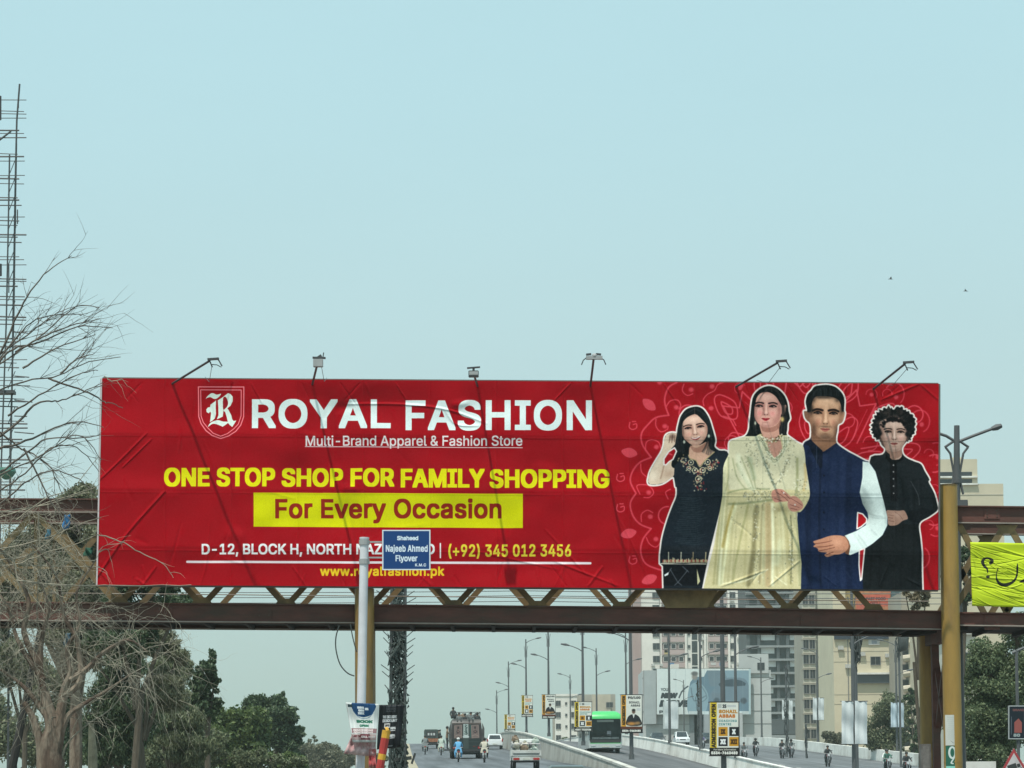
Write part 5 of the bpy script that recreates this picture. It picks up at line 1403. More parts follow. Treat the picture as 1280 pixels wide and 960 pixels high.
# right column paper stickers
def flat(name,pts,Y,mt,label,cat): return flag(name,pts,Y,mt,label,cat,6,6,lambda u,v:.0*u)
def wrapsheet(name,pyt,pyb,px0,px1,Yc,r,mt,label,cat,xc=1185):
    """paper glued round the column's front"""
    cx=W(xc,800,Yc).x; zt_=W(1185,pyt,Yc).z; zb_=W(1185,pyb,Yc).z; x0=W(px0,800,Yc).x-cx; x1=W(px1,800,Yc).x-cx
    a0=math.asin(max(-.98,x0/r)); a1=math.asin(min(.98,x1/r)); n=10
    V=[];F=[];UV=[]
    for j in range(2):
        for i in range(n+1):
            a=a0+(a1-a0)*i/n; V.append((cx+(r+.006)*math.sin(a),Yc-(r+.006)*math.cos(a),zt_ if j else zb_)); UV.append((i/n,j))
    for i in range(n): F.append((i,i+1,i+n+2,i+n+1))
    me=bpy.data.meshes.new(name); me.from_pydata(V,[],F); me.materials.append(mt); uv=me.uv_layers.new(name='uv')
    for lp in me.loops: uv.data[lp.index].uv=UV[lp.vertex_index]
    o=bpy.data.objects.new(name,me); COL.objects.link(o); return tag(o,label,cat)
def sticker1():
    c=Canvas(0,0,15,40,180,480,(196,198,190))
    rr=random.Random(4)
    for k in range(12): c.line([(2.5+rr.random(),3+k*2.6),(12-rr.random()*3,3+k*2.6)],.5,(150,156,156),.7)
    c.line([(6,34),(9,37)],.6,(90,90,90),.6)
    return c.image('sticker_paper')
def sticker2():
    c=Canvas(0,0,15,28,180,336,(40,98,80))
    c.line([(7.5+3.4*math.cos(t),8+6.5*math.sin(t)) for t in np.linspace(0,6.28,20)],2.2,(206,216,210),1,3); c.line([(9,15),(6,20),(8,21)],1.6,(206,216,210),1,3); c.rect(0,24,15,28,(140,206,190))
    return c.image('sticker_green')
wrapsheet('pasted_notice',894,932,1178,1193,YB+.34,.205,img_mat('notice_print',sticker1(),.8),'white pasted notice on the right ochre column','notice')
wrapsheet('pasted_notice',932.6,962,1178,1193,YB+.34,.205,img_mat('notice_print_green',sticker2(),.7),'green pasted notice with a white ring below the white notice','notice')
# yellow cloth banner with black script, right span
def yel():
    c=Canvas(1213,677,1300,759,1044,984,(186,206,28))
    z=lambda P:[(1160+x/8.0,660+y/8.0) for x,y in P]
    K=(22,28,12)
    c.poly(z([(528,345),(535,315),(560,292),(600,288),(640,300),(655,325),(645,352),(620,362),(606,345),(622,325),(600,308),(572,312),(560,335),(570,370),(594,400),(597,445),(586,447),(580,415),(550,390)]),K,1,3)
    c.blob(*z([(594,488)])[0],2.4,2.0,K,1,hard=4)
    c.poly(z([(700,392),(690,430),(684,480),(700,520),(735,548),(780,548),(830,530),(868,490),(880,440),(878,395),(893,340),(900,392),(897,450),(880,510),(845,552),(790,582),(735,585),(695,560),(674,510),(678,450),(688,405)]),K,1,2)
    c.poly(z([(905,540),(960,500),(1040,490),(1100,500),(1130,470),(1120,540),(1050,545),(960,540)]),K,1,2)
    c.poly(z([(1000,360),(1012,350),(1020,450),(1010,480)]),K,1,2)
    for x in range(4): c.line([(1216+x*.3,699+x*2),(1219,704+x*3)],.6,(150,170,30),.6)
    return c.image('yellow_cloth')
def yrelief():
    w,h=522,492; yy,xx=np.mgrid[0:h,0:w]; H=np.zeros((h,w),np.float32); rr=random.Random(8)
    for k in range(52):
        x=rr.uniform(0,w);y=rr.uniform(0,h); a=rr.gauss(.22,.16); L_=rr.uniform(60,260); wd=rr.uniform(2.5,7)
        dx,dy=xx-x,yy-y; u=dx*math.cos(a)+dy*math.sin(a); v=-dx*math.sin(a)+dy*math.cos(a)+(u/L_)**2*8
        H+=rr.uniform(-1,1)*np.exp(-(v/wd)**2-(u/L_)**4)
    H=(H-H.min())/(H.max()-H.min()); a=np.ones((h,w,4),np.float32); a[...,:3]=H[::-1,:,None]
    im=bpy.data.images.new('cloth_relief',w,h,float_buffer=True); im.colorspace_settings.name='Non-Color'; im.pixels.foreach_set(a.ravel()); im.update(); im.pack(); return im
flag('cloth_banner',((1215,757.5),(1300,759.5),(1300,679.5),(1213,677.5)),YB+.42,img_mat('yellow_cloth_print',yel(),rough=.65,bump_im=yrelief(),bump_dist=.06,var=.06),'bright yellow cloth banner with black script tied to the right truss','banner',30,30,lambda u,v:.02*np.sin(u*9+v*5)+.012*np.sin(v*16-u*4))
# dark framed sign and warning triangle, bottom right
def dsign():
    c=Canvas(1260,882,1290,924,360,504,(24,34,44)); 
    for a in ((1260,882,1290,883),(1260,923,1290,924),(1260,882,1261,924)): c.rect(*a,(186,192,192))
    c.text('GRAND',1265,886,1279,889,(110,74,74),offset=.05); c.poly([(1267,903),(1272,898),(1276,903),(1276,916),(1267,916)],(150,84,78)); c.text('50',1266,917,1274,921,(150,160,160),offset=.06); c.line([(1263.5,896),(1263.5,918)],.6,(100,110,120)); c.line([(1279,886),(1279,919)],.5,(140,146,150))
    return c.image('dark_sign')
ds=panel('advertising_board',1260.5,882,1292,924,70,img_mat('dark_sign_print',dsign(),.5),'dark framed board before the right hand tree','advert board',thick=.04,rail=False)
m=MB(); p=W(1273,903,70); m.tube([(p.x-ds.location.x,.08,-ds.location.z),(p.x-ds.location.x,.08,W(1271,812,70).z-ds.location.z)],.045,8); m.build('post',m_pole,ds)
m=MB(); e=W(1266,816,70)-Vector(ds.location); f=W(1284,808,70)-Vector(ds.location); m.tube([e+Vector((0,.08,0)),f+Vector((0,.08,0))],[.05,.03],7); m.build('lamp_arm',m_pole,ds)
YT=62
t=empty('warning_sign',(W(1267,960,YT).x,YT,0),label='red bordered warning triangle with a truck symbol at the right edge',cat='road sign'); O_=Vector(t.location)
def tri(s_,y_,mt,nm):
    c_=W(1267.5,957,YT)-O_; r_=.42*s_
    m=MB(); m.prism([(c_.x+r_*math.sin(a),c_.z+r_*math.cos(a)) for a in (0,2*math.pi/3,4*math.pi/3)],-y_,-y_+.01); return m.build(nm,mt,t)
tri(1.0,.02,mat('sign_red',(.42,.05,.06),.5),'border'); tri(.72,.026,mat('sign_white',(.62,.60,.60),.5),'face')
c_=W(1267.5,957,YT)-O_
m=MB(); M4=Matrix.Translation(c_+Vector((0,-.03,-.02)))@Matrix.Rotation(R(-18),4,'Y')
m.box(-.16,.06,0,.006,-.05,.07,mat=M4); m.box(.07,.15,0,.006,-.05,.03,mat=M4); m.box(-.17,.17,0,.006,-.12,-.08,mat=M4); m.build('truck_symbol',m_cable,t)
m=MB(); m.tube([(c_.x,.03,0),(c_.x,.03,c_.z+.2)],.03,8); m.build('post',m_pole,t)
m=MB(); m.tube([tuple(W(p,945,YT)) for p in (1186,1252)],.001,4) if False else None
# low painted parapet bits by the right column
wl=MB(); a=W(1198,952,64); b=W(1245,956,64); wl.box(a.x,b.x,64,64.25,0,a.z); tag(wl.build('low_wall',m_white),'low whitewashed wall to the right of the ochre column foot','wall')
bx=empty('meter_box',(W(1157,960,57).x,57,0),label='grey weathered cabinet against the rear right bridge column',cat='cabinet')
m=MB(); a=W(1151,930,57)-Vector(bx.location); b=W(1164,930,57)-Vector(bx.location); m.box(a.x,b.x,0,.25,0,a.z); m.build('housing',mat('cabinet_grey',(.12,.11,.10),.7,var=.3,scale=6,dirt=(.22,.21,.2),dirt_amt=.5),bx,bevel=.01)
m=MB(); m.box(a.x+.04,b.x-.04,-.012,-.002,.3,a.z-.05); m.build('door',mat('cabinet_door',(.16,.15,.14),.7,var=.3,scale=8),bx)

# overhead wires far behind the truss
for k,(ya,yb) in enumerate(((737,740),(743.5,745.5),(750,753))):
    m=MB(); pts=[]
    for i in range(17):
        x=-60+i*90; y=ya+(yb-ya)*i/16+3*math.sin(math.pi*((i*90)%720)/720)
        pts.append(tuple(W(x,y,92+k)))
    m.tube(pts,.014,4); tag(m.build('overhead_wire',m_pole),('topmost','middle','lowest')[k]+' of three overhead wires seen through the truss','wire','overhead wires seen through the truss')

# ------------------------------------------------------------------ antenna mast, left edge
m_mast=mat('mast_steel',(.055,.062,.066),.6,var=.2)
YM=120
t=empty('antenna_mast',(W(12,900,YM).x,YM,0),label='tall thin antenna mast bristling with cross rods at the left edge',cat='mast'); O_=Vector(t.location)
def mt_(pts,r,nm,dy=0): m=MB(); m.tube([W(*p,YM)-O_+Vector((0,dy,0)) for p in pts],r,5); return m.build(nm,m_mast,t)
mt_([(24.5,105),(21,150),(19.5,210),(17.5,330),(15,480),(12,640),(10,1030)],.045,'mast_leg')
mt_([(18,176),(16.5,260),(14.5,400),(10,560),(6,1030)],.04,'mast_leg',.5)
mt_([(14,196),(12.5,280),(10,400),(3,600),(-2,1030)],.04,'mast_leg',-.4)
mt_([(0,120),(0,150)],.07,'aerial'); mt_([(0,330),(0,345)],.09,'aerial')
mt_([(-3,177),(14,164)],.05,'dipole')
for x,y0,y1 in ((19.5,258,285),(21.8,262,280),(11,330,366),(9,340,372),(23,120,135)): mt_([(x,y0),(x,y1)],.03,'short_rod')
rr=random.Random(21); y=125.0; k=0
while y<620:
    dy=3.5 if k%3==1 else (6 if k%3==2 else rr.uniform(12,20)); e=rr.choice((22,24,27,31,33,33,30)); e2=-12
    if y>380: e+=-4+rr.uniform(-2,10)
    mt_([(e2,y+rr.uniform(-.6,.6)),(e,y+rr.uniform(-.4,1.2))],rr.choice((.022,.03,.04)),'cross_rod'); y+=dy; k+=1
for y in (415,432,470,500,520,540): mt_([(18,y),(rr.uniform(32,44),y+rr.uniform(0,3))],.03,'cross_rod')
for y in range(200,640,22): mt_([(19,y),(10,y+22)],.02,'brace')
p=W(8,490,YM)-O_; m=MB(); m.box(p.x-.5,p.x+.4,-.3,.3,p.z-.1,p.z+.05); m.build('platform',m_mast,t)
m_green=mat('green_dish_paint',(.05,.17,.13),.5,var=.2)
p=W(8,590,118)-O_; m=MB()
m.tube([p+Vector((0,0,-.35)),p+Vector((0,0,-.22)),p+Vector((0,0,0)),p+Vector((0,0,.18))],[.1,.30,.46,.40],14); m.build('dish',m_green,t,smooth=True)
# birds
m_bird=mat('bird_grey',(.16,.18,.19),.8)
for (x,y,sg) in ((1113,349,1),(1207,364,-1)):
    t=empty('bird',W(x,y,140),label='small dark bird gliding %s in the open sky above the billboard'%('higher, nearer the middle,' if sg>0 else 'lower, nearer the right edge,'),cat='bird')
    m=MB(); m.tube([(-.13,0,.0),(-.05,0,.02),(.06,0,.01),(.15,0,-.01)],[.005,.03,.025,.004],6); m.build('body',m_bird,t,smooth=True)
    for s_ in (-1,1):
        m=MB(); m.add([(-.02,0,.02),(.07,0,.015),(-.03+sg*.05,s_*.28,.09),(-.06+sg*.02,s_*.2,.07)],[(0,1,2,3)]); m.build('wing',m_bird,t)
# ------------------------------------------------------------------ vegetation
def leaf_mat(name, c0, c1, rough=.6, trans=.25):
    m=bpy.data.materials.new(name); m.use_nodes=True; n=m.node_tree.nodes; l=m.node_tree.links; b=n['Principled BSDF']
    b.inputs['Roughness'].default_value=rough
    at=n.new('ShaderNodeAttribute'); at.attribute_name='leaf_rnd'
    r=n.new('ShaderNodeValToRGB'); r.color_ramp.elements[0].color=tuple(c0)+(1,); r.color_ramp.elements[1].color=tuple(c1)+(1,)
    l.new(at.outputs['Fac'],r.inputs[0]); l.new(r.outputs[0],b.inputs['Base Color'])
    tr=n.new('ShaderNodeBsdfTranslucent'); l.new(r.outputs[0],tr.inputs[0]); mx=n.new('ShaderNodeMixShader'); mx.inputs[0].default_value=trans
    l.new(b.outputs[0],mx.inputs[1]); l.new(tr.outputs[0],mx.inputs[2]); l.new(mx.outputs[0],n['Material Output'].inputs['Surface'])
    return m
def leaf_mesh(name, P, size, mt, droop=0.0, aspect=.45, rs=None):
    """one small folded quad per point"""
    rs=rs or nrng; n=len(P)
    d=rs.normal(0,1,(n,3)); d[:,2]-=droop; d/=np.linalg.norm(d,axis=1)[:,None]
    e=np.cross(d,rs.normal(0,1,(n,3))); e/=np.linalg.norm(e,axis=1)[:,None]
    L=size*rs.uniform(.6,1.4,n)[:,None]
    V=np.stack([P-d*L/2, P+e*L*aspect/2, P+d*L/2, P-e*L*aspect/2],1).reshape(-1,3)
    F=np.arange(4*n)
    me=bpy.data.meshes.new(name); me.vertices.add(4*n); me.vertices.foreach_set('co',V.ravel())
    me.loops.add(4*n); me.loops.foreach_set('vertex_index',F); me.polygons.add(n)
    me.polygons.foreach_set('loop_start',np.arange(n)*4); me.polygons.foreach_set('loop_total',np.full(n,4))
    a=me.attributes.new('leaf_rnd','FLOAT','POINT'); a.data.foreach_set('value',np.repeat(rs.uniform(0,1,n),4).astype(np.float32))
    me.materials.append(mt); me.update(calc_edges=True)
    return me
def clump_points(clumps, n, rs=None, shell=.55):
    rs=rs or nrng; C=np.array([c[:3] for c in clumps]); Rr=np.array([c[3:6] for c in clumps])
    w=(Rr[:,0]*Rr[:,1]+Rr[:,0]*Rr[:,2]); w/=w.sum(); k=rs.choice(len(C),n,p=w)
    d=rs.normal(0,1,(n,3)); d/=np.linalg.norm(d,axis=1)[:,None]
    r=shell+(1-shell)*rs.uniform(0,1,n)**.6; r*=1+.12*rs.normal(0,1,n)
    return C[k]+d*Rr[k]*r[:,None]
def make_clumps(cx,cy,cz,rx,ry,rz,n,cr,rs,flat=.8):
    """sub-clumps scattered through a crown"""
    out=[]
    for _ in range(n):
        d=rs.normal(0,1,3); d/=np.linalg.norm(d); r=rs.uniform(.35,1.0)**.6
        s=cr*rs.uniform(.6,1.25)
        out.append((cx+d[0]*rx*r,cy+d[1]*ry*r,cz+d[2]*rz*r,s,s,s*flat))
    return out
m_bark=mat('bark_brown',(.095,.064,.045),.9,var=.5,scale=6,stretch=(1,1,.3),bump=1.0,dirt=(.30,.25,.19),dirt_amt=.8)
m_barkg=mat('bark_grey',(.085,.07,.05),.9,var=.35,scale=6,stretch=(1,1,.3),bump=.4)
def tree(name,label,crowns,Y,n,size,mt,trunkx=None,cat='tree',group=None,dY=None,cl=1.0,droop=.3,bark=None,seed=1,aspect=.5,flat=.8,shell=.5,clr=.32,tr=.12):
    """crowns: list of (px,py,rx_px,ry_px,clumps) in the photo at depth Y"""
    rs=np.random.default_rng(seed); k=Y/FPX
    tx=trunkx if trunkx is not None else crowns[0][0]
    base=W(tx,950,Y); t=empty(name,(base.x,Y,0),label=label,cat=cat,group=group); O_=np.array([base.x,Y,0])
    clumps=[];limbs=[]
    for (px,py,rx,ry,nc) in crowns:
        c=W(px,py,Y); R1=rx*k; R3=ry*k; cr=min(R1,R3)*clr*cl*1.25
        cc=make_clumps(c.x,c.y,c.z,max(R1-cr*.7,.1),(R1+R3)/2*.8,max(R3-cr*.7,.1),nc,cr,rs,flat); clumps+=cc
        limbs.append((c,cc))
    P=clump_points(clumps,n,rs,shell)-O_
    P=P[P[:,2]>.05]
    link_mesh('crown',leaf_mesh('crown',P,size,mt,droop,aspect,rs),t)
    zlow=min(c.z for c,_ in limbs)
    m=MB(); h=max(zlow*.75,.4)
    m.tube([(0,0,-.1),(rs.uniform(-.1,.1),0,h*.5),(rs.uniform(-.2,.2),0,h)],[tr*1.4,tr*1.1,tr],8); m.build('trunk',bark or m_barkg,t,smooth=True)
    m=MB()
    for c,cc in limbs:
        c2=Vector(c)-Vector(O_)
        m.tube([(0,0,h*.9),(c2.x*.5,c2.y*.3,(h+c2.z)*.5),tuple(c2)],[tr*.8,tr*.5,tr*.25],6)
        for q in cc[::3]:
            e=Vector(q[:3])-Vector(O_); m.tube([tuple(c2*.9+Vector((0,0,h*.1))),tuple((c2+e)/2+Vector((0,0,.1))),tuple(e)],[tr*.3,tr*.18,tr*.08],5)
    m.build('limbs',bark or m_barkg,t)
    return t
G_dark=leaf_mat('foliage_dark_green',(.030,.054,.028),(.095,.145,.065))
G_mid=leaf_mat('foliage_mid_green',(.040,.072,.022),(.14,.19,.055))
G_olive=leaf_mat('foliage_olive',(.065,.082,.042),(.20,.225,.12))
G_olive2=leaf_mat('foliage_dusty_olive',(.085,.095,.055),(.25,.26,.16))
G_grey=leaf_mat('foliage_dusty_hazy',(.085,.088,.055),(.20,.20,.13))
G_dry=leaf_mat('foliage_dry_straw',(.14,.115,.07),(.34,.29,.19))
T=tree
T('eucalyptus_tree','slim tall tree with a narrow tufted top, left of the round green tree',[(262,824,9,14,9),(258,840,15,22,16),(268,850,9,18,9),(250,862,17,22,16),(262,880,16,22,14),(245,885,14,20,10)],105,11000,.17,G_dark,trunkx=258,seed=2,droop=1.2,shell=.3)
T('drooping_tree','drooping olive tree with hanging sprays behind the bare trunk',[(212,850,26,38,30),(222,905,34,40,34),(188,880,26,40,24),(236,935,34,30,22)],98,26000,.17,G_olive,trunkx=215,seed=3,droop=2.2,aspect=.25,shell=.25,clr=.3)
T('drooping_tree','darker drooping tree with shaded hanging foliage beside the bare trunk',[(150,835,36,44,30),(160,895,44,46,34),(120,880,30,44,22),(140,935,46,30,22)],92,26000,.17,G_dark,trunkx=150,seed=4,droop=2.0,aspect=.3,shell=.25)
T('round_tree','rounded leafy tree with sunlit yellowish green crown',[(283,905,30,34,26),(310,912,34,38,26),(262,925,26,30,18),(300,940,50,26,24)],150,21000,.26,G_mid,trunkx=290,seed=5,shell=.45)
T('round_tree','darkest rounded tree stepping down at the right of the tree group',[(345,905,28,40,26),(362,930,24,32,22),(322,890,24,26,14),(354,871,8,8,5),(376,915,8,12,6),(365,886,8,8,5)],165,22000,.26,G_dark,trunkx=345,seed=6,shell=.45)
T('dusty_shrub','low dusty shrub in front of the rounded trees',[(300,948,50,18,20),(345,950,40,14,14)],120,6500,.16,G_olive,seed=7,cat='shrub')
T('distant_bush','hazy low grey green bush between the trees and the ochre column',[(400,945,26,20,20),(425,950,20,16,12),(380,938,16,14,8),(392,925,8,7,4)],300,12000,.30,G_grey,seed=8,cat='shrub')  # paler grey leaves put the distance haze into the colour
T('distant_bush','dim hazy bush just beyond the cable mast by the road edge',[(474,952,22,12,10),(452,946,16,14,8)],300,5000,.34,G_olive,seed=9,cat='shrub')
T('background_tree','greyish hazy tree mass seen low at the left edge',[(20,920,40,42,24),(60,935,40,34,20),(-20,890,40,50,18)],170,16000,.28,G_olive,trunkx=20,seed=10)
T('tall_tree','tall bushy tree whose green top shows above the bridge beside the billboard',[(100,635,34,38,34),(70,665,40,40,26),(130,690,50,50,30),(80,735,70,50,34),(30,700,44,50,24),(100,790,60,40,24),(20,740,50,40,24),(110,740,40,30,18),(60,640,30,20,16),(95,700,40,40,26)],86,95000,.13,G_olive2,trunkx=96,seed=11,shell=.2,bark=m_bark,tr=.2)
T('tall_tree','greener crown low behind the truss near the billboard left end',[(180,748,60,36,30),(226,756,26,22,12),(150,800,50,30,20)],80,21000,.12,G_dark,trunkx=170,seed=12,shell=.2)
T('hedge_tree','dense dark foliage mass low between the bare trunk and the drooping trees',[(120,935,50,34,30),(180,945,50,30,28),(90,910,26,40,18),(235,950,46,26,24)],125,26000,.22,G_dark,trunkx=150,seed=31,shell=.3)
T('hedge_tree','olive foliage filling the gap under the slim tufted tree',[(250,930,34,34,24),(225,890,24,40,18),(205,945,44,26,20)],118,16000,.20,G_olive,trunkx=240,seed=32,shell=.3,droop=.8)
T('dusty_shrub','broad dusty shrub low under the darkest rounded tree',[(355,955,44,18,18),(318,955,44,18,18),(280,958,44,18,16)],128,9000,.18,G_mid,trunkx=330,seed=33,cat='shrub')
T('distant_bush','wide pale hazy bush line behind the darkest rounded tree',[(395,950,50,24,24),(430,955,34,18,14),(360,950,30,24,12)],290,14000,.32,G_grey,seed=34,cat='shrub')
T('tall_tree','scraggly olive crown hanging just below the bridge between the bare trunk and the slim tree',[(150,800,50,22,22),(195,800,30,30,20),(225,818,18,26,12),(110,815,40,26,16),(210,860,30,34,18)],89,32000,.13,G_olive2,trunkx=180,seed=41,shell=.15,droop=1.6,aspect=.3)
T('drooping_tree','light olive drooping crown standing highest between bare trunk and slim tree',[(212,822,20,22,18),(228,840,18,26,16),(195,850,22,30,18)],101,12000,.15,G_olive,trunkx=214,seed=44,droop=2.0,aspect=.25,shell=.2)
T('hedge_tree','green bushy crown joining the slim tree to the rounded trees',[(250,890,22,26,16),(236,915,26,30,18),(268,915,20,26,12)],125,14000,.18,G_mid,trunkx=250,seed=42,shell=.3)
T('background_tree','dim green foliage between truss and bare trunk at the far left',[(20,830,44,40,22),(60,860,40,36,18),(-10,790,40,40,14)],120,15000,.2,G_olive,trunkx=30,seed=43,shell=.2)
# right side
G_light=leaf_mat('foliage_light_green',(.06,.09,.045),(.22,.27,.135))
T('leafy_tree','broad dark green tree filling the right edge under the bridge',[(1240,850,44,46,46),(1262,900,50,50,46),(1215,905,36,56,36),(1280,840,40,40,30),(1225,940,50,36,30),(1275,790,34,30,20),(1235,815,26,26,20)],95,70000,.12,G_light,trunkx=1240,seed=13,bark=m_bark,tr=.2,shell=.35)
T('leafy_tree','tangled thin tree seen through the truss between column and yellow banner',[(1207,712,12,34,14),(1204,745,14,20,8),(1212,690,8,16,6)],90,3200,.14,G_dark,trunkx=1206,seed=14,shell=.2,tr=.08)
T('parapet_tree','sparse olive tree behind the far parapet before the beige wall',[(1108,890,22,32,22),(1125,905,22,34,18),(1090,915,18,26,12),(1112,925,34,20,14)],222,13000,.26,G_olive,trunkx=1108,seed=15,shell=.3,clr=.42)
T('parapet_tree','dark narrow tree beside the rear right bridge column',[(1143,900,9,44,16),(1146,935,12,24,10),(1138,870,8,14,6)],215,6500,.26,G_dark,trunkx=1143,seed=16)
T('parapet_shrub','low reddish brown shrub behind the parapet under the bay windows',[(1040,925,18,14,10),(1060,920,14,16,8)],262,3600,.28,G_grey,seed=17,cat='shrub')
T('roof_plants','straggly foliage showing above the bridge beam near the billboard right end',[(1146,752,10,14,10),(1132,742,10,8,6),(1158,745,12,16,8)],88,3000,.10,G_dry,trunkx=1150,seed=18,tr=.06,cat='plant')
T('distant_tree','tuft of green at the foot of the white apartment block',[(712,926,12,7,8)],420,1500,.5,G_mid,seed=19)

# the bare tree in front of the bridge: pale twigs across the billboard's left end
m_twig=mat('dry_twig_bark',(.29,.265,.205),.9,var=.35,scale=3)
m_twigd=mat('grey_branch_bark',(.105,.09,.075),.9,var=.4,scale=3)
rr=random.Random(33)
YT_=47.5
bt=empty('bare_tree',(W(66,950,YT_).x,YT_,0),label='bare tree with peeling brown trunk and pale drooping twigs across the billboard left end',cat='tree'); OBT=Vector(bt.location)
m=MB()
Q=lambda x,y,dy=0: W(x,y,YT_+dy)-OBT
def limb(pts,r0,r1,n=7):
    P=catmull([tuple(Q(*p)) for p in pts],4,False); N=len(P)
    m.tube(P,[r0+(r1-r0)*i/(N-1) for i in range(N)],n); return P
zb=W(66,950,YT_).z
m.tube([(0,0,-.2),(0,0,zb)],[.26,.22],10)
limb([(66,958),(62,930),(66,910),(60,885),(56,865)],.22,.075,10)
limb([(66,945),(72,920),(75,895),(80,872)],.16,.07,9)
limb([(52,960),(50,930),(42,900),(30,878)],.10,.05,8)
m.build('trunk',m_bark,bt,smooth=True)
LIMBS=[[(60,890),(54,865),(50,835),(52,800),(60,760),(48,720)],[(74,890),(80,860),(88,840),(84,810),(100,780),(96,740),(120,700)],
 [(62,900),(40,870),(20,850),(-10,830)],[(54,850),(40,830),(22,800),(10,760),(-10,730)],[(88,850),(110,835),(130,815),(160,800),(185,815)],[(80,870),(100,850),(96,800),(80,770),(70,720),(40,680)],
 [(74,925),(85,895),(105,880),(135,862),(165,842)],[(50,835),(30,790),(36,750),(10,700),(-20,660)]]
m=MB(); spines=[]
for i,l in enumerate(LIMBS): spines.append((limb(l,.07 if i!=0 else .10,.012),.03))
m.build('branches',m_bark,bt,smooth=True)
UP=[[(-30,505),(12,412),(35,372),(60,338),(88,318)],[(-20,475),(15,428),(45,398),(90,394),(104,396)],[(-20,490),(10,442),(48,426),(98,410),(140,408)],[(-10,462),(45,425),(95,385),(124,383)],[(20,440),(60,420),(96,405),(124,398)],
 [(-30,500),(30,476),(75,470),(110,452),(150,445)],[(-20,560),(20,530),(42,508),(56,501),(76,499),(108,487),(130,478)],[(-10,565),(30,550),(68,535),(100,527),(128,533)],[(-10,600),(50,572),(98,545),(126,574)],
 [(0,590),(40,560),(60,550),(110,545),(125,542)],[(-10,620),(30,590),(62,560),(96,560),(124,590)],[(60,472),(80,480),(110,490),(127,500),(140,505),(152,508)],[(75,467),(96,450),(118,442)],[(30,462),(70,436),(120,418)],[(-20,455),(30,420),(62,398),(84,384)],[(10,520),(50,496),(96,470),(122,462)],
 [(-10,640),(40,600),(70,590),(100,600),(120,620)],[(30,560),(50,600),(66,630),(90,650)],[(0,540),(26,560),(60,580),(80,620)]]
up=empty('bare_branches',(W(-70,700,46.5).x,46.5,0),label='leafless tree standing outside the frame with long grey branches reaching in at the left',cat='tree')
OU=Vector(up.location)
m=MB(); 
zt0=W(-60,560,46.5).z
m.tube([(0,0,-.2),(.05,0,zt0*.5),tuple(W(-60,560,46.5)-OU),tuple(W(-45,470,46.5)-OU)],[.25,.2,.13,.06],9); m.build('trunk',m_bark,up,smooth=True)
Qu=lambda x,y,dy=0: W(x,y,46.5+dy)-OU
m=MB(); ups=[]
for i,l in enumerate(UP):
    l=[(-50,l[0][1]+20)]+l if l[0][0]<=-10 else l
    P=catmull([(p.x,p.y+rr.uniform(-.15,.15),p.z) for p in (Qu(*q) for q in l)],5,False); N=len(P)
    r0=.034 if i in (0,2,6,7) else .022
    jit=[(a[0]+rr.uniform(-.012,.012),a[1],a[2]+rr.uniform(-.014,.014)) for a in P]
    m.tube(jit,[r0+(.0065-r0)*(j/(N-1))**.8 for j in range(N)],5); ups.append(jit)
m.build('branches',m_twigd,up,smooth=True)
def twig(m,p,d,L,r,seg=6,sag=.5,curl=.25,n=3,kids=2,depth=0):
    p=Vector(p); d=Vector(d).normalized(); pts=[tuple(p)]; dirs=[d.copy()]
    for i in range(seg):
        d=(d+Vector((rr.gauss(0,curl),rr.gauss(0,curl*.5),rr.gauss(0,curl)-sag*.16))).normalized()
        p=p+d*L/seg; pts.append(tuple(p)); dirs.append(d.copy())
    m.tube(pts,[r*(1-.75*i/seg) for i in range(seg+1)],n,cap=False)
    if depth>0:
        for _ in range(kids):
            i=rr.randrange(1,seg+1)
            dd=dirs[i]+Vector((rr.gauss(0,.6),rr.gauss(0,.35),rr.gauss(0,.6)))
            twig(m,pts[i],dd,L*rr.uniform(.4,.75),r*.6,max(3,seg-2),sag,curl,n,kids,depth-1)
m=MB()
for s_ in ups:
    for _ in range(9):
        i=rr.randrange(len(s_)//3,len(s_)); j=min(i+1,len(s_)-1)
        if s_[i][0]+OU.x>W(108,600,46.5).x: continue
        d=Vector(s_[j])-Vector(s_[i-1])
        dd=d.normalized()+Vector((rr.gauss(.1,.22),rr.gauss(0,.2),rr.gauss(.05,.38)))
        twig(m,s_[i],dd,rr.uniform(.3,.9),.0075,7,.05,.11,3,2,1)
m.build('twigs',m_twigd,up)
# pale drooping twigs: from the frame's left and from the limbs
m=MB()
for k in range(560):
    x=rr.uniform(-30,225) if rr.random()<.45 else rr.uniform(-30,100); y=rr.uniform(600,830)
    if x>88-max(0,(640-y))*.6 and y<752: continue
    if (612<y<645 or 748<y<790) and rr.random()<.7: continue
    p=W(x,y,YT_+rr.uniform(-.5,2.5))-OBT
    dd=Vector((rr.gauss(.2,.8),rr.gauss(0,.3),rr.gauss(.0,.8)))
    twig(m,p,dd,rr.uniform(.4,1.1) if y<752 else rr.uniform(.5,1.3),rr.uniform(.0035,.0075),7,.8,.28,3,3,1)
for (pts,L_) in (([(165,842),(190,815),(215,830)],2),([(60,790),(110,775),(150,800),(190,840),(215,880)],1)):
    for k in range(26):
        x,y=pts[rr.randrange(len(pts))]; p=W(x+rr.uniform(-20,20),y+rr.uniform(-14,14),YT_+rr.uniform(0,1.5))-OBT
        twig(m,p,Vector((rr.gauss(.5,.4),0,rr.gauss(-.9,.4))),rr.uniform(.5,1.1),.0055,7,.9,.16,3,1,1)
for spn,_ in spines:
    for k in range(24):
        p=spn[rr.randrange(3,len(spn))]; twig(m,p,Vector((rr.gauss(-.1,.7),rr.gauss(0,.3),rr.gauss(.1,.8))),rr.uniform(.4,1.2),.008,7,.5,.25,3,3,1)
m.build('pale_twigs',m_twig,bt)
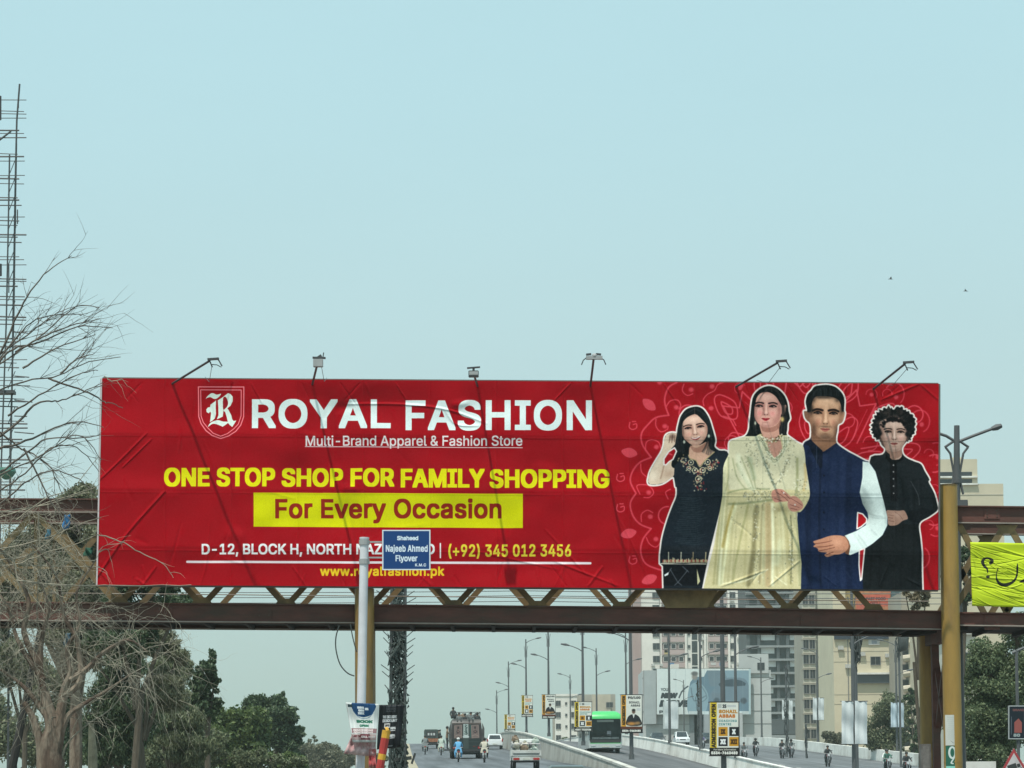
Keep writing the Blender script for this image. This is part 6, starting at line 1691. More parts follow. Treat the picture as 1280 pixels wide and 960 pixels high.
# the few long stems that cross in front of the beams and the red sheet
LONG=[[(-20,690),(30,680),(70,668),(100,655),(127,646)],[(-20,708),(20,705),(60,690),(95,680),(122,668)],[(122,668),(150,676),(175,690),(205,705),(216,722)],[(-10,690),(15,697),(22,725),(28,745)],[(0,700),(16,700),(22,722),(30,727),(70,731),(124,732)],
 [(20,725),(60,730),(130,732),(240,731)],[(-10,650),(60,628),(112,612),(124,605)],[(20,650),(60,622),(90,610),(124,570)],[(0,640),(60,630),(100,618),(115,615)],[(0,700),(40,692),(85,655),(88,640)],
 [(15,705),(60,708),(100,708),(124,708)],[(62,625),(70,640),(60,650)],[(130,470),(140,476),(152,474)],[(124,690),(132,686),(136,690)],[(74,960),(84,930),(110,905),(140,885),(168,848)],[(48,640),(50,700),(46,760),(52,800)],[(60,770),(90,760),(140,795),(175,812),(190,850),(200,905)]]
for i,l in enumerate(LONG):
    m=MB()
    dy=-.4 if i in (2,4,5) else rr.uniform(-.4,.4)
    P=catmull([tuple(W(*q,YT_+dy)-OBT) for q in l],5,False); P=[(a[0]+rr.gauss(0,.006),a[1],a[2]+rr.gauss(0,.006)) for a in P]
    N=len(P); r0=.014 if i==15 else (.02 if i in (14,) else .0125); m.tube(P,[r0*(1-.6*j/N) for j in range(N)],5)
    if i<14:
        for _ in range(3): twig(m,P[rr.randrange(2,N)],Vector((rr.gauss(.4,.5),0,rr.gauss(0,.6))),rr.uniform(.15,.5),.006,5,.3,.2,3,1,0)
    m.build('stem',m_twig,bt)
# rags caught in the twigs
for (x,y,w,h,mt,lb) in ((83,653,10,20,mat('blue_rag',(.02,.16,.36),.8,var=.3,scale=6),'bright blue rag caught in the twigs under the left top beam'),(60,668,7,14,mat('teal_rag',(.03,.17,.26),.8,var=.3,scale=6),'small teal rag caught lower left of the blue rag'),(84,800,9,18,mat('faded_blue_rag',(.09,.15,.19),.8,var=.3,scale=6),'faded blue rag hanging below the bottom beam in the bare tree'),(110,690,12,12,mat('green_rag',(.02,.10,.06),.8,var=.3,scale=6),'dark green rag snagged on the truss beside the billboard')):
    flag('rag',((x-w/2,y+h/2),(x+w/2-1,y+h/2-3),(x+w/2,y-h/2),(x-w/2+2,y-h/2+1)),YT_+1,mt,lb,'rag',6,8,lambda u,v:.06*np.sin(u*8+v*6))
# leaning dark stake at lower left
m=MB(); a=W(14,965,49.5); b=W(50,790,49.5); m.tube([a,b],[.085,.06],8)
tag(m.build('leaning_pole',mat('tarred_pole',(.035,.033,.03),.8),smooth=True),'dark pole leaning across the trunk of the bare tree','pole')
tb=empty('pollarded_stem',(W(116,950,60).x,60,0),label='pale stub of trunk standing right of the bare tree',cat='tree')
m=MB(); o=Vector(tb.location); m.tube([(0,0,-.1),W(116,940,60)-o,W(114,905,60)-o],[.12,.11,.06],8); m.build('trunk',mat('pale_bark',(.30,.27,.19),.9,var=.3,scale=5),tb,smooth=True)
# ------------------------------------------------------------------ buildings
def bmat(name,c,var=.08,dirt=.35): return mat(name,c,.9,var=var,scale=.25,dirt=tuple(x*.55 for x in c),dirt_amt=dirt)
m_win=mat('window_glass_dark',(.028,.033,.038),.35,var=.3,scale=.4)
m_winf=mat('window_frame_grey',(.22,.22,.21),.7,var=.1)
_wc={}
def win_mesh(w,h,dep,mats,kind='plain'):
    key=(round(w,2),round(h,2),round(dep,2),tuple(m.name for m in mats),kind)
    if key in _wc: return _wc[key]
    m=MB()
    # recess: side reveals, glass set back, frame bars
    m.add([(-w/2,-.02,0),(w/2,-.02,0),(w/2,-.02,h),(-w/2,-.02,h)],[(0,1,2,3)],0)
    f=.08
    for a in ((-w/2-f,-w/2,-f,h+f),(w/2,w/2+f,-f,h+f)): m.box(a[0],a[1],-.10,0,a[2],a[3],1)
    m.box(-w/2,w/2,-.10,0,h,h+f,1); m.box(-w/2,w/2,-.16,0,-f,0,1)
    if kind!='plain': m.box(-.03,.03,-.05,-.021,0,h,1)
    _wc[key]=m.mesh('window',mats); return _wc[key]
def facade_box(px0,px1,pytop,Y,D,name,label,wallm,cat='building',zbase=0,skew=0.0,parapet=.6):
    a=W(px0,950,Y); b=W(px1,950,Y); top=W((px0+px1)/2,pytop,Y).z
    t=empty(name,((a.x+b.x)/2,Y,zbase),label=label,cat=cat); w=(b.x-a.x)
    m=MB(); m.box(-w/2,w/2,0,D,0,top-zbase); m.build('wall',wallm,t)
    return t,w,top-zbase
def addwin(t,x,z,w,h,mats=None,kind='split',yo=0.0): link_mesh('window',win_mesh(w,h,.12,mats or [m_win,m_winf],kind),t,(x,-.012+yo,z))
rb=random.Random(5)
# far small white apartment block behind the bus
wh=bmat('far_white_plaster',(.78,.78,.72)); Yb=640
t,w,h=facade_box(692,770,868,Yb,16,'apartment_block','small white far apartment block with punched windows behind the green bus',bmat('far_block_tan',(.42,.40,.34)))
t,w,h=facade_box(694.5,722,870,Yb-6,5.5,'apartment_block','narrow white stair front with small windows left of the green bus',wh)
for r in range(7):
    z=h-2.4-r*2.85
    for x in (-w*.36,w*.34): addwin(t,x,z,1.1,1.2)
    addwin(t,0,z+.3,.4,.5,kind='plain')
m=MB(); m.box(-w/2-.15,w/2+.15,-.2,5.4,h,h+.5); m.build('parapet',wh,t)
t,w,h=facade_box(741,764,868,Yb-8,7,'roof_room','pale rooftop block just above the green bus',bmat('far_block_sand',(.52,.48,.38)))
addwin(t,2,h-3.2,1.6,1.2); 
# tall pink and white tower
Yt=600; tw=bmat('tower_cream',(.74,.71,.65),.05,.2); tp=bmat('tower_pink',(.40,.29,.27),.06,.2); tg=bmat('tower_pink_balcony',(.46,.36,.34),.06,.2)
t,w,h=facade_box(793,938,700,Yt,22,'tower_block','tall cream and pink apartment tower seen below the bridge',tw)
k=Yt/FPX; X=lambda px:(px-865.5)*k
m=MB(); m.box(X(793)-.1,X(803),-.25,21,0,h+.02); m.build('side_wing',tp,t)
for r in range(24):
    zz=h-3-r*3.0
    if zz<3: break
    addwin(t,X(822),zz,1.5,1.4)
    for (xa,xb) in ((829,858),(887,912)):
        xa,xb=X(xa),X(xb)
        m=MB(); m.box(xa,xb,-.35,-.02,zz-1.3,zz-.15); m.build('balcony',tg,t)
        m=MB(); m.box(xa,xb,-.06,-.013,zz-.15,zz+1.45); m.build('balcony_shade',bmat('shaded_pink',(.22,.17,.16)),t)  # flat panel; the shade of a recess is put into its darker pink
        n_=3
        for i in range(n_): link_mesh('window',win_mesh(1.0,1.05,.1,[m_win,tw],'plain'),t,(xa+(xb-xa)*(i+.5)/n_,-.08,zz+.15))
    m=MB(); m.box(X(866.5),X(873.5),-.05,-.012,zz-.8,zz+1.9); m.build('stair_light',m_win,t)
    for x in (863,878): addwin(t,X(x),zz+.3,.5,.6,kind='plain')
m_ac=mat('air_conditioner_white',(.48,.48,.45),.6,var=.15,scale=3)
m=MB(); m.box(-.4,.4,-.38,0,0,.55); m.cyl((0,-.385,.27),.2,.012,10,axis='y'); ac_=m.mesh('air_conditioner',m_ac)
for k_ in range(46):
    r=rb.randrange(2,20); zz=h-3-r*3.0; x=X(rb.choice((817.5,826.5,828,857.5,860,880.5,885.5,913.5,918,925)))
    link_mesh('air_conditioner',ac_,t,(x,-.36 if 857<0 else -.02,zz-.9+rb.uniform(-.1,.1)))
for r in range(20):
    zz=h-3-r*3.0
    for px_ in (918,930): addwin(t,X(px_),zz,1.3,1.3)
m=MB()
for px_ in (826.5,881,926): m.tube([(X(px_),-.08,1),(X(px_),-.08,h-1)],.07,5)
tag(m.build('drain_pipes',m_winf,t),kind='stuff')
for k_ in range(26):
    r=rb.randrange(2,20); zz=h-3-r*3.0; x=X(rb.choice((834,841,850,893,903)))
    m=MB(); w_=rb.uniform(.5,1.3); hh=rb.uniform(.5,1.0); m.box(x-w_/2,x+w_/2,-.40,-.37,zz-.2-hh,zz-.2); m.build('laundry',mat('laundry_%d'%(k_%4),((.5,.5,.48),(.10,.20,.36),(.42,.14,.10),(.45,.36,.16))[k_%4],.9,var=.2,scale=2),t)
for x in (859,883,913): 
    m=MB(); m.box(X(x)-.25,X(x)+.25,-.5,-.013,0,h-1); m.build('pier',tw,t)
# low grey blocks with the wall of advertising in front of the tower
Yg=430; k=Yg/FPX; gw=bmat('grey_render',(.52,.55,.54),.06,.25)
t,w,h=facade_box(804,965,838,Yg,14,'shop_block','long pale grey block carrying the wide shop advertising wall',gw)
X=lambda px:(px-884.5)*k; Zp=lambda py:W(884,py,Yg).z
for y in (847,868,889,905):
    m=MB(); m.box(-w/2,w/2,-.05,-.012,Zp(y)-.04,Zp(y)+.04); m.build('panel_joint',m_winf,t)
m=MB(); m.box(X(925),X(962),-.3,-.013,Zp(842),Zp(818)); m.build('roof_store',gw,t)
m=MB(); m.box(X(948),X(957),-.36,-.31,Zp(838),Zp(829)); m.build('window',m_win,t)
m=MB(); m.box(X(840),X(850),-.2,2,Zp(838),Zp(830)); m.build('water_tank',tw,t)
for x in (866,872): 
    m=MB(); m.box(X(x)-.5,X(x)+3,-.1,-.013,0,Zp(893)); m.build('door_recess',bmat('grey_shutter',(.27,.30,.31)),t)
def movecanvas():
    c=Canvas(821,836,939,893,1180,570,(214,224,222))
    c.text('YOUR',826,860,838,864,(70,80,84),offset=.03); c.text('NEW',826,866,846,873,(40,48,54),offset=.06,shear=.25); c.text('MOVE',824,875,861,884,(40,48,54),offset=.06,shear=.3)
    c.line([(849,872),(852,865),(857,860),(860,858)],1.8,(60,70,78)); c.text('P',824,888,829,892,(66,74,80),offset=.06)
    c.poly([(861,893),(861,862),(863,853),(868,846),(880,846),(884,838),(939,838),(939,893)],(104,132,148),1)
    c.poly([(884,838),(939,838),(939,862),(900,862)],(132,160,174)); c.poly([(884,838),(906,838),(912,858),(888,858)],(112,132,144))
    c.poly([(861,893),(860,868),(864,856),(872,853),(880,858),(886,872),(880,893)],(138,166,178),1,3)      # jacket of a printed figure
    c.line([(864,860),(868,876),(882,870)],1.6,(98,118,130),.8,3); c.line([(876,856),(884,872),(872,880)],1.3,(104,126,138),.8,3)
    c.blob(868.5,846,3.6,4.2,(140,134,128),1,hard=2.5); c.blob(868.5,842,4.2,2.8,(92,92,92),1,hard=2.5)
    c.poly([(896,858),(902,850),(912,847),(930,848),(936,856),(938,870),(934,878),(892,878),(888,868)],(112,134,148),1,3)  # printed car
    c.poly([(902,852),(914,849),(928,851),(932,857),(900,858)],(62,80,92),1,2); c.rect(890,866,903,873,(112,130,142)); c.blob(896,876,4,4,(70,84,94),1,hard=3); c.blob(930,876,4,4,(70,84,94),1,hard=3)
    c.rect(861,889,939,893,(196,208,208)); c.rect(936.5,836,939,893,(176,200,204))
    for x in range(845,939,12): c.line([(x,836),(x,893)],.4,(150,170,176),.5)
    return c.image('shop_wall_print')
panel('shop_billboard',821,836,938.5,893,Yg-1.2,img_mat('shop_wall_print',movecanvas(),.6,var=.05),'wide pale advert wall reading NEW MOVE with a figure and a car','billboard',thick=.25,frame=m_winf,rail=False)
panel('shop_hoarding',829,877,848,911,Yg-3.5,mat('blank_hoarding',(.52,.58,.58),.8,var=.08,scale=.6,dirt=(.40,.48,.50),dirt_amt=.4),'blank light panel hanging over the lower left of the shop wall','hoarding',thick=.2,frame=m_winf,rail=False)
m=MB()
panel('shop_billboard',805,838,820,905,Yg-1.0,mat('slanting_panel',(.38,.42,.42),.8,var=.1,scale=.5,dirt=(.28,.32,.33),dirt_amt=.4),'narrow grey panel at the left end of the shop wall','billboard',thick=.25,frame=m_winf,rail=False)
for i,(x,y0) in enumerate(((897,893),(915,893))):
    t2,w2,h2=facade_box(x-16,x+14,y0-i*2,Yg-3+i*.8,3,'low_shop','low grey shop front %s under the printed car'%('with dim doorway left' if i==0 else 'with pale shutter right'),bmat('shop_front_%d'%i,(.34,.38,.40) if i==0 else (.46,.49,.49)))
    m=MB(); m.box(-w2*.3,w2*.1,-.06,-.012,0,h2*.6); m.build('doorway',m_win,t2)
# unfinished dark grey tower
Yu=520; k=Yu/FPX; dk=bmat('raw_concrete_dark',(.075,.088,.093),.12,.3); sl=bmat('slab_edge_concrete',(.25,.27,.27),.08,.2); infl=bmat('pale_block_infill',(.66,.69,.68),.06,.2)
t,w,h=facade_box(936,1006,715,Yu,20,'unfinished_tower','dark grey unfinished concrete tower with open floors and pale infill',dk)
X=lambda px:(px-971)*k; Zp=lambda py:W(971,py,Yu).z
y=742; 
for r in range(13):
    zt_=Zp(742+r*16.6)
    if zt_<1: break
    m=MB(); m.box(-w/2-.3,w/2+.3,-1.3,.0,zt_-.22,zt_+.22); m.build('floor_slab',sl,t)
    for (xa,xb,pr) in ((953,972,.85),(989,1000,.85),(938,947,.25)):
        if rb.random()<pr and r not in (9,10):
            m=MB(); m.box(X(xa),X(xb)-rb.uniform(0,.8),-.5,-.013,zt_-1.4,zt_-.24); m.build('infill_panel',infl,t)
for px in (937,950,974,986,1004):
    m=MB(); m.box(X(px)-.3,X(px)+.3,-1.0,-.014,0,h); m.build('concrete_column',dk,t)
m=MB(); m.box(X(938),X(1004),-1.5,-1.31,Zp(918),Zp(899)); m.build('shop_sign_band',dk,t)
m=MB(); m.box(X(938),X(1004),-1.45,-1.305,Zp(925),Zp(919)); m.build('canopy',sl,t)
# narrow beige apartment building with bays
Yn=400; k=Yn/FPX; be=bmat('bay_beige',(.36,.33,.27),.08,.3); be2=bmat('bay_cream',(.50,.46,.37),.08,.25)
t,w,h=facade_box(1009,1045,660,Yn,16,'bay_building','narrow beige apartment building with stacked bay windows',be)
X=lambda px:(px-1027)*k; Zp=lambda py:W(1027,py,Yn).z
for r in range(14):
    zt_=Zp(790+r*18.6-56)
    if zt_<2.5: break
    m=MB(); m.prismx([(-1.2,zt_-1.1),(-1.2,zt_+1.0),(-.01,zt_+1.0),(-.01,zt_-1.1)],X(1005),X(1021)); b_=m.build('bay',be2,t)
    for x in (1008.5,1016.5): addwin(t,X(x),zt_-.35,.75,1.35,yo=-1.2)
    m=MB(); m.box(X(1004)-.1,X(1022)+.05,-1.35,-.013,zt_+1.0,zt_+1.16); m.build('string_course',be,t)
    addwin(t,X(1033),zt_-.3,.95,1.15)
    m=MB(); m.box(X(1029),X(1044),-.35,-.013,zt_-.75,zt_-.62); m.build('sun_shade',be2,t)
# broad beige block with the dark sign band, and stepped balconies to its right
Yw=360; k=Yw/FPX; wb=bmat('broad_cream_wall',(.62,.56,.41),.06,.22)
t,w,h=facade_box(1044,1137,705,Yw,18,'cream_block','broad cream block with dark sign bands and one small window',wb)
X=lambda px:(px-1090.5)*k; Zp=lambda py:W(1090,py,Yw).z
def signband():
    c=Canvas(1045,786,1122,799,924,156,(52,62,76))
    c.text('FITNESS',1060,788,1085,793,(214,220,222),offset=.05,space=1.1); c.text('GYM & CLUB',1089,788.4,1119,792.4,(160,170,176),offset=.03)
    return c.image('signband')
m=MB(); m.box(X(1045),X(1122),-.4,-.013,Zp(799),Zp(786)); m.build('sign_band',mat('sign_navy',(.035,.045,.065),.5,var=.1),t)
a=Vector(t.location)
sheet('sign_print',Vector((X(1045),-.41,Zp(799))),Vector((X(1122),-.41,Zp(799))),Vector((X(1122),-.41,Zp(786))),Vector((X(1045),-.41,Zp(786))),2,2,img_mat('band_print',signband(),.5,var=.03),None,t)
m=MB(); m.box(X(1088),X(1102),-.15,-.013,Zp(806),Zp(799.5)); m.build('notice_board',mat('notice_white',(.62,.63,.62),.6,var=.05),t)
m=MB(); m.box(X(1092),X(1098.5),-.17,-.151,Zp(805),Zp(800.5)); m.build('notice_print',mat('notice_blue',(.32,.36,.42),.6,var=.2,scale=4),t)
addwin(t,X(1096.5),Zp(831),1.3,1.1)
m=MB(); m.box(X(1070),X(1133),-.5,-.013,Zp(854),Zp(843.5)); m.build('fascia',mat('fascia_slate',(.075,.09,.105),.6,var=.15,scale=.6),t)
m=MB(); m.box(X(1069),X(1134),-.9,-.013,Zp(843.3),Zp(841)); m.build('canopy',m_white,t)
for (px_,py_) in ((1053,812),(1080,820),(1112,822),(1062,835),(1122,870)): link_mesh('air_conditioner',ac_,t,(X(px_),-.02,Zp(py_)))
m=MB(); m.tube([(X(1062),-.08,1),(X(1062),-.08,Zp(790))],.06,5); m.build('drain_pipe',m_winf,t)
for y in (814,827,868,880): 
    m=MB(); m.box(-w/2,w/2,-.03,-.012,Zp(y)-.02,Zp(y)+.02); m.build('render_joint',be,t)
m=MB(); m.box(X(1072),X(1116),-.6,-.013,Zp(765),Zp(737)); m.build('red_shop_sign',mat('red_shop_sign',(.46,.10,.06),.6,var=.3,scale=1.6,dirt=(.5,.35,.12),dirt_amt=.6),t)
def redtxt():
    c=Canvas(0,0,40,10,400,100,(196,92,70)); c.text('FAST FOOD',6,2,34,5,(84,30,24),offset=.04); c.text('GRILL',12,6,28,8.6,(90,34,26),offset=.05); return c.image('red_sign')
sheet('sign_print',Vector((X(1080),-.61,Zp(758))),Vector((X(1115),-.61,Zp(758))),Vector((X(1115),-.61,Zp(744))),Vector((X(1080),-.61,Zp(744))),2,2,img_mat('red_sign_print',redtxt(),.6,var=.2),None,t)
m=MB(); m.box(X(1060),X(1080),-.5,-.013,Zp(762),Zp(735)); m.build('awning',mat('ochre_awning',(.30,.22,.08),.8,var=.4,scale=1.5),t)
m=MB(); m.box(X(1117),X(1131),-.5,-.013,Zp(766),Zp(735)); m.build('teal_panel',mat('teal_panel',(.07,.12,.13),.7,var=.4,scale=1.5),t)
t,w,h=facade_box(1130,1152,740,345,12,'balcony_block','narrow grey beige block with stacked curved balconies beside the rear column',be)
for r in range(9):
    zt_=W(1141,805+r*19,345).z
    if zt_<1: break
    m=MB(); m.tube([(-w/2,-1.0,zt_),(w/2,-1.6,zt_+.35)],[.5,.4],8); m.build('balcony',be2,t)
    m=MB(); m.box(-w/2,w/2,-.25,-.013,zt_+.4,zt_+1.35); m.build('balcony_opening',m_win,t)
# tall stepped beige building, top right
Ys=330; st=bmat('stepped_cream',(.56,.50,.37),.05,.2)
t,w,h=facade_box(1160,1229,574,Ys,18,'stepped_building','tall stepped cream building rising behind the right end of the bridge',st)
X=lambda px:(px-1194.5)*Ys/FPX; Zp=lambda py:W(1194,py,Ys).z
m=MB(); m.box(X(1229)-.0,X(1261),.0,16,0,Zp(605)); m.build('lower_wing',st,t)
for y in (590,599): 
    m=MB(); m.box(X(1168),X(1222),-.06,-.013,Zp(y+5),Zp(y)); m.build('strip_window',m_win,t)
    m=MB(); m.box(X(1160),X(1229),-.35,-.013,Zp(y+5.5)-.2,Zp(y+5.5)); m.build('ledge',m_white,t)
for y in (618,634,650,668,690,712,735): 
    m=MB(); m.box(X(1160),X(1261),-.05,-.013,Zp(y)-.1,Zp(y)); m.build('render_joint',be2,t)
m=MB(); m.box(X(1200),X(1215),2,6,h,h+.5); m.build('roof_kerb',st,t)
t,w,h=facade_box(1200,1222,793,150,8,'small_building','small pale building corner with a dark window right of the ochre column',bmat('small_building_cream',(.60,.57,.48)))
addwin(t,.1,h-2.4,.55,1.3)
m=MB(); m.box(-w/2-.15,w/2+.25,-.3,8,h,h+.15); m.build('roof_slab',m_white,t)
# ------------------------------------------------------------------ people and vehicles
m_tyre=mat('tyre_rubber',(.022,.022,.024),.9,var=.2); m_rim=mat('wheel_rim',(.28,.28,.29),.4,var=.1,metal=.5)
m_skin=mat('skin_brown',(.26,.15,.095),.6,var=.08); m_hair=mat('hair_black',(.018,.016,.015),.6,var=.2)
m_cg=mat('car_glass',(.03,.04,.045),.12,var=.5,scale=1.5); m_black=mat('black_plastic',(.03,.03,.032),.6,var=.15)
m_red_l=mat('tail_lamp_red',(.38,.03,.025),.3,var=.1); m_lens=mat('head_lamp_lens',(.6,.62,.62),.15,var=.05); m_chr=mat('dull_chrome',(.45,.45,.46),.3,metal=.7,var=.1)
def cloth(name,c): return mat(name,c,.9,var=.16,scale=7)
C_=dict(blue=cloth('sky_blue_cloth',(.12,.36,.60)),white=cloth('white_cloth',(.66,.68,.66)),pale=cloth('pale_green_cloth',(.40,.46,.40)),dark=cloth('dark_cloth',(.035,.042,.045)),grey=cloth('grey_cloth',(.15,.17,.17)),cream=cloth('cream_cloth',(.50,.47,.38)),green=cloth('green_cloth',(.06,.17,.13)),purple=cloth('purple_cloth',(.13,.12,.22)),tan=cloth('tan_cloth',(.22,.16,.11)))
_pm={}
def person_mesh(pose, top, bottom):
    """one continuous skinned body; origin under the seat (riders) or at the feet"""
    key=(pose,top.name,bottom.name)
    if key in _pm: return _pm[key]
    if pose=='ride':
        J={'pel':(0,0,.86,.15),'bel':(0,.03,1.02,.145),'chest':(0,.10,1.24,.17),'neck':(0,.14,1.42,.06),'head':(0,.16,1.56,.098),'crown':(0,.16,1.64,.07)}
        for s,n in ((-1,'l'),(1,'r')):
            J.update({n+'sh':(s*.18,.10,1.35,.07),n+'el':(s*.28,.28,1.14,.052),n+'wr':(s*.27,.50,1.06,.038),n+'ha':(s*.27,.58,1.05,.042),
                      n+'hip':(s*.10,.02,.83,.11),n+'kn':(s*.23,.38,.72,.075),n+'an':(s*.19,.16,.36,.052),n+'ft':(s*.20,.32,.31,.045)})
    elif pose=='sit':
        J={'pel':(0,0,.12,.15),'bel':(0,.02,.28,.145),'chest':(0,.03,.50,.17),'neck':(0,.03,.68,.06),'head':(0,.03,.82,.098),'crown':(0,.03,.90,.07)}
        for s,n in ((-1,'l'),(1,'r')):
            J.update({n+'sh':(s*.18,.03,.60,.07),n+'el':(s*.26,.05,.36,.052),n+'wr':(s*.20,.22,.28,.038),n+'ha':(s*.18,.29,.27,.042),
                      n+'hip':(s*.10,.02,.10,.11),n+'kn':(s*.16,.42,.30,.075),n+'an':(s*.14,.46,.06,.052),n+'ft':(s*.14,.58,.04,.045)})
    else:
        J={'pel':(0,0,.92,.15),'bel':(0,.0,1.08,.14),'chest':(0,.02,1.30,.17),'neck':(0,.03,1.48,.06),'head':(0,.04,1.62,.098),'crown':(0,.04,1.70,.07)}
        for s,n in ((-1,'l'),(1,'r')):
            J.update({n+'sh':(s*.19,.02,1.41,.07),n+'el':(s*.27,.10,1.20,.052),n+'wr':(s*.24,.30,1.25,.038),n+'ha':(s*.22,.37,1.28,.042),
                      n+'hip':(s*.10,0,.90,.11),n+'kn':(s*.12,.03,.50,.075),n+'an':(s*.12,0,.09,.052),n+'ft':(s*.13,.14,.05,.045)})
    names=list(J); E=[('pel','bel'),('bel','chest'),('chest','neck'),('neck','head'),('head','crown')]
    for n in 'lr': E+=[('chest',n+'sh'),(n+'sh',n+'el'),(n+'el',n+'wr'),(n+'wr',n+'ha'),('pel',n+'hip'),(n+'hip',n+'kn'),(n+'kn',n+'an'),(n+'an',n+'ft')]
    me=bpy.data.meshes.new('p'); me.from_pydata([J[n][:3] for n in names],[(names.index(a),names.index(b)) for a,b in E],[])
    o=bpy.data.objects.new('p',me); COL.objects.link(o)
    o.modifiers.new('s','SKIN'); sv=me.skin_vertices[0].data
    for i,n in enumerate(names): sv[i].radius=(J[n][3],J[n][3]*(.8 if n in('pel','bel','chest') else 1)); sv[i].use_root=(n=='pel')
    sb=o.modifiers.new('u','SUBSURF'); sb.levels=1
    dg=bpy.context.evaluated_depsgraph_get(); out=bpy.data.meshes.new_from_object(o.evaluated_get(dg)); bpy.data.objects.remove(o)
    out.name='body'; out.materials.clear()
    for m_ in (top,bottom,m_skin,m_black): out.materials.append(m_)
    zn=J['neck'][2]; zp=J['pel'][2]
    for p in out.polygons:
        c=p.center; d=lambda n:(c-Vector(J[n][:3])).length
        if c.z>zn+.0: p.material_index=2
        elif min(d('lha'),d('rha'))<.085: p.material_index=2
        elif min(d('lft'),d('rft'))<.1: p.material_index=3
        elif c.z<zp-.03 or min(d('lkn'),d('rkn'))<.14 or min(d('lan'),d('ran'))<.2: p.material_index=1
        else: p.material_index=0
        p.use_smooth=True
    _pm[key]=out; return out
def person(loc,rz,pose,top,bottom,label,group=None,head='hair',scale=1.0):
    t=empty('person',loc,rz,label=label,cat='person',group=group); t.scale=(scale,)*3
    link_mesh('body',person_mesh(pose,C_[top],C_[bottom]),t)
    hz_={'ride':(.16,1.585),'sit':(.03,.845),'stand':(.04,1.645)}[pose]
    m=MB()
    if head=='helmet': m.ball((0,hz_[0],hz_[1]+.01),.135,0,12,8)
    elif head=='cap': m.ball((0,hz_[0]-.005,hz_[1]+.035),.115,0,12,8,(1,1,.75))
    else: m.ball((0,hz_[0]-.02,hz_[1]+.02),.112,0,12,8,(1,1,.95))
    m.build('helmet' if head=='helmet' else ('cap' if head=='cap' else 'hair'),{'helmet':m_black,'cap':C_['white'],'hair':m_hair}[head],t,smooth=True)
    # loose long shirt tail over the seat
    if pose=='ride':
        m=MB(); m.add([(-.19,-.10,1.0),(.19,-.10,1.0),(.23,-.22,.66),(-.23,-.22,.66),(-.2,.1,1.0),(.2,.1,1.0),(.28,.12,.70),(-.28,.12,.70)],[(0,1,2,3),(4,0,3,7),(1,5,6,2),(3,2,6,7)]); m.build('shirt_tail',C_[top],t,smooth=True)
    return t
def bike_proto():
    t=empty('motorcycle',(0,0,0))
    for y in (-.62,.66):
        m=MB(); N=18; P=[(0,y+.27*math.cos(a),.30+.27*math.sin(a)) for a in np.linspace(0,2*math.pi,N+1)]; m.tube(P,.045,6,cap=False); w_=m.build('wheel',m_tyre,t,smooth=True)
        m=MB(); m.tube([(-.05,y,.30),(.05,y,.30)],.05,8); 
        for a in range(6): m.tube([(0,y,.30),(0,y+.25*math.cos(a*1.047),.30+.25*math.sin(a*1.047))],.01,4)
        m.build('rim',m_rim,w_)
    m=MB(); m.tube([(0,-.5,.62),(0,-.1,.60),(0,.25,.66),(0,.45,.72)],[.05,.12,.13,.06],8); m.box(-.12,.12,-.15,.2,.28,.52); m.build('frame',m_black,t,smooth=True)
    m=MB(); m.tube([(0,.02,.80),(0,.22,.86),(0,.42,.82)],[.06,.14,.07],10); m.build('fuel_tank',m_bk,t,smooth=True)
    m=MB(); m.tube([(0,-.62,.82),(0,-.3,.80),(0,.02,.78)],[.07,.13,.10],8); m.build('seat',m_black,t,smooth=True)
    for s in (-1,1):
        m=MB(); m.tube([(s*.07,.66,.30),(s*.08,.50,.98)],.025,6); m.build('fork',m_chr,t)
        m=MB(); m.tube([(s*.09,-.62,.32),(s*.10,-.5,.72)],.03,6); m.build('shock_absorber',m_chr,t)
        m=MB(); m.tube([(s*.20,.55,1.10),(s*.24,.50,1.24)],.01,5); m.ball((s*.25,.5,1.27),.05,0,8,5,(1,.4,.8)); m.build('mirror',m_black,t)
    m=MB(); m.tube([(-.32,.50,1.03),(-.1,.50,1.02),(.1,.50,1.02),(.32,.50,1.03)],.02,6); m.build('handlebar',m_chr,t)
    m=MB(); m.tube([(0,.54,.92),(0,.64,.92)],[.09,.085],12); m.build('headlight',m_lens,t,smooth=True)
    m=MB(); m.box(-.07,.07,-.80,-.74,.66,.74); m.build('tail_lamp',m_red_l,t,bevel=.01)
    m=MB(); m.box(-.09,.09,-.83,-.815,.50,.62); m.build('number_plate',m_bkp,t)
    m=MB(); m.tube([(.14,-.75,.30),(.14,.1,.30)],[.045,.03],8); m.build('exhaust',m_chr,t,smooth=True)
    m=MB(); P=[(0,-.62+.34*math.cos(a),.30+.34*math.sin(a)) for a in np.linspace(.5,2.3,7)]; m.tube(P,.05,5); m.build('mudguard',m_black,t)
    return t
m_bk=mat('bike_tank_paint',(.16,.02,.02),.35,var=.1); m_bkp=mat('plate_pale',(.55,.55,.48),.6,var=.1)
BK0=bike_proto(); bk_first=[True]; RZ=R(2.5)
def bike(px,Y,zf,label,riders,facing=0,lean=0):
    o=BK0 if bk_first[0] else copy_tree(BK0); bk_first[0]=False
    x=W(px,950,Y).x; u=x+.04375*Y; z=zf(u,Y) if zf is zR else zf(Y)
    rz=RZ+(math.pi if facing else 0); o.location=(x,Y,z); o.rotation_euler=(0,0,rz); tag(o,label,'motorcycle','motorcycles in the traffic')
    d=Vector((-math.sin(rz),math.cos(rz),0))
    for i,(top,bot,head,lb) in enumerate(riders):
        p=Vector((x,Y,z))+d*(-.10-.38*i)
        person(tuple(p),rz,'ride',top,bot,lb,'motorcycle riders',head,1.0 if i==0 else 1.02)
    return o
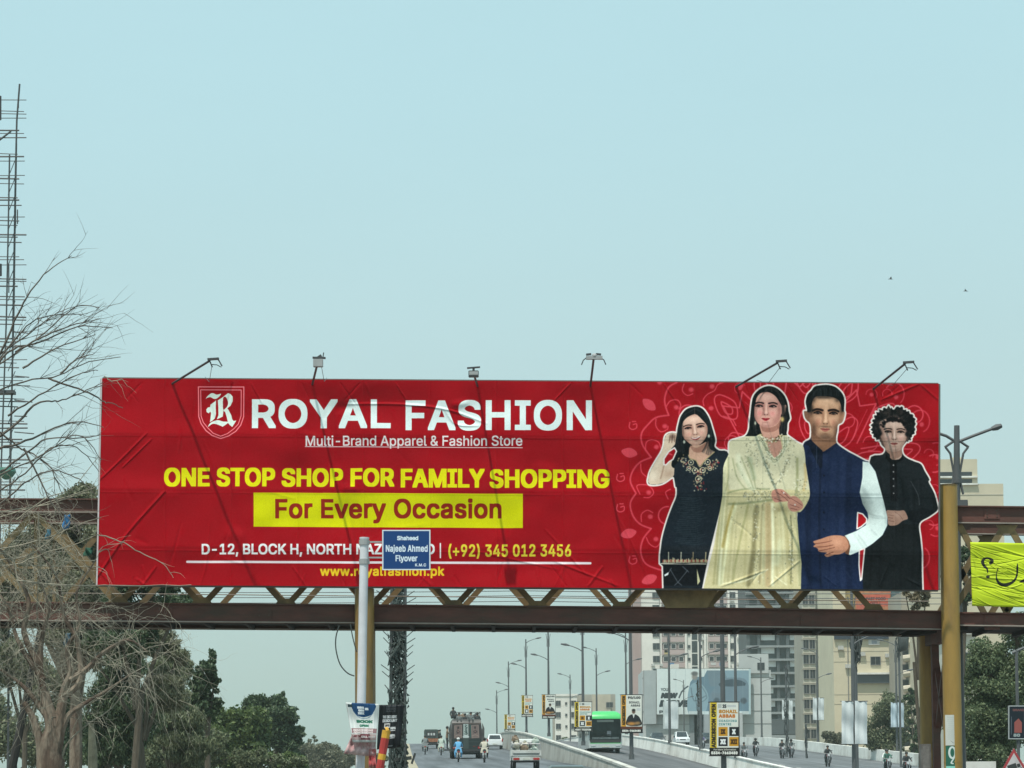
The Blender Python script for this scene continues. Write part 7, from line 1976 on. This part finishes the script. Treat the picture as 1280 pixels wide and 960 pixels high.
bike(573,178,zL,'motorcycle under the rider in sky blue',[('blue','blue','cap','rider in sky blue shalwar kameez and white cap')])
bike(605.5,174,zL,'motorcycle behind the big bus on its right, rider in cream',[('cream','dark','hair','rider in a cream shirt right of the sky blue rider')])
bike(531.5,229,zL,'leftmost motorcycle with a dark clothed rider',[('dark','grey','hair','dark clothed rider on the leftmost motorcycle'),('grey','dark','hair','grey backed pillion on the leftmost motorcycle')])
bike(551.5,222,zL,'motorcycle between the small truck and the big bus',[('pale','pale','hair','rider in pale green between truck and big bus'),('pale','cream','hair','pillion in pale clothes between truck and big bus')])
bike(564.5,245,zL,'motorcycle close to the left flank of the big bus',[('white','white','hair','rider in a white shirt beside the bus flank')])
bike(944.6,238,zC,'oncoming motorcycle left of the pair under the grey tower',[('dark','dark','helmet','helmeted oncoming rider alone before the white parapet')],1)
bike(930,220,zC,'oncoming motorcycle next to the nearest yellow and white board',[('grey','dark','hair','oncoming rider close beside the nearest coaching board')],1)
bike(977.7,230,zC,'left motorcycle of the oncoming pair',[('dark','grey','hair','left rider of the oncoming pair')],1)
bike(989,232,zC,'right motorcycle of the oncoming pair',[('grey','dark','helmet','right helmeted rider of the oncoming pair')],1)
bike(1034.6,203,zC,'oncoming motorcycle in the middle of the far lane',[('dark','dark','hair','dark oncoming rider alone in the far lane')],1)
bike(1109,184,zC,'motorcycle at the lower right with two people',[('green','dark','hair','rider in a green jacket at the lower right'),('white','white','hair','pillion in white behind the green jacket')],1)
bike(1133,172,zC,'rightmost motorcycle before the white parapet end',[('dark','dark','hair','rightmost dark rider near the rear bridge column')],1)
bike(878,262,zC,'distant motorcycle just left of the nearest coaching board',[('purple','dark','hair','distant rider in purple left of the nearest coaching board')],1)

def wheel(t,x,y,r,w=.2):
    m=MB(); m.tube([(x-w/2,y,r),(x-w*.35,y,r),(x+w*.35,y,r),(x+w/2,y,r)],[r*.93,r,r,r*.93],18); a=m.build('wheel',m_tyre,t,smooth=True)
    m=MB(); m.tube([(x-w/2-.012,y,r),(x+w/2+.012,y,r)],r*.55,12); m.build('rim',m_rim,a)
def hull(profile,w,inset,x_scale=None):
    """side profile (y,z) lofted across the width with the upper body leaning in"""
    m=MB(); n=len(profile); zs=[z for y,z in profile]; z0,z1=min(zs),max(zs)
    xs=[(-1,.06),(-.94,0),(.94,0),(1,.06)]
    V=[]
    for (s,sh) in xs:
        for (y,z) in profile:
            k=max(0,(z-z0)/(z1-z0)-.45)/.55
            V.append(((abs(s)*w/2-inset*k)*(1 if s>0 else -1), y*(1-sh*.6/ max(1,abs(y))) , z-(sh*.5 if z>z0+.2 else 0)))
    F=[]
    for i in range(3):
        for j in range(n): a=i*n+j; b=i*n+(j+1)%n; F.append((a,b,b+n,a+n))
    F.append(tuple(range(n-1,-1,-1))); F.append(tuple(range(3*n,4*n)))
    m.add(V,F); return m
def hatch(px,Y,zf,paint,label,facing=0,w=1.62,L_=3.5,h=1.5,cat='car',name='parked_car'):
    x=W(px,950,Y).x; u=x+.04375*Y; t=empty(name,(x,Y,zf(Y)),RZ+(math.pi if facing else 0),label=label,cat=cat)
    y0,y1=-L_/2,L_/2
    prof=[(y0,.30),(y0-.02,.62),(y0+.04,.90),(y0+.10,.95),(y0+.34,h-.06),(y0+.6,h),(y0+L_*.52,h),(y1-1.05,.98),(y1-.25,.84),(y1,.66),(y1,.30)]
    hull(prof,w,.20).build('body',paint,t,smooth=True)
    # glass
    m=MB(); yb=y0+.12
    m.add([(-w*.37,yb-.035,1.0),(w*.37,yb-.035,1.0),(w*.32,y0+.305,h-.12),(-w*.32,y0+.305,h-.12)],[(0,1,2,3)]); m.build('rear_window',m_cg,t)
    m=MB(); m.add([(-w*.38,y1-1.0,1.02),(w*.38,y1-1.0,1.02),(w*.33,y0+L_*.54,h-.06),(-w*.33,y0+L_*.54,h-.06)],[(3,2,1,0)]); o=m.build('windscreen',m_cg,t); o.location=(0,.035,.03)
    for s in (-1,1):
        m=MB(); m.add([(s*(w/2-.035),y0+.45,1.0),(s*(w/2-.035),y1-1.2,1.0),(s*(w/2-.15),y0+L_*.5,h-.14),(s*(w/2-.15),y0+.55,h-.14)],[(0,1,2,3)]); m.build('side_window',m_cg,t)
        m=MB(); m.box(s*w*.47-.06,s*w*.47+.06,y0-.035,y0+.06,.72,1.02); m.build('tail_lamp',m_red_l,t,bevel=.015)
        m=MB(); m.box(s*w*.36-.14,s*w*.36+.14,y1-.06,y1+.03,.60,.76); m.build('headlight',m_lens,t,bevel=.02)
        m=MB(); m.box(s*(w/2+.07)-.09,s*(w/2+.07)+.09,y1-1.32,y1-1.22,.98,1.10); m.build('door_mirror',m_black,t,bevel=.02)
        for y in (y0+.62,y1-.62): wheel(t,s*(w/2-.12),y,.29)
    m=MB(); m.box(-w*.47,w*.47,y0-.09,y0+.02,.32,.56); m.build('bumper',paint,t,bevel=.03)
    m=MB(); m.box(-w*.42,w*.42,y0-.10,y0-.091,.28,.36); m.build('bumper_valance',m_black,t)
    m=MB(); m.box(-.24,.24,y0-.105,y0-.093,.42,.53); m.build('number_plate',m_bkp,t)
    m=MB(); m.box(-w*.47,w*.47,y1-.02,y1+.09,.30,.54); m.build('front_bumper',paint,t,bevel=.03)
    m=MB(); m.box(-.38,.38,y1+.0,y1+.035,.58,.70); m.build('grille',m_black,t)
    return t
m_carw=mat('car_paint_white',(.66,.69,.69),.28,var=.04,coat=.4); m_card=mat('car_paint_dark',(.05,.06,.055),.3,var=.1,coat=.5); m_carb=mat('car_paint_black',(.02,.022,.024),.25,var=.1,coat=.5)
hatch(618,262,zL,m_carw,'white hatchback driving away right of the big bus',0,name='hatchback_car')
hatch(852,318,zC,m_carw,'white boxy car on the far carriageway under the shop wall',1,w=1.75,h=1.65,name='white_van',cat='car')
hatch(822,328,zC,m_carb,'dark car on the far carriageway left of the white one',1,w=1.75,h=1.6,name='dark_car')
hatch(706,95,zL,m_card,'dark green car at the bottom edge, only its roof showing',0,w=1.6,h=1.52,name='dark_green_car')
hatch(886,300,zC,m_carb,'black car half hidden left of the nearest coaching board',1,w=1.7,h=1.5,name='dark_car')

# loaded white pickup
Yp=140; x=W(656,950,Yp).x; t=empty('pickup_truck',(x,Yp,zL(Yp)),RZ,label='small white pickup truck with slatted bed and a loose pale load',cat='pickup truck')
m_pw=mat('pickup_white_paint',(.60,.61,.58),.45,var=.10,scale=2,dirt=(.33,.30,.25),dirt_amt=.45)
w=1.55
m=MB(); m.box(-w/2,w/2,-1.7,.35,.62,.70); m.build('bed_floor',m_pw,t)
m=MB(); m.box(-w/2,w/2,-1.74,-1.70,.70,1.02); m.box(-w/2+.05,w/2-.05,-1.76,-1.74,.86,.96); g_=m.build('tailgate',m_pw,t,bevel=.01)
m=MB(); m.box(-w/2+.08,w/2-.08,-1.765,-1.745,.80,.83); m.build('tailgate_groove',m_black,g_)
for s in (-1,1):
    m=MB(); m.box(s*w/2-.025,s*w/2+.025,-1.72,.35,.70,1.02); m.build('bed_side',m_pw,t)
    m=MB(); m.box(s*w/2-.05,s*w/2+.03,-1.80,-1.74,.72,1.00); m.build('corner_post',m_pw,t)
    m=MB(); m.box(s*.54-.17,s*.54+.17,-1.825,-1.802,.49,.61); m.build('tail_lamp',m_red_l,t,bevel=.01)
    m=MB(); m.tube([(s*(w/2-.02),-.0,.98),(s*(w/2-.02),-.0,1.5)],.02,6); m.tube([(s*(w/2-.02),-1.65,.98),(s*(w/2-.02),-1.65,1.38)],.02,6); m.build('rack_post',m_chr,t)
    for y in (-1.05,1.3): wheel(t,s*(w/2-.14),y,.28,.18)
m=MB(); m.tube([(-w/2+.02,-1.65,1.36),(w/2-.02,-1.65,1.36)],.02,6); m.build('rack_rail',m_chr,t)
m=MB(); m.tube([(-w/2+.02,0,1.48),(w/2-.02,0,1.48)],.02,6); m.build('rack_rail',m_chr,t)
m=MB(); m.box(-w/2+.02,w/2-.02,-1.80,-1.72,.46,.64); m.build('rear_bumper',m_pw,t,bevel=.015)
m=MB(); m.box(-.2,.2,-1.812,-1.802,.50,.60); m.build('number_plate',m_bkp,t)
m=MB(); m.box(-w/2+.1,w/2-.1,-1.72,1.6,.40,.60); m.build('chassis',m_black,t)
hp=hull([(.42,.5),(.42,1.4),(.5,1.62),(.7,1.68),(1.5,1.66),(1.85,1.1),(1.92,.5)],w-.08,.12); hp.build('cab',m_pw,t,smooth=True)
m=MB(); m.box(-.55,.55,.395,.41,1.15,1.5); m.build('rear_window',m_cg,t)
O_=Vector(t.location)
rr=random.Random(6)
for k in range(9):
    cx_=-.55+k%3*.5+rr.uniform(-.1,.1); cy_=-1.35+(k//3)*.5; cz=.92+rr.uniform(0,.42)+.12*(k//3)
    s=empty('cargo_sack',tuple(O_+Matrix.Rotation(RZ,3,'Z')@Vector((cx_,cy_,cz-.16))),rr.uniform(0,3),label=['pale sack at the rear left of the pickup bed','bundled sack in the middle of the pickup tail','sack at the rear right of the pickup bed','grey bundle amid the pickup bed on the left','tall bundle in the middle of the pickup bed','bundle at mid right of the pickup bed','sack against the cab on the left','sack against the cab in the middle','sack against the cab on the right'][k],cat='sack',group='sacks loaded on the white pickup')
    m=MB(); m.ball((0,0,.19),.22,0,9,6,(1.05,.85,.9)); m.v=[(a+rr.gauss(0,.035),b_+rr.gauss(0,.035),c__+rr.gauss(0,.04)) for a,b_,c__ in m.v]; m.tube([(0,0,.34),(.03,0,.45)],[.05,.09],6); m.build('bag',C_[['cream','tan','pale','grey','cream','pale','tan','cream','grey'][k]],s,smooth=True)
# big passenger bus seen from behind
Yq=195; x=W(583.5,950,Yq).x; t=empty('passenger_bus',(x,Yq,zL(Yq)),RZ,label='big old decorated bus seen from behind with people on its roof',cat='bus')
O_=Vector(t.location); wq,hq,Lq=2.42,3.05,7.5
def truckart():
    c=Canvas(0,0,48,60,576,720,(64,60,60)); rr=random.Random(2)
    c.rect(0,0,48,3,(92,82,78)); c.rect(0,36,48,60,(38,48,48))
    for x0 in (4,32):
        c.poly([(x0,6),(x0+11.5,5),(x0+12,33),(x0+.5,34)],(118,102,98)); c.line([(x0,6),(x0+11.5,5),(x0+12,33),(x0+.5,34)],.8,(150,132,124),1,closed=True)
        for k in range(34):
            a=rr.uniform(0,6.28); r=rr.uniform(1,4.4); c.line([(x0+6,15+rr.uniform(-6,12)),(x0+6+r*math.cos(a),17+r*math.sin(a)*1.8+rr.uniform(-3,6))],.6,rr.choice(((150,128,118),(60,50,52),(128,70,66),(104,116,108))),.8,0)
        c.blob(x0+6,11,1.3,3.2,(34,32,36),.95,hard=2); c.blob(x0+6,20,2.6,3.6,(58,50,54),.9,hard=2); c.blob(x0+6,19.5,1.2,1.6,(150,120,110),.9,hard=2)
        c.line([(x0+1,30),(x0+6,27),(x0+11,30)],.9,(160,140,130),.9,3)
    c.rect(18.5,2.5,27,36,(160,172,168)); 
    for k in range(9): c.line([(21+rr.uniform(-1.4,1.4),4+k*2.6),(24+rr.uniform(-1.6,1.6),6+k*2.6),(22,7+k*2.6)],1.3,(44,62,60),.9,2)
    c.poly([(18,30),(22.5,26.5),(27.5,30),(27,33),(18.5,33)],(188,196,194),1,2)
    c.rect(18.5,34,27,58,(62,72,70)); c.rect(29,4,31,34,(46,84,80)); c.rect(0,42,48,43,(60,70,70)); c.rect(0,50,48,50.6,(64,74,72))
    for x in (3,10,34,42): c.rect(x,52,x+4,54,(96,40,36))
    return c.image('bus_rear_art')
prof=[(0,.62),(0,2.2),(.10,2.75),(.35,3.0),(.8,hq),(Lq-.4,hq),(Lq,2.6),(Lq,.62)]
m_bus=mat('bus_grey_brown_body',(.062,.060,.058),.5,var=.4,scale=2.5,dirt=(.20,.17,.15),dirt_amt=.5)
b=hull(prof,wq,.12).build('body',m_bus,t,smooth=True)
sheet('rear_panel',Vector((-wq/2+.06,-.04,.70)),Vector((wq/2-.06,-.04,.70)),Vector((wq/2-.12,-.03,2.74)),Vector((-wq/2+.12,-.03,2.74)),4,6,img_mat('bus_art',truckart(),.5,var=.1),lambda u,v:.0*u,t)
m=MB(); m.box(-wq/2-.02,wq/2+.02,-.16,-.04,.55,.72); m.build('rear_bumper',m_black,t,bevel=.02)
m=MB(); m.box(-.9,.9,-.1,Lq-.5,.45,.62); m.build('chassis',m_black,t)
for s in (-1,1):
    m=MB(); m.prism([(s*(wq/2-.02),.9),(s*(wq/2+.13),1.2),(s*(wq/2+.15),2.3),(s*(wq/2-.02),2.75)],-.05,.06); m.build('side_flare',m_bus,t)
    for k in range(5): 
        m=MB(); m.box(s*(wq/2+.008)-.01,s*(wq/2+.008)+.01,.7+k*1.3,1.6+k*1.3,1.5,2.3); m.build('side_window',m_cg,t)
    m=MB(); m.box(s*.95-.1,s*.95+.1,-.07,-.045,.78,.9); m.build('tail_lamp',m_red_l,t)
    wheel(t,s*(wq/2-.2),1.2,.45,.3); wheel(t,s*(wq/2-.2),5.9,.45,.3)
m=MB()
for s in (-1,1): m.tube([(s*1.0,.3,hq),(s*1.05,.25,hq+.5),(s*1.05,Lq-.6,hq+.5)],.025,6)
m.tube([(-1.05,.25,hq+.5),(1.05,.25,hq+.5)],.025,6); m.tube([(-1.05,.25,hq+.28),(1.05,.25,hq+.28)],.02,6); m.build('roof_rack',m_black,t)
Rz=Matrix.Rotation(RZ,3,'Z')
for k,(dx,dy,top,lb) in enumerate(((-1.0,.75,'dark','man highest at the left corner of the big bus roof'),(-.55,.6,'grey','man sitting second from left on the bus roof'),(-.1,.7,'dark','man in the middle of the bus roof'),(.35,.6,'grey','man sitting right of the middle on the bus roof'),(.85,.65,'dark','man at the right corner of the bus roof'))):
    p=O_+Rz@Vector((dx,dy,hq-.04+(.08 if k==0 else -.30-.05*(k%3)))); person(tuple(p),RZ+math.pi*(k%2),'sit',top,'dark',lb,'people riding on the bus roof',scale=.92)
for k in range(4):
    p=O_+Rz@Vector((-.75+k*.5,1.5,hq)); s=empty('luggage_bundle',tuple(p),k*.7,label=['bundle at the left of the bus roof rack','second bundle from left on the bus roof rack','third bundle from left on the bus roof rack','bundle at the right of the bus roof rack'][k],cat='bundle',group='luggage on the bus roof')
    m=MB(); m.ball((0,0,.2),.26,0,10,6,(1,1,.85)); m.tube([(0,0,.38),(.02,0,.46)],[.05,.07],6); m.build('bag',C_[('dark','tan','grey','dark')[k]],s,smooth=True)
for k,(dy,top,lb) in enumerate(((.5,'tan','man hanging on the left flank of the big bus near its rear'),(1.2,'white','man in white hanging on the left flank ahead of the other'))):
    p=O_+Rz@Vector((-wq/2-.27,dy,.75)); person(tuple(p),RZ-math.pi/2,'stand',top,'dark',lb,'people hanging on the bus flank')
m=MB(); m.box(-wq/2-.5,-wq/2+.02,.2,1.7,.66,.74); m.build('side_step',m_black,t)
# small canopied truck on the left
Ys_=268; x=W(539,950,Ys_).x; t=empty('canopied_truck',(x,Ys_,zL(Ys_)),RZ,label='small canopied truck with an orange tailboard at the left of the road',cat='truck'); O_=Vector(t.location)
m_tc=mat('canopy_tarp',(.055,.075,.068),.85,var=.35,scale=4); m_or=mat('orange_tailboard',(.30,.12,.06),.6,var=.3,scale=5)
m=MB(); m.prism([(-.72,1.05),(-.74,1.85),(-.66,1.98),(.66,1.98),(.74,1.85),(.72,1.05)],-1.5,.4); m.build('canopy',m_tc,t,bevel=.02)
m=MB(); m.box(-.5,.5,-1.52,-1.505,1.2,1.75); m.build('rear_opening',m_black,t)
for x_ in (-.28,.02,.3):
    m=MB(); m.box(x_-.09,x_+.09,-1.54,-1.522,1.35,1.6); m.build('rear_pane',m_glass,t)
m=MB(); m.box(-.78,.78,-1.55,-1.49,.66,1.03); m.build('tailboard',m_or,t,bevel=.01)
m=MB(); m.box(-.70,.70,-1.5,2.0,.42,.66); m.build('chassis',m_black,t)
hull([(.45,.5),(.45,1.6),(.7,1.75),(1.4,1.72),(1.85,1.1),(1.9,.5)],1.5,.12).build('cab',m_or,t,smooth=True)
for s in (-1,1):
    wheel(t,s*.62,-.95,.28,.18); wheel(t,s*.62,1.3,.28,.18)
    m=MB(); m.box(s*.62-.08,s*.62+.08,-1.57,-1.552,.7,.78); m.build('tail_lamp',m_red_l,t)
for k,(dx,top,lb) in enumerate(((.95,'dark','passenger clinging to the right side of the small truck'),(.82,'tan','second passenger at the right rear of the small truck'))):
    p=O_+Matrix.Rotation(RZ,3,'Z')@Vector((dx,-1.2+k*.7,.42)); person(tuple(p),RZ+math.pi/2,'stand',top,'dark',lb,'passengers holding on to the small truck',scale=.88)
m=MB(); m.box(.7,1.15,-1.55,.2,.36,.42); m.build('side_step',m_black,t)
p=O_+Matrix.Rotation(RZ,3,'Z')@Vector((-.2,-.9,1.97)); person(tuple(p),RZ,'sit','dark','dark','small figure sitting on the canopy of the truck',scale=.5) if False else None

# green roofed city bus, oncoming
Yg_=190; x=W(757,950,Yg_).x; u=x+.04375*Yg_; t=empty('city_bus',(x,Yg_,zR(u,Yg_)),RZ+math.pi,label='oncoming city bus with bright green roof and big dark windscreen',cat='bus')
m_ws=mat('bus_windscreen',(.012,.020,.020),.35,var=.6,scale=1.2); m_ws.node_tree.nodes['Principled BSDF'].inputs['Specular IOR Level'].default_value=.18
m_gr=mat('bus_bright_green',(.07,.52,.14),.35,var=.06,coat=.4); m_bw=mat('bus_silver_white',(.50,.54,.53),.35,var=.08,coat=.3)
wb_,hb_,Lb=2.5,3.0,11.5
prof=[(0,.35),(.0,2.9),(Lb-.5,2.9),(Lb-.12,2.72),(Lb,2.4),(Lb+.05,1.3),(Lb,.35)]
hull([(y-Lb,z) for y,z in prof],wb_,.10).build('body',m_bw,t,smooth=True)
hull([(-Lb+.05,2.50),(-Lb+.05,2.95),(-Lb+.4,3.12),(-.7,3.12),(-.25,3.02),(-.02,2.80),(.06,2.56),(.06,2.50)],wb_+.04,.42).build('roof',m_gr,t,smooth=True)
m=MB(); m.add([(-wb_*.46,.055,1.0),(wb_*.46,.055,1.0),(wb_*.47,.075,1.35),(wb_*.455,.05,2.30),(wb_*.44,.04,2.52),(-wb_*.44,.04,2.52),(-wb_*.455,.05,2.30),(-wb_*.47,.075,1.35)],[(7,2,1,0),(7,6,3,2),(6,5,4,3)]); o=m.build('windscreen',m_ws,t); o.location=(0,.02,0)
m=MB(); m.box(-.62,.62,.075,.085,2.28,2.44); o=m.build('destination_display',mat('display_dark',(.10,.13,.12),.3,var=.2),t); o.location=(0,.0,0)
m=MB(); m.add([(-wb_*.48,.02,1.0),(wb_*.48,.02,1.0),(wb_*.44,.04,.72),(-wb_*.44,.04,.72)],[(0,1,2,3)]); o=m.build('front_mask',m_black,t); o.location=(0,.05,0)
m=MB(); m.box(-wb_*.48,wb_*.48,-.1,.13,.35,.70); m.build('front_bumper',m_bw,t,bevel=.03)
for s in (-1,1):
    m=MB(); m.box(s*.92-.17,s*.92+.17,.135,.16,.50,.62); m.build('headlight',m_lens,t,bevel=.02)
    m=MB(); m.tube([(s*1.2,.0,2.55),(s*1.36,.28,2.5),(s*1.36,.30,2.1)],.03,6); m.box(s*1.36-.08,s*1.36+.08,.24,.32,1.75,2.15); m.build('wing_mirror',m_black,t)
    for k in range(6):
        m=MB(); m.box(s*(wb_/2-.03)-.03,s*(wb_/2-.03)+.04,-1.9-k*1.65,-.5-k*1.65,1.35,2.45); m.build('side_window',m_cg,t)
    wheel(t,s*(wb_/2-.17),-2.3,.47,.3); wheel(t,s*(wb_/2-.17),-8.3,.47,.3)
m=MB(); m.box(-.26,.26,.135,.15,.42,.52); m.build('number_plate',m_bkp,t)
m=MB(); m.box(-1.0,1.0,.085,.092,1.02,1.16); m.build('dashboard_line',mat('dash_grey',(.10,.13,.13),.6,var=.4,scale=4),t)
m=MB(); m.box(-1.16,1.16,.132,.14,.69,.735); m.build('bumper_trim',m_gr,t)
m=MB(); m.box(-.42,-.12,.088,.094,1.3,1.62); m.build('driver_shirt',mat('driver_shirt',(.12,.15,.17),.8,var=.4,scale=5),t)
m=MB(); m.tube([(-.5,.09,1.08),(.1,.10,1.55)],.012,5); m.tube([(.55,.09,1.08),(.1,.10,1.25)],.012,5); m.build('wiper',m_black,t)
# ------------------------------------------------------------------ air
hz=MB(); hz.box(-900,900,-30,2200,-1.2,112); 
hm=bpy.data.materials.new('dusty_air'); hm.use_nodes=True; hn=hm.node_tree.nodes; hn.remove(hn['Principled BSDF'])
pv=hn.new('ShaderNodeVolumePrincipled'); pv.inputs['Color'].default_value=(.72,.83,.79,1); pv.inputs['Density'].default_value=HAZE; pv.inputs['Anisotropy'].default_value=.2
hm.node_tree.links.new(pv.outputs[0],hn['Material Output'].inputs['Volume'])
ho=hz.build('haze',hm); tag(ho,kind='stuff')
